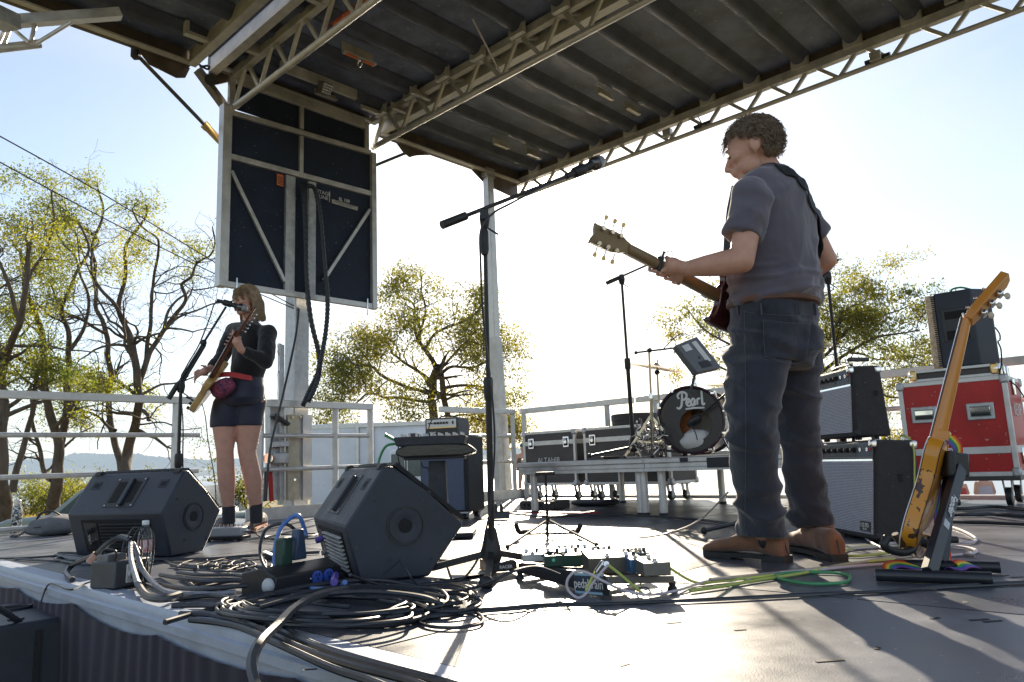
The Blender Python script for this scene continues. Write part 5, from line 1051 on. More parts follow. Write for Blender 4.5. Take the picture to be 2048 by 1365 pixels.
# light coloured loops near the right guitar stand
fl([(1420,1160,.03),(1500,1152),(1600,1142),(1700,1130),(1800,1112),(1900,1108),(1950,1112)], .0058, CLILAC2, 'pale grey cable running right below the guitarist\'s boots', 'cable')
fl([(1560,1146),(1640,1140),(1700,1134),(1780,1128),(1860,1124)], .0055, CLILAC, 'lilac cable lying right of the guitarist\'s boots', 'cable')
lp_ = [(1800,1108),(1750,1090),(1727,1068),(1740,1048),(1780,1040),(1830,1044),(1880,1050),(1920,1060),(1952,1078),(1930,1086),(1860,1080),(1800,1086),(1760,1088)]
fl(lp_, .0058, CLILAC, 'lilac cable loop on the floor behind the yellow guitar', 'cable')
fl([(1700,1098),(1800,1092),(1900,1092),(1950,1100),(1940,1108),(1880,1112)], .0055, CLILAC, 'lower lilac cable loop right of the yellow guitar stand', 'cable')
fl([(1680,1108),(1700,1098),(1760,1092),(1810,1094),(1790,1104),(1720,1112),(1690,1112)], .0055, CGRN, 'olive cable loop beside the guitarist\'s right boot', 'cable')
fl([(1380,1182),(1450,1172),(1520,1160),(1600,1148),(1660,1135),(1700,1128),(1790,1118)], .0055, CGRN, 'yellow-green cable running from the pedalboard to the yellow guitar', 'cable')
fl([(1700,1152),(1690,1165),(1620,1168),(1560,1158),(1555,1150),(1600,1145),(1670,1146),(1700,1152)], .0055, CGREEN, 'green cable loop on the floor in front of the guitarist\'s boots', 'cable')

# ---------------------------------------------------------------- pedalboard
p1, p2, p3 = FP(1042, 1150), FP(1240, 1200), FP(1350, 1172)
PBz = thing('pedalboard', 'black aluminium pedalboard on stubby feet in front of the guitarist, pale blue name plate', 'pedalboard', FP(1180, 1180))
# it is a slanted ladder frame: near corner at P2
A_ = FP(1040, 1158); B_ = FP(1213, 1199); C_ = FP(1345, 1181)
tA, tB, tC = Vector((A_.x, A_.y, .056)), Vector((B_.x, B_.y, .070)), Vector((C_.x, C_.y, .047))
ab = (B_-A_); M().add([A_+Z*.02, B_+Z*.004, B_+Z*.070, A_+Z*.056]+[q+Y*.02+X*.01 for q in (A_+Z*.02, B_+Z*.004, B_+Z*.070, A_+Z*.056)], [(0,1,2,3),(7,6,5,4),(0,4,5,1),(1,5,6,2),(2,6,7,3),(3,7,4,0)]).obj('side_panel', BLK, PBz, bev=.003)
for k in range(4):
    a = tB.lerp(tA, k/3.); M().bar(a-Z*.012, a+(tC-tB)-Z*.012, .03, .022).obj('rail', BLKM if k else mat('grey_rail', (.14, .13, .12), .4, .4), PBz, bev=.003)
for p in (A_, B_, C_, A_+(C_-B_)):
    M().lathe([(.017, 0), (.014, .010), (.010, .014), (.013, .028)], Vector((p.x, p.y, 0)), Z, 14).obj('foot', RUB, PBz)
yz_ = PN(1150, 1188, ab.cross(Z).normalized(), ab.cross(Z).normalized().dot(A_)); 
pn_ = ab.cross(Z).normalized(); pn_ = pn_ if pn_.y < 0 else -pn_; pk__ = pn_.dot(A_)+.003
na, nb = PN(1151, 1177, pn_, pk__), PN(1207, 1181, pn_, pk__); nx = (nb-na); hh_ = (PN(1151, 1154, pn_, pk__)-na).length; nz_ = Z
M().prism([(-.02, -.45), (1.04, -.45), (1.04, 1.35), (-.02, 1.35)], na, nx, nz_*hh_, pn_*.001).obj('name_plate', mat('navy_plate', (.03, .05, .08), .5), PBz)
for t_ in (-.40, 1.12): M().prism([(0, t_), (1.02, t_), (1.02, t_+.2), (0, t_+.2)], na, nx, nz_*hh_, pn_*.002).obj('plate_stripe', mat('pale_blue_print', (.3, .5, .62), .5), PBz)
text('plate_text', 'pedaltrain', hh_*1.12, na+nx*.5+nz_*hh_*.42+pn_*.003, nx, nz_, PRINT, PBz, bold=.0003)
# pedals on the board
def pedal(label, px, py, w__, h__, dep, col, yaw=.0, knobs=3, foot=True, txt=None, zb=.062, nm='effects_pedal'):
    p = FP(px, py, zb); dd = (p-CAMP).dot(_F); sx, sz, sy = w__*dd/FPX, h__*dd/FPX, dep; g = L(nm, label, 'effects pedal', p, yaw, 'effects pedals on the pedalboard')
    g.add(M().prism([(0, 0), (sy, 0), (sy, sz*1.12), (0, sz*.88)], (-sx/2, 0, 0), Y, Z, X*sx), 'case', mat('pedal_enamel', col, .38, .3, .15, 20), bev=.003)
    for k in range(knobs): x = -sx/2+sx*(k+.5)/knobs; g.add(M().cyl((x, sy*.72, sz*1.04), (x, sy*.72, sz*1.04+.011), .0075, .006, n=10), 'knob', BLK if k % 2 else ALUD)
    if foot: g.add(M().cyl((0, sy*.2, sz*.9), (0, sy*.2, sz*.9+.010), .006, n=10).cyl((0, sy*.2, sz*.9), (0, sy*.2, sz*.9+.003), .010, n=8), 'foot_switch', CHROME)
    if txt: g.text('pedal_text', txt, sz*.5, (0, -.001, sz*.45), X, Z, PRINT)
    return g
g = pedal('dark green effects pedal with a round pale logo, centre of the pedalboard', 1128, 1134, 76, 25, .10, (.012, .05, .035), .02, 4)
g.add(M().lathe([(.006, 0), (.006, .001), (.001, .001)], (-.035, -.001, .024), -Y, 16), 'logo', mat('mint_print', (.1, .5, .35), .5))
pedal('plain grey-brown effects pedal, largest on the pedalboard', 1219, 1146, 82, 33, .11, (.10, .09, .075), .12, 0)
pedal('olive volume pedal behind the green pedal', 1150, 1118, 66, 18, .08, (.12, .11, .06), .1, 5)
pedal('blue effects pedal right of the large grey one', 1277, 1147, 32, 30, .10, (.05, .13, .26), .2, 2)
pedal('grey wedge pedal at the right end of the pedalboard', 1316, 1152, 58, 28, .10, (.16, .15, .13), .2, 1, foot=True)
pedal('white effects pedal left of the green one on the pedalboard', 1066, 1124, 42, 16, .08, (.5, .5, .5), .05, 2)
pedal('black effects pedal with teal edge at the back of the pedalboard', 1276, 1122, 50, 16, .06, (.04, .06, .06), .15, 6)
pedal('small black effects pedal behind the large grey one', 1208, 1116, 44, 14, .06, (.05, .05, .05), .1, 4)
pc = pedal('black pedal marked RACER at the left, leaning by the stand foot', 1006, 1144, 62, 20, .11, (.045, .045, .055), .35, 0, foot=False, zb=.012)
pc.text('pedal_text', 'RACER', .017, (.012, -.0012, .017), X, Z, PRINT, bold=.0004)
# patch leads
cable('patch_lead', [PD(1216, 1130, 2.28), PD(1200, 1148, 2.27), PD(1185, 1168, 2.27), PD(1172, 1188, 2.27), PD(1155, 1196, 2.27), PD(1136, 1180, 2.28), PD(1135, 1160, 2.28), PD(1150, 1144, 2.28), PD(1172, 1145, 2.27), PD(1205, 1162, 2.26), PD(1245, 1180, 2.26), FP(1300, 1190, .012), FP(1360, 1180, .01), FP(1420, 1162, .01), FP(1500, 1158, .008)], .0042, CLILAC, 'lilac patch lead looping over the pedalboard name plate', 'cable')
pl_ = thing('jack_plug', 'silver jack plug on the grey pedal, left of two', 'plug', PD(1205, 1128, 2.3)); M().cyl(PD(1203, 1127, 2.31), PD(1190, 1146, 2.28), .0062, n=12).obj('barrel', CHROME, pl_); M().sph(PD(1204, 1126, 2.32), .008, 10, 6).obj('plug_tip', CHROME, pl_)
M().cyl(PD(1188, 1148, 2.28), PD(1172, 1182, 2.27), .0045, n=8).obj('heat_shrink', CGRN, None, 'yellow-green sleeve on the lilac patch lead', 'cable')
cable('patch_lead', [PD(1216, 1130, 2.3), PD(1235, 1145, 2.29), PD(1262, 1168, 2.28), PD(1288, 1190, 2.27)], .0045, CGRN, 'green and yellow patch lead running down right from the grey pedal', 'cable')
M().lathe([(.009, 0), (.009, .006), (.005, .006)], PD(1214, 1129, 2.31), (-.4, -1, .3), 14).obj('jack_plug', CHROME, None, 'round jack socket end on the grey pedal, right of two', 'plug')
M().tube([PD(1287+14*math.cos(a), 1187+12*math.sin(a), 2.28) for a in np.linspace(0, 6.6, 22)], .0025, 6).obj('cable_ring', CEM, None, 'small black tie ring at the end of the yellow patch lead', 'cable')
cable('patch_lead', [PD(1340, 1135, 2.45), PD(1320, 1134, 2.42), PD(1295, 1140, 2.4), PD(1283, 1150, 2.38), PD(1281, 1172, 2.36)], .003, CGRN, 'small olive lead bending over the grey wedge pedal', 'cable')
cable('patch_lead', [PD(1340, 1137, 2.45), FP(1390, 1165, .01), FP(1440, 1163, .01), FP(1550, 1150, .01)], .0045, CGRN, 'olive lead leaving the pedalboard to the right', 'cable')
M().cyl(PD(1305, 1139, 2.4), PD(1328, 1143, 2.4), .006, n=8).obj('jack_plug', BLK, None, 'black jack plug lying on the grey wedge pedal', 'plug')
for k in range(14):
    x0 = 1075+random.uniform(0, 230); y0 = 1112+ (x0-1075)*.05+random.uniform(-3, 6); dd = 2.6-(x0-1075)*.0003
    cable('patch_lead', [PD(x0, y0, dd), PD(x0+12, y0-8, dd), PD(x0+26, y0-3, dd), PD(x0+30, y0+8, dd)], .003, CEM, 'short black patch lead between pedals on the pedalboard', 'cable', 'short patch leads between pedals')
# set list
sl_ = M(); vs = []
SLa, SLb, SLc = FP(905, 1163, .002), FP(1000, 1148, .002), FP(975, 1118, .002); 
for j in range(7):
    for i in range(9):
        p = SLa.lerp(SLb, i/8)+(SLc-SLb)*(j/6); vs.append(p+Z*(.004+.006*(1+noise.noise(p*9))))
sl_.add(vs, [(j*9+i, j*9+i+1, (j+1)*9+i+1, (j+1)*9+i) for j in range(6) for i in range(8)])
PAPER = mat('paper', (.62, .58, .52), .8)
slo = sl_.obj('set_list', PAPER, None, 'crumpled handwritten paper set list on the floor behind the stand foot', 'paper')
for j, tx in enumerate(('MAYBE SO', 'HOLD ON', 'GOLDEN ISLE', 'SOFT RAIN', 'THE CITY')):
    text('handwriting', tx, .026, SLa.lerp(SLb, .5)+(SLc-SLb)*(.85-.17*j)+Z*.02, (SLb-SLa), (SLc-SLb), BLK, slo, bold=.0004)
# speaker below the stage edge, lower left
q = PD(38, 1300, 2.6); sbw = L('subwoofer', 'black loudspeaker on the ground below the stage edge at the lower left', 'loudspeaker', PD(20, 1236, 3.0)-Z*.62, .75)
sbw.add(M().box((-.2, .2, .3), (.75, .62, .62)), 'cabinet', CAB, bev=.015); sbw.add(M().box((.08, -.112, .3), (.02, .02, .55)), 'grille_edge', GRILL); sbw.add(M().cyl((.02, .0, .612), (.02, .0, .616), .03, n=18), 'pole_cup', BLK)
for x, y, w_ in ((-.2, .1, .1), (.05, .3, .08)): sbw.add(M().tube([(x+w_*math.cos(a), y+w_*.6*math.sin(a), .615) for a in np.linspace(0, 6.3, 20)], .008, 6), 'cable_loop', CEM)
fl_ = M().tube(spline([PD(-10, 1212, 2.9), PD(30, 1238, 2.95), PD(60, 1262, 3.0), PD(100, 1290, 3.0)], 6), .012, 8).obj('thick_cable', CEM, None, 'black cable draped on the loudspeaker below the stage edge', 'cable')
# ---------------------------------------------------------------- people
def organic(mb, voxel, smooth=3, fold=None, decim=None):
    me = mb.mesh('tmp', SKIN, False); ob = bpy.data.objects.new('tmp', me); COL.objects.link(ob)
    r = ob.modifiers.new('r', 'REMESH'); r.mode = 'VOXEL'; r.voxel_size = voxel
    if smooth: s = ob.modifiers.new('s', 'SMOOTH'); s.factor = .5; s.iterations = smooth
    dg = bpy.context.evaluated_depsgraph_get(); out = bpy.data.meshes.new_from_object(ob.evaluated_get(dg))
    bpy.data.objects.remove(ob); bpy.data.meshes.remove(me)
    if fold:
        n = len(out.vertices); co = np.empty(n*3); nn = np.empty(n*3); out.vertices.foreach_get('co', co); out.vertices.foreach_get('normal', nn)
        co = co.reshape(-1, 3); nn = nn.reshape(-1, 3)
        d = np.array([fold(Vector(c)) for c in co]); co += nn*d[:, None]; out.vertices.foreach_set('co', co.ravel()); out.update()
    return out
def finish(name, me, m, parent, label=None):
    me.name = name; me.materials.clear(); me.materials.append(m); me.polygons.foreach_set('use_smooth', [True]*len(me.polygons))
    return link(name, me, parent, label)
def chain(mb, pts, rs, n=14):
    mb.tube(pts, rs, n)
    for p, r_ in ((pts[0], rs[0]), (pts[-1], rs[-1])): mb.sph(p, r_, 12, 8)
    for p, r_ in zip(pts[1:-1], rs[1:-1]): mb.sph(p, r_, 10, 6)
    return mb
def lofty(mb, rings, n=28, sq=1.0):
    out = []
    for c, a, b, A_, B_ in rings:            # centre, axis vectors (unit), radii
        r_ = []
        for j in range(n):
            q = 2*math.pi*j/n; cc, ss = math.cos(q), math.sin(q)
            r_.append(Vector(c)+a*(math.copysign(abs(cc)**sq, cc)*A_)+b*(math.copysign(abs(ss)**sq, ss)*B_))
        out.append(r_)
    return mb.loft(out)
def hfrm(c, fwd, up):
    x = fwd.normalized(); y = up.cross(x).normalized(); z = x.cross(y); return Matrix.Translation(c) @ Matrix((x, y, z)).transposed().to_4x4()
def headparts(mb, m, s=1.0, fem=False):
    r3 = m.to_3x3().normalized()
    def E(c, r_): mb.sph(m @ (Vector(c)*s), tuple(q*s for q in r_), 20, 14, r3)
    E((-.012, 0, .035), (.094, .075, .088)); E((.025, 0, .01), (.068, .066, .085)); E((.035, 0, -.045), (.055, .052, .058)); E((.06, 0, -.088), (.03, .032, .024))
    for y in (-1, 1): E((.03, y*.042, -.06), (.04, .02, .035)); E((.062, y*.038, -.012), (.025, .022, .02)); E((.08, y*.03, .022), (.012, .024, .008)); E((.078, y*.031, .006), (.011, .015, .0085))
    chain(mb, [m @ Vector((x*s, 0, z*s)) for x, z in ((.09, .012), (.102, -.01), (.113, -.03))], [.008*s, .0095*s, .0125*s]); E((.104, .011, -.035), (.009, .008, .007)); E((.104, -.011, -.035), (.009, .008, .007))
    E((.084, 0, -.05), (.022, .022, .022)); E((.093, 0, -.058), (.012, .024, .0055)); E((.09, 0, -.068), (.012, .02, .006)); E((.085, 0, -.046), (.014, .02, .012))
    for y in (-1, 1):                         # ears
        for k in range(9):
            a = -1.2+k*.42; E((-.012-.014*math.sin(a)*1.1, y*(.074+.004*math.cos(a)), .0-.028*math.cos(a)*-1-.006), (.006, .0045, .007))
        E((-.008, y*.079, -.010), (.017, .009, .027)); E((-.002, y*.073, -.034), (.007, .005, .009))
def hand(mb, wrist, palm, fdirs, thumb, s=1.0):
    """wrist, palm centre, list of finger polylines, thumb polyline"""
    mb.sph(Vector(palm), (.036*s, .036*s, .036*s), 12, 8); chain(mb, [wrist, Vector(wrist).lerp(Vector(palm), .6), palm], [.026*s, .03*s, .034*s])
    for f in fdirs: chain(mb, [Vector(p) for p in f], [.0098*s, .0092*s, .0085*s, .0075*s][:len(f)], 10)
    chain(mb, [Vector(p) for p in thumb], [.0125*s, .011*s, .0095*s][:len(thumb)], 10)
HAIRG = mat('grey_brown_hair', (.24, .165, .115), .45, 0, .5, 60, sheen=.2, col2=(.52, .43, .34)); HAIRB = mat('blonde_hair', (.62, .45, .27), .42, 0, .3, 60, col2=(.33, .21, .12))
translucent(HAIRG, .5); translucent(HAIRB, .35)

# ---- the guitarist
dm = 2.98
man = thing('person', 'man seen from behind in grey T-shirt, dark jeans and brown boots playing electric guitar', 'person', FP(1545, 1118))
f_ = Vector((-.68, .73, 0)); r_ = Vector((.73, .68, 0))          # facing, his right
def mp(x, y, dd=0): return PD(x, y, dm+dd)
TOR = [(mp(1553, 640), .195, .165), (mp(1553, 612), .197, .165), (mp(1552, 575), .197, .172), (mp(1551, 530), .190, .160), (mp(1552, 480), .188, .143), (mp(1553, 435), .192, .13), (mp(1552, 400), .190, .115), (mp(1548, 374), .165, .098), (mp(1540, 356), .12, .085), (mp(1531, 342), .075, .072)]
TOR = [(c-_R*.010, a*.95, b*.96) for c, a, b in TOR]
# skin body
mb = M()
lofty(mb, [(c, r_, f_, a-(.03 if i < 4 else .014), b-(.03 if i < 4 else .014)) for i, (c, a, b) in enumerate(TOR)])
chain(mb, [mp(1541, 362), mp(1529, 338), mp(1512, 318)], [.068, .060, .058])
hm_ = hfrm(mp(1505, 303, -.01), Vector((-.90, .34, -.27)), Vector((-.28, .1, 1)))
headparts(mb, hm_, 1.03)
shL, elL, wrL = mp(1502, 396, -.12), mp(1484, 522, -.20), mp(1374, 538, -.10)
chain(mb, [shL, shL.lerp(elL, .5), elL], [.056, .052, .046]); chain(mb, [elL, elL.lerp(wrL, .3), elL.lerp(wrL, .7), wrL], [.047, .050, .040, .030])
shR, elR, wrR = mp(1598, 424, .13), mp(1652, 520, .13), mp(1545, 592, .32)
chain(mb, [shR, shR.lerp(elR, .5), elR], [.055, .05, .044]); chain(mb, [elR, elR.lerp(wrR, .4), wrR], [.045, .044, .03])
# guitar neck line
gh, gn_, gb = mp(1222, 484, -.20), mp(1253, 497, -.17), mp(1436, 592, .08)
nd = (gb-gn_).normalized()
def on(t, a=0, b=0, c=0): return gn_.lerp(gb, t)
gN = (f_*.93+Z*.25); gN = (gN-nd*gN.dot(nd)).normalized(); gW = nd.cross(gN).normalized(); gW = gW if gW.z > 0 else -gW
pm_ = on(.49)+Vector((0, -.03, -.022)); hp_ = mp(1345, 533, -.10)
fing = []
for k in range(4):
    t = .30+.085*k; c = on(t)
    fing.append([hp_.lerp(c, .35)-Z*.02, c-gW*.034-gN*.012, c-gW*.028+gN*.026, c+gW*.006+gN*.032])
th = [hp_+Z*.01, on(.42)+gW*.012-gN*.034, on(.36)+gW*.036-gN*.016]
hand(mb, wrL, hp_, fing, th, 1.0); chain(mb, [hp_, on(.5)-gW*.02-gN*.03], [.03, .024])
bR = mp(1515, 600, .36)
fR = [[bR, bR+Vector((-.03, .02, -.03+.018*k)), bR+Vector((-.065, .01, -.04+.018*k)), bR+Vector((-.085, -.01, -.045+.018*k))] for k in range(4)]
hand(mb, wrR, bR, fR, [bR, bR+Vector((-.03, 0, .04)), bR+Vector((-.06, -.01, .05))])
# legs under the jeans
hipL, knL, anL = mp(1512, 660, -.05), mp(1503, 862, -.12), mp(1523, 1062, -.06)
hipR, knR, anR = mp(1600, 660, .10), mp(1605, 850, .06), mp(1628, 1040, .12)
for a, b, c in ((hipL, knL, anL), (hipR, knR, anR)): chain(mb, [a, b, c], [.06, .042, .04])
finish('body', organic(mb, .0062, 2), SKIN, man)
# shirt
SHIRT = mat('grey_tshirt', (.105, .096, .128), .9, 0, .12, 5, .12, 500, sheen=.5)
def creases(m, sc=9, dist=.012, st=.55):
    n = m.node_tree.nodes; l = m.node_tree.links; b = n['Principled BSDF']; t = n.new('ShaderNodeTexCoord'); mp_ = n.new('ShaderNodeMapping'); mp_.inputs['Scale'].default_value = (1, 1, .55); mp_.inputs['Rotation'].default_value = (.4, .5, 0)
    z = n.new('ShaderNodeTexNoise'); z.inputs['Scale'].default_value = sc; z.inputs['Detail'].default_value = 3; z.inputs['Distortion'].default_value = 1.2
    bp = n.new('ShaderNodeBump'); bp.inputs['Strength'].default_value = st; bp.inputs['Distance'].default_value = dist; old = b.inputs['Normal'].links[0].from_socket if b.inputs['Normal'].links else None
    l.new(t.outputs['Object'], mp_.inputs['Vector']); l.new(mp_.outputs[0], z.inputs['Vector']); l.new(z.outputs['Fac'], bp.inputs['Height'])
    if old: l.new(old, bp.inputs['Normal'])
    l.new(bp.outputs[0], b.inputs['Normal'])
creases(SHIRT)
mb = M()
lofty(mb, [(c, r_, f_, a+.006, b+.006) for c, a, b in TOR[1:]][:8]+[(mp(1540, 354), r_, f_, .11, .083), (mp(1534, 344), r_, f_, .078, .076)], sq=.95)
for sh, el, e_, rr, rr0 in ((shL, elL, mp(1484, 474, -.165), .073, .072), (shR, elR, mp(1633, 474, .13), .062, .062)):
    a = mp(1540, 380) if sh is shL else mp(1575, 385, .04)
    mb.tube([a, sh, sh.lerp(e_, .5), e_], [.07, rr0, rr, rr*.99], 20); mb.sph(sh, .074 if sh is shL else .062, 16, 10)
def foldshirt(p):
    q = Vector((p.x*5+p.z*3.0, p.y*5, p.z*2.2)); v = noise.noise(q)
    low = math.exp(-((p.z-mp(1550, 590).z)/.10)**2)
    c1 = 1-abs(noise.noise(Vector((p.x*4.5+p.z*4.5, p.y*4.5-p.z*2, p.z*3.0+7))))*3.2; c1 = max(0, c1)     # sharp diagonal creases
    c2 = 1-abs(noise.noise(Vector((p.x*7-p.z*6, p.y*7, p.z*4+3))))*3.4; c2 = max(0, c2)
    c3 = 1-abs(noise.noise(Vector((p.x*5, p.y*5, p.z*20))))*3.2; c3 = max(0, c3)
    return .010*v + .014*c1*(.4+.6*abs(v)*2) + .009*c2 + low*1.3*(.011*c3 + .010*noise.noise(Vector((p.x*5, p.y*5, p.z*15)))) - .004
shirt = finish('shirt', organic(mb, .0075, 5, foldshirt), SHIRT, man)
from mathutils.bvhtree import BVHTree
def bvh_of(o): return BVHTree.FromPolygons([v.co.copy() for v in o.data.vertices], [tuple(p.vertices) for p in o.data.polygons])
bs = bvh_of(shirt)
def snap(bv, p, off): q = bv.find_nearest(p); return q[0]+q[1]*off
# collar and strap ride on the shirt
cl = [mp(1536, 346)+r_*(.077*math.cos(a))+f_*(.074*math.sin(a)) for a in np.linspace(0, 2*math.pi, 25)]
M().tube(cl, .008, 8, cap=False, flat=1.2).obj('collar', SHIRT, man)
STRP = mat('black_woven_strap', (.015, .016, .02), .7, 0, .2, 60, .2, 400)
def ribbon(pts, w_, th, nfn, name, m, parent, label=None, group=None, cat=None):
    mb = M(); P = pts; k = len(P); rings = []
    for i, p in enumerate(P):
        t = (P[min(i+1, k-1)]-P[max(i-1, 0)]).normalized(); nn = nfn(p); nn = (nn-t*nn.dot(t)).normalized(); s_ = t.cross(nn)
        rings.append([p-s_*w_/2-nn*th/2, p+s_*w_/2-nn*th/2, p+s_*w_/2+nn*th/2, p-s_*w_/2+nn*th/2])
    mb.loft(rings); return mb.obj(name, m, parent, label, cat, group)
sp = spline([mp(1512, 352, .1), mp(1530, 341, -.03), mp(1562, 348, -.06), mp(1590, 372, -.05), mp(1612, 405, -.04), mp(1632, 450, 0), mp(1641, 500, .03), mp(1640, 545, .12)], 8)
sp = [snap(bs, p, .009) for p in sp]
def nshirt(p): q = bs.find_nearest(p); return q[1]
ribbon(sp, .062, .004, nshirt, 'guitar_strap', STRP, None, 'black guitar strap over the shoulder of the man in the grey T-shirt', None, 'strap')
ribbon([mp(1470, 372, -.02), mp(1460, 420, .0), mp(1455, 470, .02), mp(1452, 520, .04), mp(1446, 560, .08)], .05, .004, lambda p: Vector((-1, -.2, 0)), 'guitar_strap', STRP, None, 'front end of the black guitar strap, hanging ahead of the man\'s left sleeve', None, 'strap')
# jeans
JEAN = mat('washed_black_jeans', (.022, .027, .043), .92, 0, .35, 4, .25, 700, sheen=.4)
mb = M()
lofty(mb, [(mp(1547, 607), r_, f_, .181, .152), (mp(1547, 625), r_, f_, .185, .154), (mp(1547, 660), r_, f_, .189, .158), (mp(1547, 695), r_, f_, .186, .158), (mp(1548, 722), r_, f_, .162, .134)], sq=.92)
chain(mb, [mp(1590, 672, -.06), mp(1592, 700, -.06)], [.095, .085]); chain(mb, [mp(1525, 678, -.08), mp(1528, 705, -.09)], [.09, .085])
lofty(mb, [(mp(1516, 690, -.04), r_, f_, .105, .13), (mp(1509, 760, -.08), r_, f_, .098, .118), (mp(1503, 850, -.10), r_, f_, .083, .095), (mp(1507, 930, -.09), r_, f_, .078, .09), (mp(1516, 1000, -.07), r_, f_, .077, .086), (mp(1524, 1058, -.05), r_, f_, .080, .090), (mp(1525, 1070, -.05), r_, f_, .083, .092)])
lofty(mb, [(mp(1583, 690, .06), r_, f_, 0.0940, 0.1140), (mp(1590, 760, .05), r_, f_, 0.0865, 0.1026), (mp(1596, 850, .05), r_, f_, 0.0752, 0.0874), (mp(1606, 930, .07), r_, f_, 0.0724, 0.0817), (mp(1619, 1000, .09), r_, f_, 0.0733, 0.0798), (mp(1625, 1049, .09), r_, f_, 0.0780, 0.0826)])
def foldj(p):
    zk = mp(1500, 850).z; za = mp(1500, 1045).z; k = math.exp(-((p.z-zk)/.13)**2); a = math.exp(-((p.z-za)/.10)**2); h = math.exp(-((p.z-mp(1500, 710).z)/.08)**2)
    c1 = max(0, 1-abs(noise.noise(Vector((p.x*5+p.z*6, p.y*5-p.z*3, p.z*6.5))))*3.2); c2 = max(0, 1-abs(noise.noise(Vector((p.x*5-p.z*6, p.y*5, p.z*8+4))))*3.2)
    v = .007*noise.noise(Vector((p.x*5, p.y*5, p.z*3))) + .0025*noise.noise(p*20) + .004*c2
    return v*1.2 + (.008+k*.009+a*.013+h*.014)*c1 + (.5*k+a)*.007*noise.noise(Vector((p.x*6+p.z*4, p.y*6, p.z*14))) - .004
jeans = finish('jeans', organic(mb, .0075, 3, foldj), JEAN, man)
bj = bvh_of(jeans); creases(JEAN, 12, .010, .6)
def patch(cornerpx, bv, off, nu, nv, name, m, parent, dd=-.2):
    (a, b, c, d) = cornerpx; vs = []
    for j in range(nv):
        for i in range(nu):
            s_, t = i/(nu-1), j/(nv-1); x = (a[0]*(1-s_)+b[0]*s_)*(1-t)+(d[0]*(1-s_)+c[0]*s_)*t; y = (a[1]*(1-s_)+b[1]*s_)*(1-t)+(d[1]*(1-s_)+c[1]*s_)*t
            q = bv.ray_cast(CAMP, ray(x, y).normalized()); 
            if q[0] is None: q = bv.find_nearest(mp(x, y, dd))
            nq = q[1] if q[1].dot(ray(x, y)) < 0 else -q[1]
            vs.append(q[0]+nq*off)
    mb = M(); mb.add(vs, [(j*nu+i, j*nu+i+1, (j+1)*nu+i+1, (j+1)*nu+i) for j in range(nv-1) for i in range(nu-1)]); o = mb.obj(name, m, parent)
    sd = o.modifiers.new('t', 'SOLIDIFY'); sd.thickness = .003; sd.offset = -1; return o, vs
pk, pv = patch([(1526, 640), (1620, 648), (1612, 722), (1530, 716)], bj, .0045, 12, 12, 'back_pocket', JEAN, man)
STI = mat('grey_stitching', (.10, .10, .12), .8)
def surfline(pxs, bv, off, rr, name, m, parent, dd=-.2):
    P = []
    for (x, y) in pxs:
        q = bv.ray_cast(CAMP, ray(x, y).normalized())
        if q[0] is None: q = bv.find_nearest(mp(x, y, dd))
        nq = q[1] if q[1].dot(ray(x, y)) < 0 else -q[1]
        P.append(q[0]+nq*off)
    return M().tube(P, rr, 5).obj(name, m, parent)
for off_ in (0, 3): surfline([(1527+off_, 641+off_), (1619-off_, 649+off_)], bj, .009, .001, 'seam', STI, man)
surfline([(1527+(1530-1527)*t, 641+75*t) for t in np.linspace(0, 1, 9)]+[(1530+41*t, 716+12*t) for t in np.linspace(.1, 1, 6)]+[(1571+41*t, 728-6*t) for t in np.linspace(.1, 1, 6)]+[(1612+7*t, 722-73*t) for t in np.linspace(.1, 1, 9)], bj, .009, .0012, 'seam', STI, man)
surfline([(1490+2*math.sin(t*3), 625+t*430) for t in np.linspace(0, 1, 40)], bj, .003, .0012, 'side_seam', STI, man)
surfline([(1474, 620), (1500, 626), (1540, 630), (1580, 632), (1620, 633), (1640, 634)], bj, .004, .0012, 'seam', STI, man)
BELT = mat('brown_leather', (.14, .075, .055), .55, 0, .2, 12)
bt = [mp(1547, 609)+r_*(.184*math.cos(a))+f_*(.155*math.sin(a)) for a in np.linspace(0, 2*math.pi, 33)]
M().tube(bt, .019, 8, cap=False, flat=.8).obj('belt', BELT, man)
for x in (1474, 1522, 1594, 1628):
    q = bj.ray_cast(CAMP, ray(x, 625).normalized()); 
    if q[0]: M().bar(q[0]-_F*.012+Z*.035, q[0]-_F*.012-Z*.01, .012, .005).obj('belt_loop', JEAN, man)
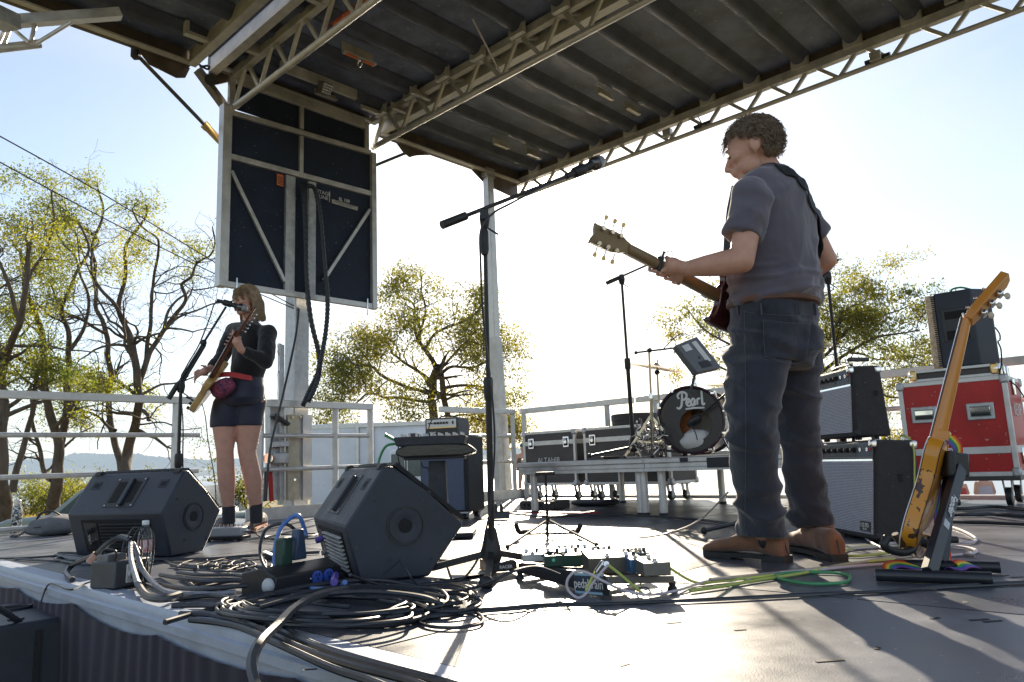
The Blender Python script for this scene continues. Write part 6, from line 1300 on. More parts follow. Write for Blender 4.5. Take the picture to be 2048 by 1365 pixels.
# boots
LEATH = mat('brown_suede_leather', (.19, .085, .042), .75, 0, .3, 9, .2, 90, sheen=.3); SOLE = mat('dark_rubber_sole', (.025, .024, .024), .6, 0, .2, 20)
def boot(heel, toe, ankle, s=1.0, m=LEATH, sole=SOLE, elastic=True, high=.15, name='boot', lace=False):
    d = (toe-heel); d.z = 0; Lf = d.length; d.normalize(); side = Z.cross(d); h = Vector((heel.x, heel.y, 0)); mb = M()
    rg = [(.02, .036, .05, .05), (.08, .040, .062, .06), (.16, .040, .052, .07), (.30, .042, .045, .075), (.5, .042, .040, .07), (.68, .048, .030, .055), (.82, .050, .026, .046), (.93, .042, .022, .038), (.985, .024, .016, .03)]
    lofty(mb, [(h+d*(t*Lf)+Z*(zc*s), side, Z, w_*s, hh*s) for t, w_, hh, zc in rg], 20)
    a0 = h+d*(.19*Lf)+Z*.06*s; lofty(mb, [(a0-Z*.02, d, side, .062*s, .040*s), (a0+Z*.02, d, side, .062*s, .042*s), (a0.lerp(Vector(ankle), .6), d, side, .056*s, .043*s), (Vector(ankle)+Z*(.03 if elastic else 0), d, side, .056*s, .048*s)], 20)
    o = finish(name, organic(mb, .006, 5, lambda p: .003*noise.noise(p*22)), m, man if name == 'boot' else sing)
    def outline(k=1.0): 
        P = []
        for t, w_ in ((0, .02), (.01, .034), (.08, .041), (.25, .041), (.42, .038), (.6, .047), (.75, .054), (.88, .05), (.96, .036), (1.0, .014)): P.append((t*Lf-.004, w_*s*k))
        return P+[(x, -y) for x, y in reversed(P)]
    M().prism(outline(1.03), h+Z*.010*s, d, side, Z*.016*s).prism([(x, y) for x, y in outline() if x < .34*Lf], h, d, side, Z*.012*s).prism([(x, y) for x, y in outline() if x > .42*Lf], h+Z*.002, d, side, Z*.010*s).obj('sole', sole, o)
    if elastic:
        e = M().sph(a0.lerp(Vector(ankle), .45)+d*.004, (.020*s, .0455*s, .045*s), 14, 10, Matrix((d, side, Z)).transposed()); e.obj('elastic_side', BLKM, o)
        M().tube([h+d*(-.002)+Z*.03, h+d*(.01)+Z*.08, Vector(ankle)-d*.048], .0022, 6).obj('heel_seam', sole, o); M().box(Vector(ankle)-d*.05+Z*.012, (.012, .014, .04)).obj('pull_loop', m, o, bev=.003)
    if lace:
        for k in range(4): M().cyl(h+d*((.36+.075*k)*Lf)+side*.022*s+Z*(.100-.014*k)*s, h+d*((.36+.075*k)*Lf)-side*.022*s+Z*(.100-.014*k)*s, .0028, n=6).obj('lace', WHITE, o)
    return o
boot(FP(1577, 1126), FP(1409, 1112), anL+Z*.01)
boot(FP(1681, 1124), FP(1563, 1096), mp(1643, 1046, .09))
# curly hair
def strands(m, s, count, gen, rad, mt, parent, name='hair', seed=1):
    rr = random.Random(seed); mb = M()
    for _ in range(count):
        P = gen(rr)
        if P is None: continue
        mb.tube([m @ (p*s) for p in P], [rad]*(len(P)-1)+[rad*.3], 3, cap=False)
    return mb.obj(name, mt, parent)
def curl(rr):
    while True:
        a = rr.uniform(0, 2*math.pi); z = rr.uniform(-.75, 1); q = math.sqrt(1-z*z); d = Vector((q*math.cos(a), q*math.sin(a), z))
        if d.z < .42 and d.x > .12+.9*max(0, -d.z+.2)*0: 
            if not (d.x < .42 and d.z > .1 and abs(d.y) > .3): continue
        if abs(d.y) > .66 and d.z < -.12 and -.32 < d.x < .5: continue
        if d.z < -.35 and d.x > -.3: continue
        break
    p = Vector((-.014+.099*d.x, .08*d.y, .036+.094*d.z)); t = d.cross(Vector((rr.gauss(0, 1), rr.gauss(0, 1), rr.gauss(0, 1)))).normalized(); b = d.cross(t); R_ = rr.uniform(.006, .016); k = rr.uniform(.8, 1.7); ph = rr.uniform(0, 6); Ln = rr.uniform(.010, .030)
    sweep = Vector((-.3, 0, -.5))*rr.uniform(0, .03); out = []
    for i in range(7):
        u = i/6; out.append(p - d*.006 + d*(Ln*u) + (t*math.cos(ph+k*u*5)+b*math.sin(ph+k*u*5))*R_*min(1, u*2) - (t*math.cos(ph)+b*math.sin(ph))*0 + sweep*u*u)
    return out
mb = M()
for c, rr_ in (((-.028, 0, .046), (.090, .076, .086)), ((-.055, 0, .0), (.055, .066, .06))): mb.sph(hm_ @ (Vector(c)*1.03), tuple(q*1.03 for q in rr_), 24, 18, hm_.to_3x3())
cap = organic(mb, .007, 2, lambda p: .010*noise.noise(p*34)+.006*noise.noise(p*75)); 
hr = finish('hair', cap, HAIRG, man)
strands(hm_, 1.03, 3600, curl, .0014, HAIRG, hr, 'curls', 5)
def wisp(rr):
    a = rr.uniform(-1.2, 1.2); z = rr.uniform(.25, .8); q = math.sqrt(1-z*z); d = Vector((q*math.cos(a), q*math.sin(a), z)); p = Vector((-.01+.098*d.x, .078*d.y, .036+.09*d.z))
    return [p+d*(.022*u*(.5+.5*math.sin(a*23)))+Vector((.018*u*u, .012*math.sin(a*5+u*5), -.03*u*u)) for u in np.linspace(0, 1, 6)]
strands(hm_, 1.03, 130, wisp, .0009, HAIRG, hr, 'stray_hairs', 8)
for y in (-1, 1): M().tube([hm_ @ (Vector(p)*1.03) for p in ((.0905, y*.018, .003), (.0915, y*.03, -.002), (.085, y*.042, .002))], .0022, 5).obj('eyelashes', BLKM, man)
# eyebrow
M().tube([hm_ @ (Vector(p)*1.03) for p in ((.088, .012, .026), (.09, .03, .031), (.078, .048, .025))], .004, 6).obj('eyebrow', HAIRG, man)
# ---- his guitar
LP = thing('electric_guitar', 'dark electric guitar held by the man, tan headstock with six tuners at left', 'guitar', gb)
NECKM = mat('amber_mahogany_neck', (.22, .15, .075), .35, 0, .15, 9, coat=.3); MAH = mat('dark_cherry_body', (.055, .014, .014), .22, 0, .25, 4, coat=.6)
N_ = 14; rg = []
for i in range(N_+1):
    t = i/N_; c = gn_.lerp(gb, t); w_ = .0215+.006*t; dd_ = .012+.003*t
    rg.append([c+gW*(w_*math.cos(a))-gN*(dd_*max(0, math.sin(a))*1.7+ (0 if math.sin(a) > 0 else .0)) for a in np.linspace(0, math.pi, 9)]+[c-gW*w_+gN*.006, c+gW*w_+gN*.006])
M().loft(rg).obj('neck', NECKM, LP)
M().bar(gn_+gN*.008, gb+gN*.008+nd*.1, .045, .005, up=gN).obj('fretboard', mat('rosewood', (.05, .025, .015), .5), LP)
for k in range(16): t = 1-1/(2**(k/12.)); c = gn_+nd*(.628*t)+gN*.0115; M().cyl(c-gW*.022, c+gW*.022, .0012, n=5).obj('fret', CHROME, LP)
hd_ = (gh-gn_).normalized(); hs = 0.185; hW = gW
outl = [(0, -.021), (.02, -.026), (.05, -.040), (.08, -.043), (.17, -.041), (.182, -.044), (.178, -.018), (.170, 0), (.178, .018), (.182, .044), (.17, .041), (.08, .043), (.05, .040), (.02, .026), (0, .021)]
hNn = hd_.cross(hW).normalized(); hNn = hNn if hNn.dot(gN) > 0 else -hNn
hdk = hd_ - hNn*0; M().prism(outl, gn_-hNn*.013-hd_*.004, hdk*.93, hW*.92, hNn*.015).obj('headstock', NECKM, LP)
for s_ in (-1, 1):
    for k in range(3):
        c = gn_+hd_*(.055+.043*k)*.93; a = c+hW*s_*.03-hNn*.018; tn = M().lathe([(.009, 0), (.01, .004), (.008, .01)], a, -hNn, 12).obj('tuner', CHROME, LP)
        b = c+hW*s_*.043-hNn*.016; e = c+hW*s_*.066-hNn*.016; M().cyl(b, e, .003, n=8).obj('tuner_shaft', CHROME, tn); M().box(e+hW*s_*.006, (.017, .008, .017), Matrix((hd_, hNn, hW)).transposed()).obj('tuner_button', mat_key, tn, bev=.003) if False else M().prism([(-.006, 0), (.006, 0), (.009, .014), (.0, .018), (-.009, .014)], e-hNn*.003, hd_, hW*s_, hNn*.006).obj('tuner_button', GOLD, tn, bev=.002)
# capo on the neck and loose string ends
cp_ = on(.315); M().box(cp_-gN*.012, (.014, .06, .03), Matrix((nd, gW, gN)).transposed()).obj('capo', BLK, LP, bev=.003); M().bar(cp_+gW*.03-gN*.02, cp_+gW*.05-gN*.02, .018, .01).obj('capo_lever', BLK, LP)
M().tube(spline([cp_+gW*.03, cp_+gW*.055+nd*.02, cp_+gW*.075+nd*.05, cp_+gW*.05+nd*.062, cp_+gW*.01+nd*.06], 6), .0018, 5).obj('string_end', BLK, LP)
for k in range(6): M().cyl(gn_+gW*(-.017+.0068*k)+gN*.014, gb+nd*.25+gW*(-.024+.0096*k)+gN*.018, .0006, n=4).obj('string', CHROME, LP)
# body: double cut with pointed horns
bo = [(-.02, .03), (-.015, .07), (-.055, .115), (-.06, .14), (-.02, .155), (.04, .15), (.1, .125), (.16, .13), (.24, .165), (.32, .165), (.38, .11), (.40, 0), (.38, -.11), (.32, -.165), (.24, -.165), (.16, -.13), (.1, -.125), (.05, -.13), (.0, -.13), (-.035, -.125), (-.04, -.11), (-.02, -.095), (-.01, -.06), (-.01, -.03)]
bp_ = [(p.x, p.y) for p in spline([Vector((x, y, 0)) for x, y in bo+[bo[0]]], 4)][:-1]
M().prism(bp_, gb-gN*.03, nd, gW, gN*.036).obj('body', MAH, LP, bev=.006)

# ---- the singer
ds = 5.27
sing = thing('person', 'young woman with blonde bob in black top and navy shorts singing and playing guitar', 'person', FP(485, 1062))
fs_ = Vector((-.80, -.60, 0)); ls_ = Vector((.60, -.80, 0))      # facing, her left
def spt(x, y, dd=0): return PD(x, y, ds+dd)
ST = [(spt(492, 790), .155, .125), (spt(494, 765), .14, .115), (spt(497, 742), .13, .105), (spt(500, 715), .132, .108), (spt(503, 690), .14, .11), (spt(503, 668), .145, .098), (spt(501, 654), .12, .075), (spt(500, 645), .06, .055)]
mb = M(); lofty(mb, [(c, ls_, fs_, a-.01, b-.01) for c, a, b in ST]); chain(mb, [spt(500, 650), spt(499, 636, -.0), spt(497, 622)], [.05, .046, .045])
hs_ = hfrm(spt(493, 602, -.02), Vector((-.60, -.78, -.16)), Vector((-.06, -.12, 1))); headparts(mb, hs_, .92, True)
sL, eL, wL = spt(536, 668, -.12), spt(530, 722, -.30), spt(482, 700, -.42)
sR, eR, wR = spt(468, 664, .13), spt(445, 712, .08), spt(420, 738, -.08)
chain(mb, [sL, eL, wL], [.045, .037, .024]); chain(mb, [sR, eR, wR], [.045, .036, .024])
# guitar axis
E_ = spt(396, 806, -.06); Nt = spt(475, 667, -.44); Tp = spt(507, 617, -.56)
gd = (Nt-E_).normalized(); gNs = Vector((-.93, -.1, .35)); gNs = (gNs-gd*gNs.dot(gd)).normalized(); gWs = gd.cross(gNs).normalized(); gWs = gWs if gWs.z > 0 else -gWs
hL = spt(474, 684, -.43); nk = Nt.lerp(E_, .13)
ff = []
for k in range(4):
    c = Nt.lerp(E_, .04+.045*k); ff.append([hL.lerp(c, .3), c+_R*.022-gNs*.01, c-_R*.004+gNs*.024-_F*.02, c-_R*.02+gNs*.02+Z*.004])
hand(mb, wL, hL, ff, [hL, Nt+_R*-.02-_F*.01, Nt+_R*-.03+Z*.02], .88)
hR = spt(409, 744, -.13)
ff = [[hR, hR+Vector((-.035, -.02, .012-.016*k)), hR+Vector((-.055, -.03, -.004-.018*k)), hR+Vector((-.05, -.035, -.026-.018*k))] for k in range(4)]
hand(mb, wR, hR, ff, [hR, hR+Vector((.015, -.02, .035)), hR+Vector((-.01, -.03, .04))], .86)
lg = [((456, 800, -.02), (449, 852, -.05), (450, 905, -.08), (453, 960, -.07), (457, 1020, -.06)), ((504, 800, .02), (497, 852, 0), (494, 905, -.03), (506, 960, 0), (512, 1020, .02))]
for (h_, t_, k_, c_, a_), rs in zip(lg, ((.09, .080, .056, .058, .036), (.095, .088, .060, .062, .038))):
    lofty(mb, [(spt(*q), ls_, fs_, r__*(.96 if i else 1), r__*1.04) for i, (q, r__) in enumerate(zip((h_, t_, k_, c_, a_), rs))])
    kk = spt(*k_); mb.sph(kk+fs_*.022, (.038, .038, .045), 12, 8)
    mb.sph(spt(*a_), .036, 10, 8)
finish('body', organic(mb, .0058, 3), mat_sk2 := mat('fair_skin', (.60, .32, .24), .48, 0, .08, 22, .08, 160), sing)
# eyes closed, brows, lips
for y in (-1, 1):
    M().tube([hs_ @ (Vector(p)*.92) for p in ((.0905, y*.016, .004), (.0915, y*.03, -.001), (.085, y*.043, .004))], .0022, 5).obj('eyelashes', mat_lash if False else BLKM, sing)
    M().tube([hs_ @ (Vector(p)*.92) for p in ((.095, y*.014, .022), (.094, y*.03, .027), (.085, y*.045, .022))], .0028, 5).obj('eyebrow', HAIRG, sing)
M().sph(hs_ @ (Vector((.099, 0, -.064))*.92), (.008, .019, .008), 12, 8, hs_.to_3x3()).obj('open_mouth', mat('dark_mouth', (.08, .01, .012), .4), sing)
LIP = mat('lips', (.42, .10, .09), .4); M().tube([hs_ @ (Vector(p)*.92) for p in ((.088, -.024, -.062), (.105, -.01, -.053), (.107, 0, -.055), (.105, .01, -.053), (.088, .024, -.062), (.100, .012, -.074), (.103, 0, -.076), (.100, -.012, -.074), (.088, -.024, -.062)) ], .0038, 6).obj('lips', LIP, sing)
TOP = mat('black_jersey', (.007, .007, .010), .85, 0, .2, 6, .1, 300, sheen=.3); SHO = mat('navy_shorts', (.014, .017, .046), .55, 0, .15, 6, .08, 300, sheen=.2)
mb = M(); lofty(mb, [(spt(494, 758), ls_, fs_, .134, .114)]+[(c, ls_, fs_, a+.012, b+.012) for c, a, b in ST[2:7]]+[(spt(500, 643), ls_, fs_, .06, .055)])
chain(mb, [spt(515, 666), sL], [.064, .062]); mb.tube([sL, sL.lerp(eL, .4), eL], [.062, .062, .053], 18); mb.sph(sL, .062, 14, 10); mb.sph(eL, .053, 14, 10); mb.tube([eL, eL.lerp(wL, .5), wL.lerp(eL, .12)], [.052, .044, .033], 16)
chain(mb, [spt(490, 664), sR], [.07, .07]); mb.tube([sR, eR], [.068, .054], 16); mb.sph(eR, .054, 12, 8); mb.tube([eR, wR.lerp(eR, .12)], [.053, .034], 16)
creases(TOP, 14, .010, .6); finish('long_sleeved_top', organic(mb, .0075, 4, lambda p: .011*noise.noise(Vector((p.x*9, p.y*9, p.z*6)))+.004*noise.noise(p*24)), TOP, sing)
mb = M(); lofty(mb, [(spt(494, 752), ls_, fs_, .128, .11), (spt(490, 775), ls_, fs_, .158, .132), (spt(484, 800), ls_, fs_, .175, .145), (spt(480, 812), ls_, fs_, .150, .12)])
lofty(mb, [(spt(464, 786, -.01), ls_, fs_, .08, .09), (spt(457, 803, -.02), ls_, fs_, .094, .105), (spt(450, 830, -.04), ls_, fs_, .095, .10), (spt(448, 855, -.05), ls_, fs_, .088, .092)])
lofty(mb, [(spt(502, 786, .02), ls_, fs_, .085, .095), (spt(501, 803, .02), ls_, fs_, .10, .11), (spt(498, 830, .01), ls_, fs_, .10, .105), (spt(496, 852, 0), ls_, fs_, .096, .10)])
finish('shorts', organic(mb, .0075, 3, lambda p: .004*noise.noise(Vector((p.x*7, p.y*7, p.z*14)))), SHO, sing)
for (a, b) in (((458, 1045, -.06), (457, 1012, -.06)), ((513, 1045, .02), (512, 1008, .02))):
    M().tube([spt(*a), spt(*b)], [.044, .045], 18).obj('sock', BLKM, sing)
SHOE = mat('grey_shoe_mesh', (.16, .15, .15), .8, 0, .2, 20, .3, 200); SOL2 = mat('rust_rubber_sole', (.32, .09, .05), .6)
boot(FP(463, 1056), FP(420, 1066)+Vector((0, 0, 0)), spt(457, 1040, -.06), .88, SHOE, SOL2, False, .05, 'shoe', True)
boot(FP(528, 1052), FP(484, 1070), spt(513, 1040, .02), .92, SHOE, SOL2, False, .05, 'shoe', True)
# hair: straight bob with fringe
def bob(rr):
    a = rr.uniform(-math.pi, math.pi); z = rr.uniform(.1, 1)**.8; q = math.sqrt(max(0, 1-z*z)); d = Vector((q*math.cos(a), q*math.sin(a), z))
    p = Vector((-.014+.100*d.x, .082*d.y, .036+.094*d.z)); fr = d.x > .62*(1) and abs(d.y) < .72
    out = [p]; drop = rr.uniform(.045, .062) if fr else rr.uniform(.19, .235); k = 8; h = Vector((d.x, d.y, 0)); h = h.normalized() if h.length > .01 else Vector((rr.uniform(-1, 1), rr.uniform(-1, 1), 0)).normalized()
    if not fr and h.x > .12: h = Vector((.12, math.copysign(.99, h.y if abs(h.y) > .01 else rr.choice((-1, 1))), 0)).normalized()
    R0 = Vector((h.x*.104-.014, h.y*.080, 0)); 
    zt = p.z; zb = (zt-drop) if fr else -.155+rr.uniform(-.015, .012)
    jt = Vector((rr.gauss(0, .006), rr.gauss(0, .006), 0))
    for i in range(1, k+1):
        u = i/k; zz = zt+(zb-zt)*u; w_ = min(1, u*2.2); fl_ = 1+(.07*math.sin(u*2.4) if not fr else .04*u)
        c = Vector((p.x*(1-w_)+R0.x*fl_*w_, p.y*(1-w_)+R0.y*fl_*w_, zz)); c += Vector((math.sin(a*9+zz*30)*.004, math.cos(a*7+zz*25)*.004, 0)) + jt*u; out.append(c)
    return out
mb = M()
mb.sph(hs_ @ (Vector((-.022, 0, .046))*.92), tuple(q*.92 for q in (.092, .079, .086)), 24, 16, hs_.to_3x3()); mb.sph(hs_ @ (Vector((-.055, 0, -.04))*.92), tuple(q*.92 for q in (.048, .072, .10)), 20, 14, hs_.to_3x3())
hb = finish('hair', organic(mb, .007, 2, lambda p: .004*noise.noise(Vector((p.x*60, p.y*60, p.z*8)))), HAIRB, sing)
strands(hs_, .92, 3200, bob, .0012, HAIRB, hb, 'straight_strands', 9)
# belt bag
pk_ = thing('belt_bag', 'patterned red and purple belt bag worn at the singer\'s hip', 'belt bag', spt(446, 778, -.15))
PAT = mat('woven_pattern', (.45, .08, .12), .8, 0, 0, 55, .2, 200, col2=(.03, .03, .10), detail=2); 
blob(spt(447, 776, -.16), (.085, .075, .058), Matrix.Rotation(-.5, 3, 'Y'), .012, 12, 3).obj('pouch', PAT, pk_); ribbon(spline([spt(430, 752, -.12), spt(455, 749, -.18), spt(478, 752, -.17), spt(497, 756, -.14), spt(515, 757, -.05)], 5), .035, .006, lambda p: Vector((0, -1, 0)), 'waist_strap', mat('red_webbing', (.6, .06, .07), .7), pk_)
# her guitar
SG = thing('electric_guitar', 'cream electric guitar with rosewood neck held upright by the singer', 'guitar', E_)
CREAM = mat('cream_lacquer', (.62, .43, .17), .3, 0, .12, 8, coat=.4, col2=(.50, .30, .10)); ROSE = mat('rosewood_neck', (.16, .05, .025), .4, 0, .2, 20)
J = Nt.lerp(E_, .60)
bo2 = [(.0, .028), (.04, .05), (.075, .10), (.05, .14), (0, .15), (-.06, .125), (-.12, .125), (-.19, .165), (-.26, .165), (-.32, .11), (-.335, .02), (-.32, -.08), (-.27, -.15), (-.2, -.165), (-.13, -.13), (-.07, -.12), (.0, -.14), (.04, -.13), (.06, -.10), (.03, -.05), (.0, -.028)]
k_ = (E_-J).length/.335
bp2 = [(p.x, p.y) for p in spline([Vector((x*k_, y, 0)) for x, y in bo2+[bo2[0]]], 4)][:-1]
M().prism(bp2, J-gNs*.032, gd, gWs, gNs*.044).obj('body', CREAM, SG, bev=.009)
pgd = [(x*.72-.02, y*.7) for x, y in bp2]; M().prism(pgd, J+gNs*.0125, gd, gWs, gNs*.003).obj('pickguard', BLK, SG)
M().bar(J-gd*.05, Nt, .045, .02, up=gNs).obj('neck', ROSE, SG, bev=.004); M().bar(J-gd*.1+gNs*.013, Nt+gNs*.013, .05, .006, up=gNs).obj('fretboard', mat('dark_rosewood', (.06, .02, .015), .45), SG)
for k in range(18): c = Nt-gd*((Nt-J).length*1.4*(1-1/2**(k/12.)))+gNs*.017; M().cyl(c-gWs*.024, c+gWs*.024, .0013, n=5).obj('fret', CHROME, SG)
hdd = (Tp-Nt).normalized(); HL = (Tp-Nt).length
M().prism([(0, -.02), (.04, -.035), (HL-.02, -.03), (HL, 0), (HL-.01, .03), (.05, .03), (0, .022)], Nt-gNs*.012, hdd, gWs, gNs*.014).obj('headstock', ROSE, SG, bev=.003)
for k in range(6):
    c = Nt+hdd*(.035+.026*k)*(HL/.19); tn = M().cyl(c+gNs*.002, c+gNs*.02, .004, n=8).obj('tuner', CHROME, SG); M().cyl(c-gNs*.012-_R*.0, c-gNs*.03, .0035, n=8).sph(c-gNs*.036, (.007, .007, .008), 8, 6).obj('tuner_button', CHROME, tn)
for k in range(6): M().cyl(Nt+gWs*(-.018+.0072*k)+gNs*.02, J-gd*.18+gWs*(-.024+.0096*k)+gNs*.024, .0007, n=4).obj('string', CHROME, SG)
M().box(J-gd*.2+gNs*.02, (.05, .08, .012), Matrix((gd, gWs, gNs)).transposed()).obj('bridge', CHROME, SG, bev=.002)
for k in range(2): M().box(J-gd*(.06+.07*k)+gNs*.017, (.018, .075, .012), Matrix((gd, gWs, gNs)).transposed()).obj('pickup', BLK, SG, bev=.002)
for k in range(2): M().cyl(J-gd*(.22+.05*k)-gWs*.11+gNs*.015, J-gd*(.22+.05*k)-gWs*.11+gNs*.035, .011, n=12).obj('knob', BLK, SG)
M().tube(spline([E_+gNs*.02, E_+gNs*.05-Z*.01, PD(386, 800, ds-.1), PD(372, 795, ds-.12), PD(384, 795, ds-.15)], 5), .005, 6).obj('jack_lead', CEM, SG)

# ---------------------------------------------------------------- yellow guitar on its stand at the right
dy = 2.62
B0, T0 = PD(1822, 1112, dy), PD(1944, 641, dy+.06); T1 = PD(2018, 553, dy+.10)
gl = (T0-B0).normalized(); vq_ = (CAMP-B0).normalized()
gn2 = (-_R*.80 + _F*.62 + Z*.1); gn2 = (gn2-gl*gn2.dot(gl)).normalized(); gw2 = gl.cross(gn2).normalized()
YG = thing('electric_guitar', 'worn butterscotch yellow electric guitar seen edge-on in its floor stand', 'guitar', B0)
BUT = mat('butterscotch_lacquer', (.62, .25, .012), .32, 0, .1, 5, coat=.5); MAPLE = mat('honey_maple', (.62, .24, .03), .33, 0, .15, 7, coat=.4, mapping=(1, 1, .15)); WORN = mat('chipped_dark_wood', (.05, .025, .012), .7, 0, .3, 30)
# chipped lacquer: noise threshold shows dark wood, near the edges of the body
n = BUT.node_tree.nodes; l = BUT.node_tree.links; b_ = n['Principled BSDF']; tcx = n.new('ShaderNodeTexCoord'); nzx = n.new('ShaderNodeTexNoise'); nzx.inputs['Scale'].default_value = 34; nzx.inputs['Detail'].default_value = 5
nz3 = n.new('ShaderNodeTexNoise'); nz3.inputs['Scale'].default_value = 5; mmx = n.new('ShaderNodeMath'); mmx.operation = 'MULTIPLY'; rrx = n.new('ShaderNodeValToRGB'); rrx.color_ramp.interpolation = 'CONSTANT'; rrx.color_ramp.elements[1].position = .33
mxx = n.new('ShaderNodeMixRGB'); mxx.inputs['Color2'].default_value = (.06, .025, .012, 1); src = b_.inputs['Base Color'].links[0].from_socket
l.new(tcx.outputs['Object'], nzx.inputs['Vector']); l.new(tcx.outputs['Object'], nz3.inputs['Vector']); l.new(nzx.outputs['Fac'], mmx.inputs[0]); l.new(nz3.outputs['Fac'], mmx.inputs[1]); l.new(mmx.outputs[0], rrx.inputs['Fac']); l.new(rrx.outputs['Color'], mxx.inputs['Fac']); l.new(src, mxx.inputs['Color1']); l.new(mxx.outputs[0], b_.inputs['Base Color'])
BL = .40
bo3 = [(0, 0), (.01, -.08), (.06, -.15), (.13, -.165), (.2, -.14), (.27, -.115), (.34, -.13), (.385, -.14), (.41, -.10), (.385, -.05), (.37, -.03), (.40, .0), (.42, .03), (.415, .1), (.37, .13), (.28, .115), (.2, .135), (.12, .16), (.05, .145), (.01, .08)]
bp3 = [(p.x, p.y) for p in spline([Vector((x, y, 0)) for x, y in bo3+[bo3[0]]], 4)][:-1]
M().prism(bp3, B0-gn2*.026, gl, gw2, gn2*.05).obj('body', BUT, YG, bev=.004)
for s_ in (1,): M().tube([B0+gl*x+gw2*y+gn2*.024 for x, y in bp3+[bp3[0]]], .0022, 5, cap=False).obj('front_edge_line', PRINT, YG)
for s_ in (-1, 1): M().tube([B0+gl*x*1.0+gw2*y*1.0+gn2*(-.0255 if s_ < 0 else .0215) for x, y in bp3 if (int(x*170+y*90)) % 3], .0016, 4, cap=False).obj('worn_edge', WORN, YG)
M().prism([(0, -.028), (.09, -.028), (.09, .028), (0, .028)], B0+gl*.37-gn2*.024, gl, gw2, gn2*.046).obj('heel_block', BUT, YG, bev=.004)
rg = []; La = (T0-B0).length
for i in range(17):
    t = i/16; c = B0+gl*(.40+(La-.40)*t); w_ = .029-.007*t; dd_ = (.034-.017*t) if t > .12 else .034-.002*t
    if t < .14: dd_ = .04-.06*t
    rg.append([c+gw2*(w_*math.cos(a))-gn2*(dd_*math.sin(a)-.018) for a in np.linspace(0, math.pi, 9)]+[c-gw2*w_+gn2*.027, c+gw2*w_+gn2*.027])
M().loft(rg).obj('neck', MAPLE, YG); M().bar(B0+gl*.40+gn2*.03, T0+gn2*.03, .052, .006, up=gn2).obj('fretboard', mat('dark_fretboard', (.07, .035, .02), .45), YG)
for k in range(20): c = T0-gl*(.64*(1-1/2**(k/12.)))+gn2*.0335; M().cyl(c-gw2*.025, c+gw2*.025, .0013, n=5).obj('fret', CHROME, YG)
hl2 = (T1-T0).normalized(); hL2 = (T1-T0).length; hn2 = (gn2-hl2*gn2.dot(hl2)).normalized(); hw2 = hl2.cross(hn2)
M().prism([(-.01, -.022), (.03, -.034), (hL2-.02, -.04), (hL2, -.02), (hL2-.01, .03), (.04, .035), (-.01, .022)], T0-hn2*.006, hl2, hw2, hn2*.030).obj('headstock', MAPLE, YG, bev=.003)
M().bar(T0+hn2*.026, T0+gl*.006+hn2*.034, .045, .006, up=gn2).obj('nut', PRINT, YG)
for k in range(3):
    c = T0+hl2*(.045+.05*k); tn = M().cyl(c+hn2*.02, c+hn2*.04, .004, n=8).sph(c+hn2*.042, (.006, .006, .004), 8, 6).obj('string_post', CHROME, YG)
    tb = M().box(c-hn2*.016-hw2*.0, (.022, .03, .02), Matrix((hl2, hw2, hn2)).transposed()).obj('tuner', CHROME, YG, bev=.005); M().cyl(c-hn2*.014, c-hn2*.03-_F*.01, .004, n=8).sph(c-hn2*.036-_F*.01, (.011, .007, .013), 10, 8).obj('tuner_button', mat('ivory_button', (.6, .5, .38), .4), tb)
for k, (x, y) in enumerate(((.17, -.07), (.09, -.10))): M().cyl(B0+gl*x+gw2*y+gn2*.024, B0+gl*x+gw2*y+gn2*.05, .011, n=14).obj('knob', mat('amber_knob', (.8, .25, .08), .3), YG)
M().sph(B0+gl*-.004, (.008, .008, .008), 8, 6).obj('strap_button', CHROME, YG)
for k in range(6): M().cyl(T0+gw2*(-.018+.0072*k)+gn2*.036, B0+gl*.12+gw2*(-.026+.0104*k)+gn2*.034, .0007, n=4).obj('string', CHROME, YG)
# rainbow strap hanging behind
def rainbow(pts, w_, nrm_fn, label):
    cols = [(.6, .03, .02), (.75, .25, .02), (.75, .62, .05), (.04, .3, .08), (.05, .12, .4), (.2, .08, .35)]
    t_ = thing('rainbow_strap', label, 'strap', pts[0]); P = spline(pts, 8); k = len(P)
    for ci, c in enumerate(cols):
        rg = []
        for i, p in enumerate(P):
            t = (P[min(i+1, k-1)]-P[max(i-1, 0)]).normalized(); nn = nrm_fn(p, i/k); nn = (nn-t*nn.dot(t)).normalized(); s_ = t.cross(nn); a = (-.5+ci/6)*w_; b = (-.5+(ci+1)/6)*w_
            rg.append([p+s_*a-nn*.0015, p+s_*b-nn*.0015, p+s_*b+nn*.0015, p+s_*a+nn*.0015])
        M().loft(rg).obj('stripe', mat('strap_stripe', c, .75, 0, .08, 60, .1, 400), t_)
    return t_
vn = lambda p, t: -_F+Vector((.3, 0, .1))
rainbow([PD(1888, 862, dy+.06), PD(1900, 875, dy+.02), PD(1916, 900, dy+.03), PD(1905, 945, dy+.05), PD(1890, 980, dy+.06), PD(1878, 1020, dy+.07), PD(1882, 1070, dy+.06), PD(1893, 1110, dy+.02), PD(1897, 1140, dy-.04)], .045, vn, 'rainbow striped strap hanging down from the back of the yellow guitar')
rainbow([FP(1905, 1142, .01), FP(1915, 1135, .03), FP(1925, 1128, .04), FP(1945, 1130, .03), FP(1958, 1140, .004)], .05, lambda p, t: Z+Vector((0, -.5, 0)), 'rainbow striped strap end curled on the floor by the guitar stand')
rainbow([FP(1778, 1140, .02), FP(1780, 1132, .03), FP(1800, 1128, .03), FP(1835, 1134, .02), FP(1870, 1142, .006)], .04, lambda p, t: Z+Vector((0, -.6, 0)), 'rainbow striped strap lying between the stand feet under the yellow guitar')
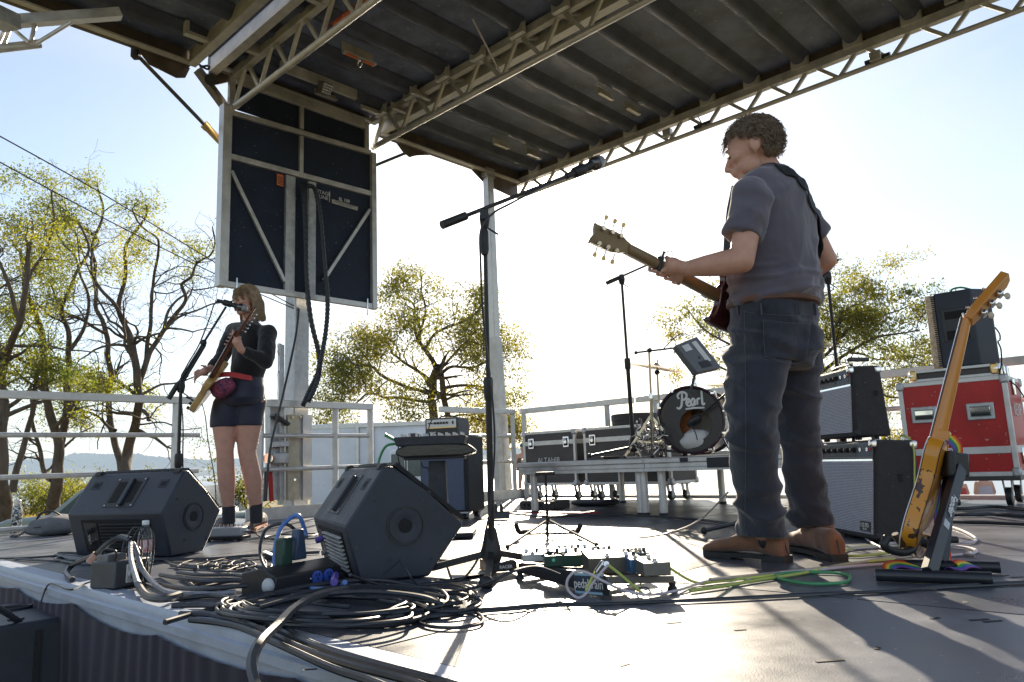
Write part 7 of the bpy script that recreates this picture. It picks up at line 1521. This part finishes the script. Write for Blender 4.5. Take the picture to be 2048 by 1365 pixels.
# stand
STN = thing('guitar_stand', 'black tubular guitar stand with padded yoke holding the yellow guitar, white script on its leg', 'guitar stand', FP(1870, 1160))
ft1a, ft1b = FP(1752, 1150, .022), FP(1985, 1158, .022); ft2a, ft2b = FP(1790, 1130, .022), FP(2000, 1135, .022)
STM = mat('satin_black_tube', (.02, .022, .03), .3, 0, .2, 20)
M().cyl(ft1a, ft1b, .020, n=18).obj('foot_tube', STM, STN); M().cyl(ft2a, ft2b, .019, n=18).obj('foot_tube', STM, STN)
tpx = PD(1912, 925, dy+.04)
u0 = ft1a.lerp(ft1b, .475)+Z*.012; M().bar(u0, tpx+Vector((.0, -.03, 0)), .042, .03, up=_F).obj('front_leg', STM, STN, bev=.003)
u1 = ft2a.lerp(ft2b, .46)+Z*.012; M().bar(u1, tpx+Vector((0, .03, 0)), .036, .03, up=_F).obj('rear_leg', STM, STN, bev=.003)
M().box(PD(1906, 930, dy+.02), (.075, .08, .085), Matrix.Rotation(.12, 3, 'Y')).obj('hinge_block', STM, STN, bev=.008); M().box(PD(1890, 928, dy+.0), (.03, .09, .09), Matrix.Rotation(.12, 3, 'Y')).obj('padding', RUB, STN, bev=.008)
for x, y in ((1932, 925), (1930, 941)): M().cyl(PD(x-8, y, dy), PD(x+6, y, dy), .008, n=10).obj('knob', RUB, STN)
for x, y in ((1912, 1005), (1908, 1080)): M().cyl(PD(x-14, y, dy), PD(x+6, y, dy), .012, n=12).obj('knob', RUB, STN)
yk = spline([PD(1775, 1075, dy-.14), PD(1768, 1090, dy-.15), PD(1780, 1100, dy-.14), PD(1805, 1105, dy-.12), PD(1825, 1098, dy-.1), PD(1832, 1084, dy-.06), PD(1845, 1080, dy-.04), PD(1852, 1090, dy-.02), PD(1868, 1082, dy)], 6)
M().tube(yk, .0135, 10).obj('yoke', RUB, STN)
yk = spline([PD(1868, 1085, dy+.02), PD(1850, 1075, dy+.06), PD(1838, 1078, dy+.1), PD(1820, 1090, dy+.16), PD(1800, 1085, dy+.18), PD(1790, 1068, dy+.18)], 6); M().tube(yk, .0125, 10).obj('yoke', RUB, STN)
lw = (tpx-u0).normalized(); lx = lw.cross(-_F).normalized(); lx = lx if lx.x > 0 else -lx
text('script_text', 'Fender', .036, u0.lerp(tpx+Vector((0, -.03, 0)), .60)-_F*.021, -lw, lx, PRINT, STN, shear=.35, bold=.0006)
M().prism([(-.012, -.02), (.012, -.02), (.012, .02), (-.012, .02)], u0.lerp(tpx+Vector((0, -.03, 0)), .43)-_F*.0185, lx, lw, -_F*.001).obj('sticker', mat('pale_sticker2', (.5, .52, .55), .5), STN)
# people far behind
def bather(label, px, py, d, hgt, top, skin=SKIN, whole=False, lean=0):
    t_ = thing('person', label, 'person', PD(px, py, d)); c = PD(px, py, d); mb = M(); s_ = hgt
    lofty(mb, [(c+Z*0, X, Y, .20*s_, .12*s_), (c+Z*.2*s_, X, Y, .19*s_, .12*s_), (c+Z*.42*s_, X, Y, .2*s_, .11*s_), (c+Z*.5*s_, X, Y, .12*s_, .08*s_)], 16); chain(mb, [c+Z*.5*s_, c+Z*.58*s_], [.05*s_, .05*s_]); mb.sph(c+Z*.68*s_, (.08*s_, .09*s_, .11*s_))
    for q in (-1, 1): chain(mb, [c+X*q*.19*s_+Z*.44*s_, c+X*q*.25*s_+Z*.2*s_, c+X*q*.15*s_+Z*.02*s_], [.05*s_, .042*s_, .035*s_])
    if whole:
        for q in (-1, 1): chain(mb, [c+X*q*.08*s_, c+X*(q*.12)*s_-Z*.4*s_, c+X*(q*.16)*s_-Z*.82*s_], [.09*s_, .06*s_, .045*s_])
    finish('body', organic(mb, .02, 2), skin, t_)
    mb = M(); lofty(mb, [(c-Z*.02, X, Y, .215*s_, .13*s_), (c+Z*.2*s_, X, Y, .2*s_, .13*s_), (c+Z*.36*s_, X, Y, .19*s_, .12*s_)], 16); mb.obj('shirt', top, t_)
    M().sph(c+Z*.73*s_, (.088*s_, .095*s_, .085*s_)).obj('hat', mat('teal_cap', (.03, .16, .18), .7), t_)
bather('sunbather with teal hat seen under the red case, right one', 1972, 1001, 19, 1.0, mat('pale_lilac_top', (.45, .4, .5), .8))
bather('sunbather in a red top half hidden by the castor under the red case', 1922, 1001, 20, .9, mat('red_top', (.4, .06, .06), .8))
bather('distant person walking on the beach seen between the post and the road case', 1047, 940, 24, 1.05, mat('brown_top', (.12, .08, .06), .8), whole=True)
# ---------------------------------------------------------------- trees
BARK = mat('grey_brown_bark', (.115, .088, .066), .95, 0, .4, 2.2, .9, 22, mapping=(3, 3, .5)); BARKD = mat('dark_twig_bark', (.045, .035, .028), .95, 0, .3, 6)
def leafmat(name, c1, c2, sc=.35):
    m = mat(name, c1, .55, 0, 0, sc, col2=c2, detail=8); translucent(m, .55); n = m.node_tree.nodes; t = n['Translucent BSDF']
    mx_ = n.new('ShaderNodeMixRGB'); mx_.blend_type = 'MULTIPLY'; mx_.inputs[0].default_value = 1; mx_.inputs['Color2'].default_value = (2.6, 2.5, 1.2, 1)
    src = n['Principled BSDF'].inputs['Base Color'].links[0].from_socket; m.node_tree.links.new(src, mx_.inputs['Color1']); m.node_tree.links.new(mx_.outputs[0], t.inputs['Color']); return m
LEAF1 = leafmat('locust_leaves', (.20, .19, .02), (.05, .08, .02)); LEAF2 = leafmat('autumn_tinged_leaves', (.19, .155, .025), (.06, .085, .02)); LEAF3 = leafmat('shrub_leaves', (.13, .12, .025), (.05, .06, .025))
def inv(p):
    d = p-CAMP; z = d.dot(_F); return 1024+FPX*d.dot(_R)/z, 682.5-FPX*d.dot(_U)/z
class Tree:
    def __init__(s, seed): s.r = random.Random(seed); s.w = M(); s.tw = M(); s.lp = []; s.nb = 0
    def path(s, p, d, L, n, wob, up=0.): 
        P = [p]; st = L/n
        for i in range(n):
            d = (d + Vector((s.r.gauss(0, wob), s.r.gauss(0, wob), s.r.gauss(0, wob*.8)+up))).normalized(); p = p+d*st; P.append(p)
        return P
    def branch(s, p, d, L, r, lev, maxlev, wob, fan, leaf, up=.0):
        n = max(3, int(4+L*1.6)) if lev < maxlev else 4
        P = s.path(p, d, L, n, wob, up); k = len(P); rs = [max(.005, r*(1-.75*i/(k-1))) for i in range(k)]
        (s.w if r > .03 else s.tw).tube(P, rs, 7 if r > .08 else (5 if r > .03 else 3), cap=False); s.nb += 1
        if lev == maxlev:
            if leaf(P[-1]): s.lp += [P[-1], P[-2]] + ([P[-3]] if s.r.random() < .5 else [])
            return
        c = fan[min(lev, len(fan)-1)]
        for j in range(c):
            i = s.r.randint(max(1, int(k*.3)), k-1); q = P[i]; t = (P[min(i+1, k-1)]-P[i-1]).normalized()
            a = Vector((s.r.gauss(0, 1), s.r.gauss(0, 1), s.r.gauss(0, .7))); a = (a-t*a.dot(t)); a = a.normalized() if a.length > .01 else X
            nd_ = (t*s.r.uniform(.35, .9)+a*s.r.uniform(.6, 1.)).normalized()
            s.branch(q, nd_, L*s.r.uniform(.45, .72), max(.006, rs[i]*.62), lev+1, maxlev, wob, fan, leaf, up)
        if leaf(P[-1]): s.lp.append(P[-1])
    def limb(s, pts, r0, r1, d, kids, klen, maxlev, wob, fan, leaf, dj=.6, seed=0, up=0.):
        """traced limb: pixel points spread in depth by a slow random walk"""
        off = pts[0][2] if len(pts[0]) > 2 else 0; P = []; 
        for i, q in enumerate(pts): 
            if i: off += s.r.gauss(0, dj)
            P.append(PD(q[0], q[1], d+off))
        r0 *= .66; r1 *= .8; P = spline(P, 6); k = len(P); P = [p+Vector((noise.noise(p*.9), noise.noise(p*.9+Vector((9, 0, 0))), noise.noise(p*.9+Vector((0, 9, 0)))))*.14 for p in P]
        rs = [(r0+(r1-r0)*(i/(k-1))**.6)*(1+.07*noise.noise(P[i]*3)) for i in range(k)]; s.w.tube(P, rs, 10, cap=False)
        for j in range(kids):
            i = s.r.randint(int(k*.25), k-1); t = (P[min(i+1, k-1)]-P[i-1]).normalized(); a = Vector((s.r.gauss(0, 1), s.r.gauss(0, 1), s.r.gauss(0.15, .8))); a = (a-t*a.dot(t)).normalized()
            s.branch(P[i], (t*.5+a).normalized(), klen*s.r.uniform(.6, 1.2)*(1.15-.5*i/k), max(.012, rs[i]*.55), 1, maxlev, wob, fan, leaf, up)
        return P, off
    def leaves(s, per, rad, size, m, parent, flat=1., droop=0., seed=0):
        g = np.random.default_rng(seed); c = np.array([tuple(p) for p in s.lp]); 
        if not len(c): return
        c = np.repeat(c, per, 0); n = len(c); c = c + g.normal(0, rad, (n, 3))*np.array([1, 1, flat]) 
        a = g.normal(0, 1, (n, 3)); a[:, 2] -= droop; a /= np.linalg.norm(a, axis=1)[:, None]; b = g.normal(0, 1, (n, 3)); b -= a*(a*b).sum(1)[:, None]; b /= np.linalg.norm(b, axis=1)[:, None]
        L_ = size*g.uniform(.6, 1.4, n)[:, None]; v = np.stack([c, c+a*L_*.5+b*L_*.2, c+a*L_, c+a*L_*.5-b*L_*.2], 1).reshape(-1, 3)
        me = bpy.data.meshes.new('crown'); me.vertices.add(4*n); me.vertices.foreach_set('co', v.ravel()); me.loops.add(4*n); me.loops.foreach_set('vertex_index', np.arange(4*n)); me.polygons.add(n); me.polygons.foreach_set('loop_start', np.arange(n)*4); me.update(); me.materials.append(m)
        return link('crown', me, parent)
    def finish(s, name, label, cat, base, lm, per, rad, size, group=None, **k):
        t = thing(name, label, cat, base, group); s.w.obj('trunk', BARK, t); s.tw.obj('twigs', BARKD, t, kind='stuff') if s.tw.v else None; o = s.leaves(per, rad, size, lm, t, **k); return t
ELL = [(45, 455, 95, 50), (60, 540, 105, 80), (20, 720, 95, 110), (105, 770, 95, 48), (215, 365, 55, 48), (255, 415, 45, 30), (55, 350, 70, 40), (140, 395, 70, 45), (300, 415, 28, 15), (262, 500, 45, 35), (250, 540, 60, 22), (385, 500, 38, 28), (235, 780, 60, 18), (297, 815, 24, 42), (60, 620, 60, 60), (140, 470, 50, 30), (300, 470, 50, 30), (330, 545, 60, 18), (120, 850, 60, 30)]
def inell(p, bg=.015, rr=random.Random(4)):
    x, y = inv(p); return noise.noise(p*.55) > -.12 and rr.random() < (.85 if any(((x-a)/c)**2+((y-b)/d)**2 < 1 for a, b, c, d in ELL) else bg)
GR = 'trees on the grass behind the stage'
def gbase(px, py, d): p = PD(px, py, d); p.z = gz(p.x, p.y)-.05; return p
# far-left tree
T = Tree(11); d = 24; fan = (3, 3, 3)
T.limb([(8, 1060), (6, 950), (4, 850), (14, 760), (20, 700), (38, 640), (55, 560), (60, 480)], .36, .08, d, 9, 2.6, 3, .22, fan, inell)
T.limb([(22, 985), (45, 900), (68, 800), (80, 730), (95, 690)], .2, .05, d, 8, 2.2, 3, .24, fan, inell); T.limb([(10, 720), (-30, 640), (-60, 560), (-80, 470)], .2, .07, d, 6, 2.6, 3, .24, fan, inell); T.limb([(40, 640), (10, 560), (-10, 480), (-5, 390)], .13, .04, d, 8, 2.2, 3, .25, fan, inell); T.limb([(56, 560), (90, 500), (110, 440), (100, 380)], .10, .03, d, 7, 2., 3, .25, fan, inell)
T.limb([(20, 700), (-20, 690), (-60, 700)], .09, .03, d, 6, 2., 3, .25, fan, inell); T.limb([(15, 770), (50, 755), (90, 760)], .07, .02, d, 6, 1.6, 3, .25, fan, inell)
T.finish('locust_tree', 'leftmost leafy locust tree with yellow-green leaves behind the left guard rail', 'tree', gbase(8, 1060, d), LEAF1, 26, .20, .10, GR, seed=1)
# second tree
T = Tree(12); d = 29
T.limb([(106, 1024), (112, 960), (115, 903), (101, 836), (88, 768), (84, 684), (67, 617), (50, 560), (40, 500)], .42, .07, d, 10, 2.6, 3, .24, fan, inell)
T.limb([(116, 905), (135, 802), (136, 735), (133, 667), (126, 620), (150, 560), (175, 500), (160, 440)], .26, .05, d, 10, 2.6, 3, .24, fan, inell); T.limb([(112, 960), (91, 947), (78, 903), (68, 836), (60, 770)], .2, .07, d, 6, 2., 3, .24, fan, inell)
T.limb([(120, 905), (152, 873), (185, 853)], .09, .03, d, 5, 1.6, 3, .25, fan, inell); T.limb([(137, 700), (170, 650), (175, 590), (150, 520), (120, 480), (100, 430)], .14, .03, d, 9, 2.2, 3, .26, fan, inell); T.limb([(95, 800), (150, 790), (200, 770)], .08, .02, d, 7, 1.8, 3, .25, fan, inell); T.limb([(72, 630), (100, 600), (140, 600)], .07, .03, d, 6, 1.8, 3, .25, fan, inell)
T.finish('locust_tree', 'rough-barked locust tree with forked trunk, second from the left behind the rail', 'tree', gbase(106, 1024, d), LEAF1, 26, .22, .11, GR, seed=2)
# third tree: mostly bare and twisted
T = Tree(13); d = 31; w_ = .30; lf = lambda p: inell(p, .03)
T.limb([(253, 985), (253, 947), (256, 903), (270, 853), (276, 785), (266, 701), (259, 667), (240, 617), (250, 560), (257, 483), (288, 441), (293, 412)], .46, .045, d, 13, 2.8, 3, w_, fan, lf)
T.limb([(250, 945), (243, 930), (229, 880), (219, 802), (222, 735), (209, 667), (192, 600), (192, 540), (183, 500), (200, 455), (205, 410), (196, 370)], .3, .05, d, 14, 2.6, 3, w_, fan, lf)
T.limb([(274, 790), (286, 735), (317, 677), (345, 640), (371, 600), (366, 570), (384, 553), (398, 530), (420, 515), (431, 483), (429, 455)], .22, .03, d, 14, 2.4, 3, w_, fan, lf)
T.limb([(317, 677), (337, 650), (371, 627), (421, 612), (470, 600)], .13, .03, d, 8, 2.2, 3, w_, fan, lf); T.limb([(280, 787), (323, 768), (364, 765), (398, 752), (430, 756)], .11, .02, d, 7, 1.8, 3, w_, fan, lf)
T.limb([(232, 860), (202, 836), (145, 816), (101, 802)], .12, .03, d, 8, 2.2, 3, w_, fan, lf); T.limb([(255, 650), (230, 610), (195, 570), (183, 523), (196, 487), (178, 464), (145, 436), (120, 430)], .15, .03, d, 10, 2.2, 3, w_, fan, lf)
T.limb([(290, 730), (300, 650), (302, 593), (300, 570), (316, 511), (319, 483), (298, 462), (274, 440), (262, 420)], .15, .03, d, 10, 2.2, 3, w_, fan, lf); T.limb([(330, 655), (345, 610), (375, 590), (380, 581), (410, 581), (445, 570)], .11, .03, d, 8, 2., 3, w_, fan, lf)
T.limb([(209, 667), (160, 640), (120, 610), (95, 560), (60, 540)], .12, .03, d, 8, 2.4, 3, w_, fan, lf); T.limb([(262, 700), (240, 650), (215, 640), (200, 600), (150, 470), (130, 400)], .12, .03, d, 9, 2.4, 3, w_, fan, lf); T.limb([(270, 850), (330, 850), (365, 862), (400, 855)], .07, .02, d, 5, 1.4, 3, w_, fan, lf)
T.finish('locust_tree', 'mostly bare twisted locust tree with dark crooked limbs left of the singer', 'tree', gbase(253, 985, d), LEAF1, 24, .20, .11, GR, seed=3)
# tree behind the truck
T = Tree(14); d = 30; rc = random.Random(8)
def lm_(p): 
    x, y = inv(p); return noise.noise(p*.6) > -.10 and rc.random() < .85 and (y > 655 and 632 < x < 1050 or 575 < y <= 655 and 742 < x < 992 or 535 < y <= 575 and 775 < x < 890)
fan = (4, 3, 3); kd = dict(up=.02)
T.limb([(869, 900), (869, 831), (864, 794), (869, 757), (874, 735)], .3, .2, d, 4, 2.2, 3, .24, fan, lm_); T.limb([(890, 900), (896, 840), (886, 794), (880, 750)], .2, .14, d, 4, 2., 3, .24, fan, lm_)
for q, r0, k_ in (([(874, 739), (857, 709), (835, 674), (827, 640), (827, 610), (802, 590), (790, 575)], .19, 16), ([(852, 694), (869, 664), (914, 647), (944, 640), (965, 610)], .11, 15), ([(835, 670), (850, 620), (846, 585), (842, 555)], .1, 12), ([(881, 750), (899, 737), (944, 734), (985, 720), (1015, 715)], .14, 15), ([(870, 765), (819, 732), (794, 714), (774, 689), (760, 660)], .13, 11), ([(864, 790), (837, 781), (769, 752), (745, 737), (712, 732), (690, 709), (660, 700)], .15, 17), ([(862, 806), (820, 800), (779, 796), (745, 789), (707, 804), (680, 800)], .12, 14), ([(884, 780), (931, 772), (969, 777), (1005, 800), (1020, 840)], .12, 14), ([(880, 745), (910, 700), (935, 680), (955, 660)], .1, 12), ([(896, 835), (940, 830), (990, 850)], .08, 9), ([(745, 737), (720, 760), (690, 770), (665, 760)], .08, 9)):
    T.limb(q, r0, .03, d, k_, 2.1, 3, .26, fan, lm_, dj=.8)
T.finish('broad_tree', 'broad leafy tree with olive and orange-tinged crown rising behind the white truck', 'tree', gbase(869, 950, d), LEAF2, 20, .22, .12, GR, droop=.7, seed=4)
# right tree
T = Tree(15); d = 22; rc2 = random.Random(3)
def lr_(p):
    x, y = inv(p); return noise.noise(Vector((p.x*.5, p.y*.5, p.z*1.3))) > -.10 and rc2.random() < (.85 if y < 800 else .3)
T.limb([(1612, 1010), (1608, 930), (1602, 850), (1600, 780), (1606, 730)], .24, .15, d, 3, 1.5, 3, .24, fan, lr_)
for q, r0, k_ in (([(1600, 790), (1560, 740), (1480, 700), (1420, 665), (1375, 625)], .12, 12), ([(1600, 820), (1540, 790), (1460, 740), (1400, 722), (1345, 700)], .10, 10), ([(1604, 760), (1560, 690), (1500, 640), (1430, 600), (1400, 590)], .10, 11), ([(1603, 770), (1650, 740), (1700, 703), (1740, 682), (1800, 665), (1840, 655)], .13, 14), ([(1604, 750), (1640, 720), (1676, 680), (1720, 650), (1779, 626), (1830, 612)], .12, 15), ([(1606, 740), (1610, 650), (1640, 600), (1665, 580)], .1, 9), ([(1602, 820), (1660, 790), (1720, 775), (1790, 790), (1850, 780)], .1, 10), ([(1640, 700), (1690, 630), (1730, 600), (1760, 590)], .08, 11), ([(1700, 703), (1760, 720), (1810, 715), (1850, 725)], .06, 9)):
    T.limb(q, r0, .02, d, k_, 1.35, 3, .26, fan, lr_, dj=.6)
T.limb([(1776, 960), (1774, 900), (1764, 866), (1735, 845), (1700, 835), (1665, 820)], .12, .05, d, 6, 1.2, 3, .26, fan, lr_)
T.finish('layered_tree', 'flat-layered tree with yellow and rust leaves behind the guitarist and amplifiers', 'tree', gbase(1612, 1010, d), LEAF2, 20, .15, .09, GR, flat=.6, seed=5)
# shrubs and log
def shrub(label, px, py, d, w__, h, n, m, seed, sz=.12):
    t = Tree(seed); c = gbase(px, py, d); r = random.Random(seed)
    for k in range(n):
        a = r.uniform(0, 6.28); q = r.random()**.5; p0 = c+Vector((math.cos(a)*q*w__*.5, math.sin(a)*q*w__*.3, 0)); t.branch(p0, Vector((math.cos(a)*.4*q, math.sin(a)*.4*q, 1)).normalized(), h*r.uniform(.5, .85), .03, 1, 3, .2, (3, 3, 3), lambda p: True)
    return t.finish('shrub', label, 'shrub', c, m, 7, .14, sz, 'shrubs along the shore', seed=seed)
shrub('yellow-leaved shrub between the two left tree trunks', 70, 1000, 34, 3.2, 1.7, 24, LEAF1, 31); shrub('dark green shrub right of the second tree trunk, above the left monitor', 205, 1000, 36, 3.4, 1.6, 26, LEAF3, 32)
shrub('low yellow-brown shrub seen between the singer\'s legs', 480, 1010, 26, 1.8, 1.5, 16, LEAF3, 33); shrub('dark green shrub beside the trailer, left of the monitor', 130, 990, 40, 2.6, 1.8, 18, LEAF3, 34)
lg0, lg1 = gbase(135, 1006, 33), gbase(262, 1006, 33); M().tube(spline([lg0+Z*.2, lg0.lerp(lg1, .4)+Z*.28, lg1+Z*.25], 6), [.2+.03*math.sin(i) for i in range(13)], 10).obj('driftwood_log', BARK, None, 'pale driftwood log lying on the grass between the left trunks', 'log')
# dry grass tufts around the trees
tf = Tree(40); rg_ = random.Random(2)
for k in range(5200):
    x = rg_.uniform(-26, -4); y = rg_.uniform(11, 40); 
    if abs(x/y) > .78 or x/y > -.42: continue
    tf.lp.append(Vector((x, y, gz(x, y)+.02)))
o = tf.leaves(4, .12, .14, leafmat('dry_grass_blades', (.15, .115, .045), (.09, .085, .035), 1.5), None, flat=.1, droop=-2.5, seed=6); o.name = 'grass'; o['kind'] = 'stuff'

# ---------------------------------------------------------------- vehicles behind the stage
TRK = thing('box_truck', 'white box truck with riveted side parked behind the stage, cab at its right', 'truck', PD(740, 1050, 21))
def bxyz(x0, x1, y0, y1, z0, z1): return M().box(((x0+x1)/2, (y0+y1)/2, (z0+z1)/2), (x1-x0, y1-y0, z1-z0))
tl, tr_ = PD(621, 850, 20), PD(712, 840, 20); ty_ = tl.y; zt = tl.z; xl, xc, xr = tl.x, tr_.x, PD(905, 850, 20).x
TWH = mat('truck_white', (.72, .75, .80), .4, 0, .06, 3)
bxyz(xl, xc, ty_, ty_+2.3, -.75, zt).obj('cargo_box', TWH, TRK, bev=.02)
pr_ = [(0, 0), (0, zt+.75-.0), (.25, zt+.75), (xr-xc-.35, zt+.70), (xr-xc, zt+.45), (xr-xc, 0)]
M().prism(pr_, (xc+.05, ty_+.05, -.75), X, Z, Y*2.2).obj('box_nose', TWH, TRK, bev=.03)
for x in (xc+.02, xc+.42): bxyz(x-.03, x+.05, ty_-.02, ty_+.04, -.75, zt+.02).obj('corner_post', ALU, TRK, bev=.006)
bxyz(xl, xr-.2, ty_-.015, ty_+.02, zt-.12, zt-.02).obj('roof_rail', ALU, TRK)
rv = M()
for x in np.arange(xl+.08, xc, .14):
    for z in (-.55, .05, zt-.07): rv.cyl((x, ty_-.02, z), (x, ty_+.01, z), .010, n=6)
rv.obj('rivet_row', STEEL, TRK)
bxyz(xl, xr, ty_+.1, ty_+2.2, -.9, -.74).obj('chassis', BLKM, TRK)
cx0, cx1 = PD(785, 930, 18.5).x, PD(862, 930, 18.5).x; cy_ = 18.2; cz0 = PD(800, 905, 18.4).z
cab_ = M().prism([(0, 0), (0, cz0+.8), (.08, cz0+.86), (cx1-cx0-.05, cz0+.86), (cx1-cx0+.25, cz0+.2), (cx1-cx0+.6, cz0+.05), (cx1-cx0+.6, 0)], (cx0, cy_, -.8), X, Z, Y*1.8).obj('cab', TWH, TRK, bev=.05)
GLASS = mat('dark_vehicle_glass', (.05, .09, .11), .12, 0, .2, 3)
M().prism([(0, 0), (0, .5), (.3, .5), (.34, 0)], (cx0+.06, cy_-.012, cz0-.55), X, Z, Y*.02).obj('side_window', GLASS, TRK, bev=.008); M().prism([(0, 0), (0, .55), (.42, .55), (.56, 0)], (cx0+.46, cy_-.012, cz0-.6), X, Z, Y*.02).obj('side_window', GLASS, TRK, bev=.008)
bxyz(cx0+.40, cx0+.43, cy_-.01, cy_+.01, -.7, cz0).obj('door_gap', HOLE, TRK)
for x in (xl+.5, xl+1.2, cx0+.5): M().cyl((x, ty_-.02 if x < cx0 else cy_-.02, -.95), (x, (ty_ if x < cx0 else cy_)+.25, -.95), .36, n=24).obj('wheel', RUB, TRK)
CAR = thing('parked_car', 'grey-green parked car mostly hidden behind the left monitor', 'car', Vector((PD(330, 1000, 15).x, 15, -1.1)))
x1_ = PD(448, 990, 14).x; x0_ = x1_-4.2; zr_ = PD(420, 964, 14).z
CARM = mat('silver_green_paint', (.22, .27, .26), .3, .5, .05, 3, coat=.6)
M().prism([(0, .25), (0, .72), (.25, .82), (1.0, .86), (1.6, zr_+1.02), (1.8, zr_+1.07), (3.3, zr_+1.07), (3.5, zr_+1.02), (4.05, .84), (4.2, .72), (4.2, .25)], (x0_, 14, -1.07), X, Z, Y*1.7).obj('body', CARM, CAR, bev=.06)
M().prism([(1.2, .88), (1.68, zr_+1.0), (2.4, zr_+1.0), (2.4, .88)], (x0_, 13.985, -1.07), X, Z, Y*.02).obj('window', GLASS, CAR, bev=.01); M().prism([(2.46, .88), (2.46, zr_+1.0), (3.35, zr_+1.0), (3.85, .88)], (x0_, 13.985, -1.07), X, Z, Y*.02).obj('window', GLASS, CAR, bev=.01)
M().prism([(3.55, zr_+.97), (4.03, .88), (4.0, .86), (3.5, zr_+.97)], (x0_, 14.1, -1.05), X, Z, Y*1.5).obj('windscreen', GLASS, CAR)
for x in (.75, 3.4): w0 = M().cyl((x0_+x, 13.97, -.77), (x0_+x, 14.2, -.77), .31, n=24).obj('wheel', RUB, CAR); M().cyl((x0_+x, 13.96, -.77), (x0_+x, 14.0, -.77), .19, n=18).obj('wheel_rim', ALU, w0)
M().box((x1_-.02, 14.3, -.42), (.1, .3, .14)).obj('headlight', mat('lamp_glass', (.7, .7, .65), .15), CAR, bev=.02)
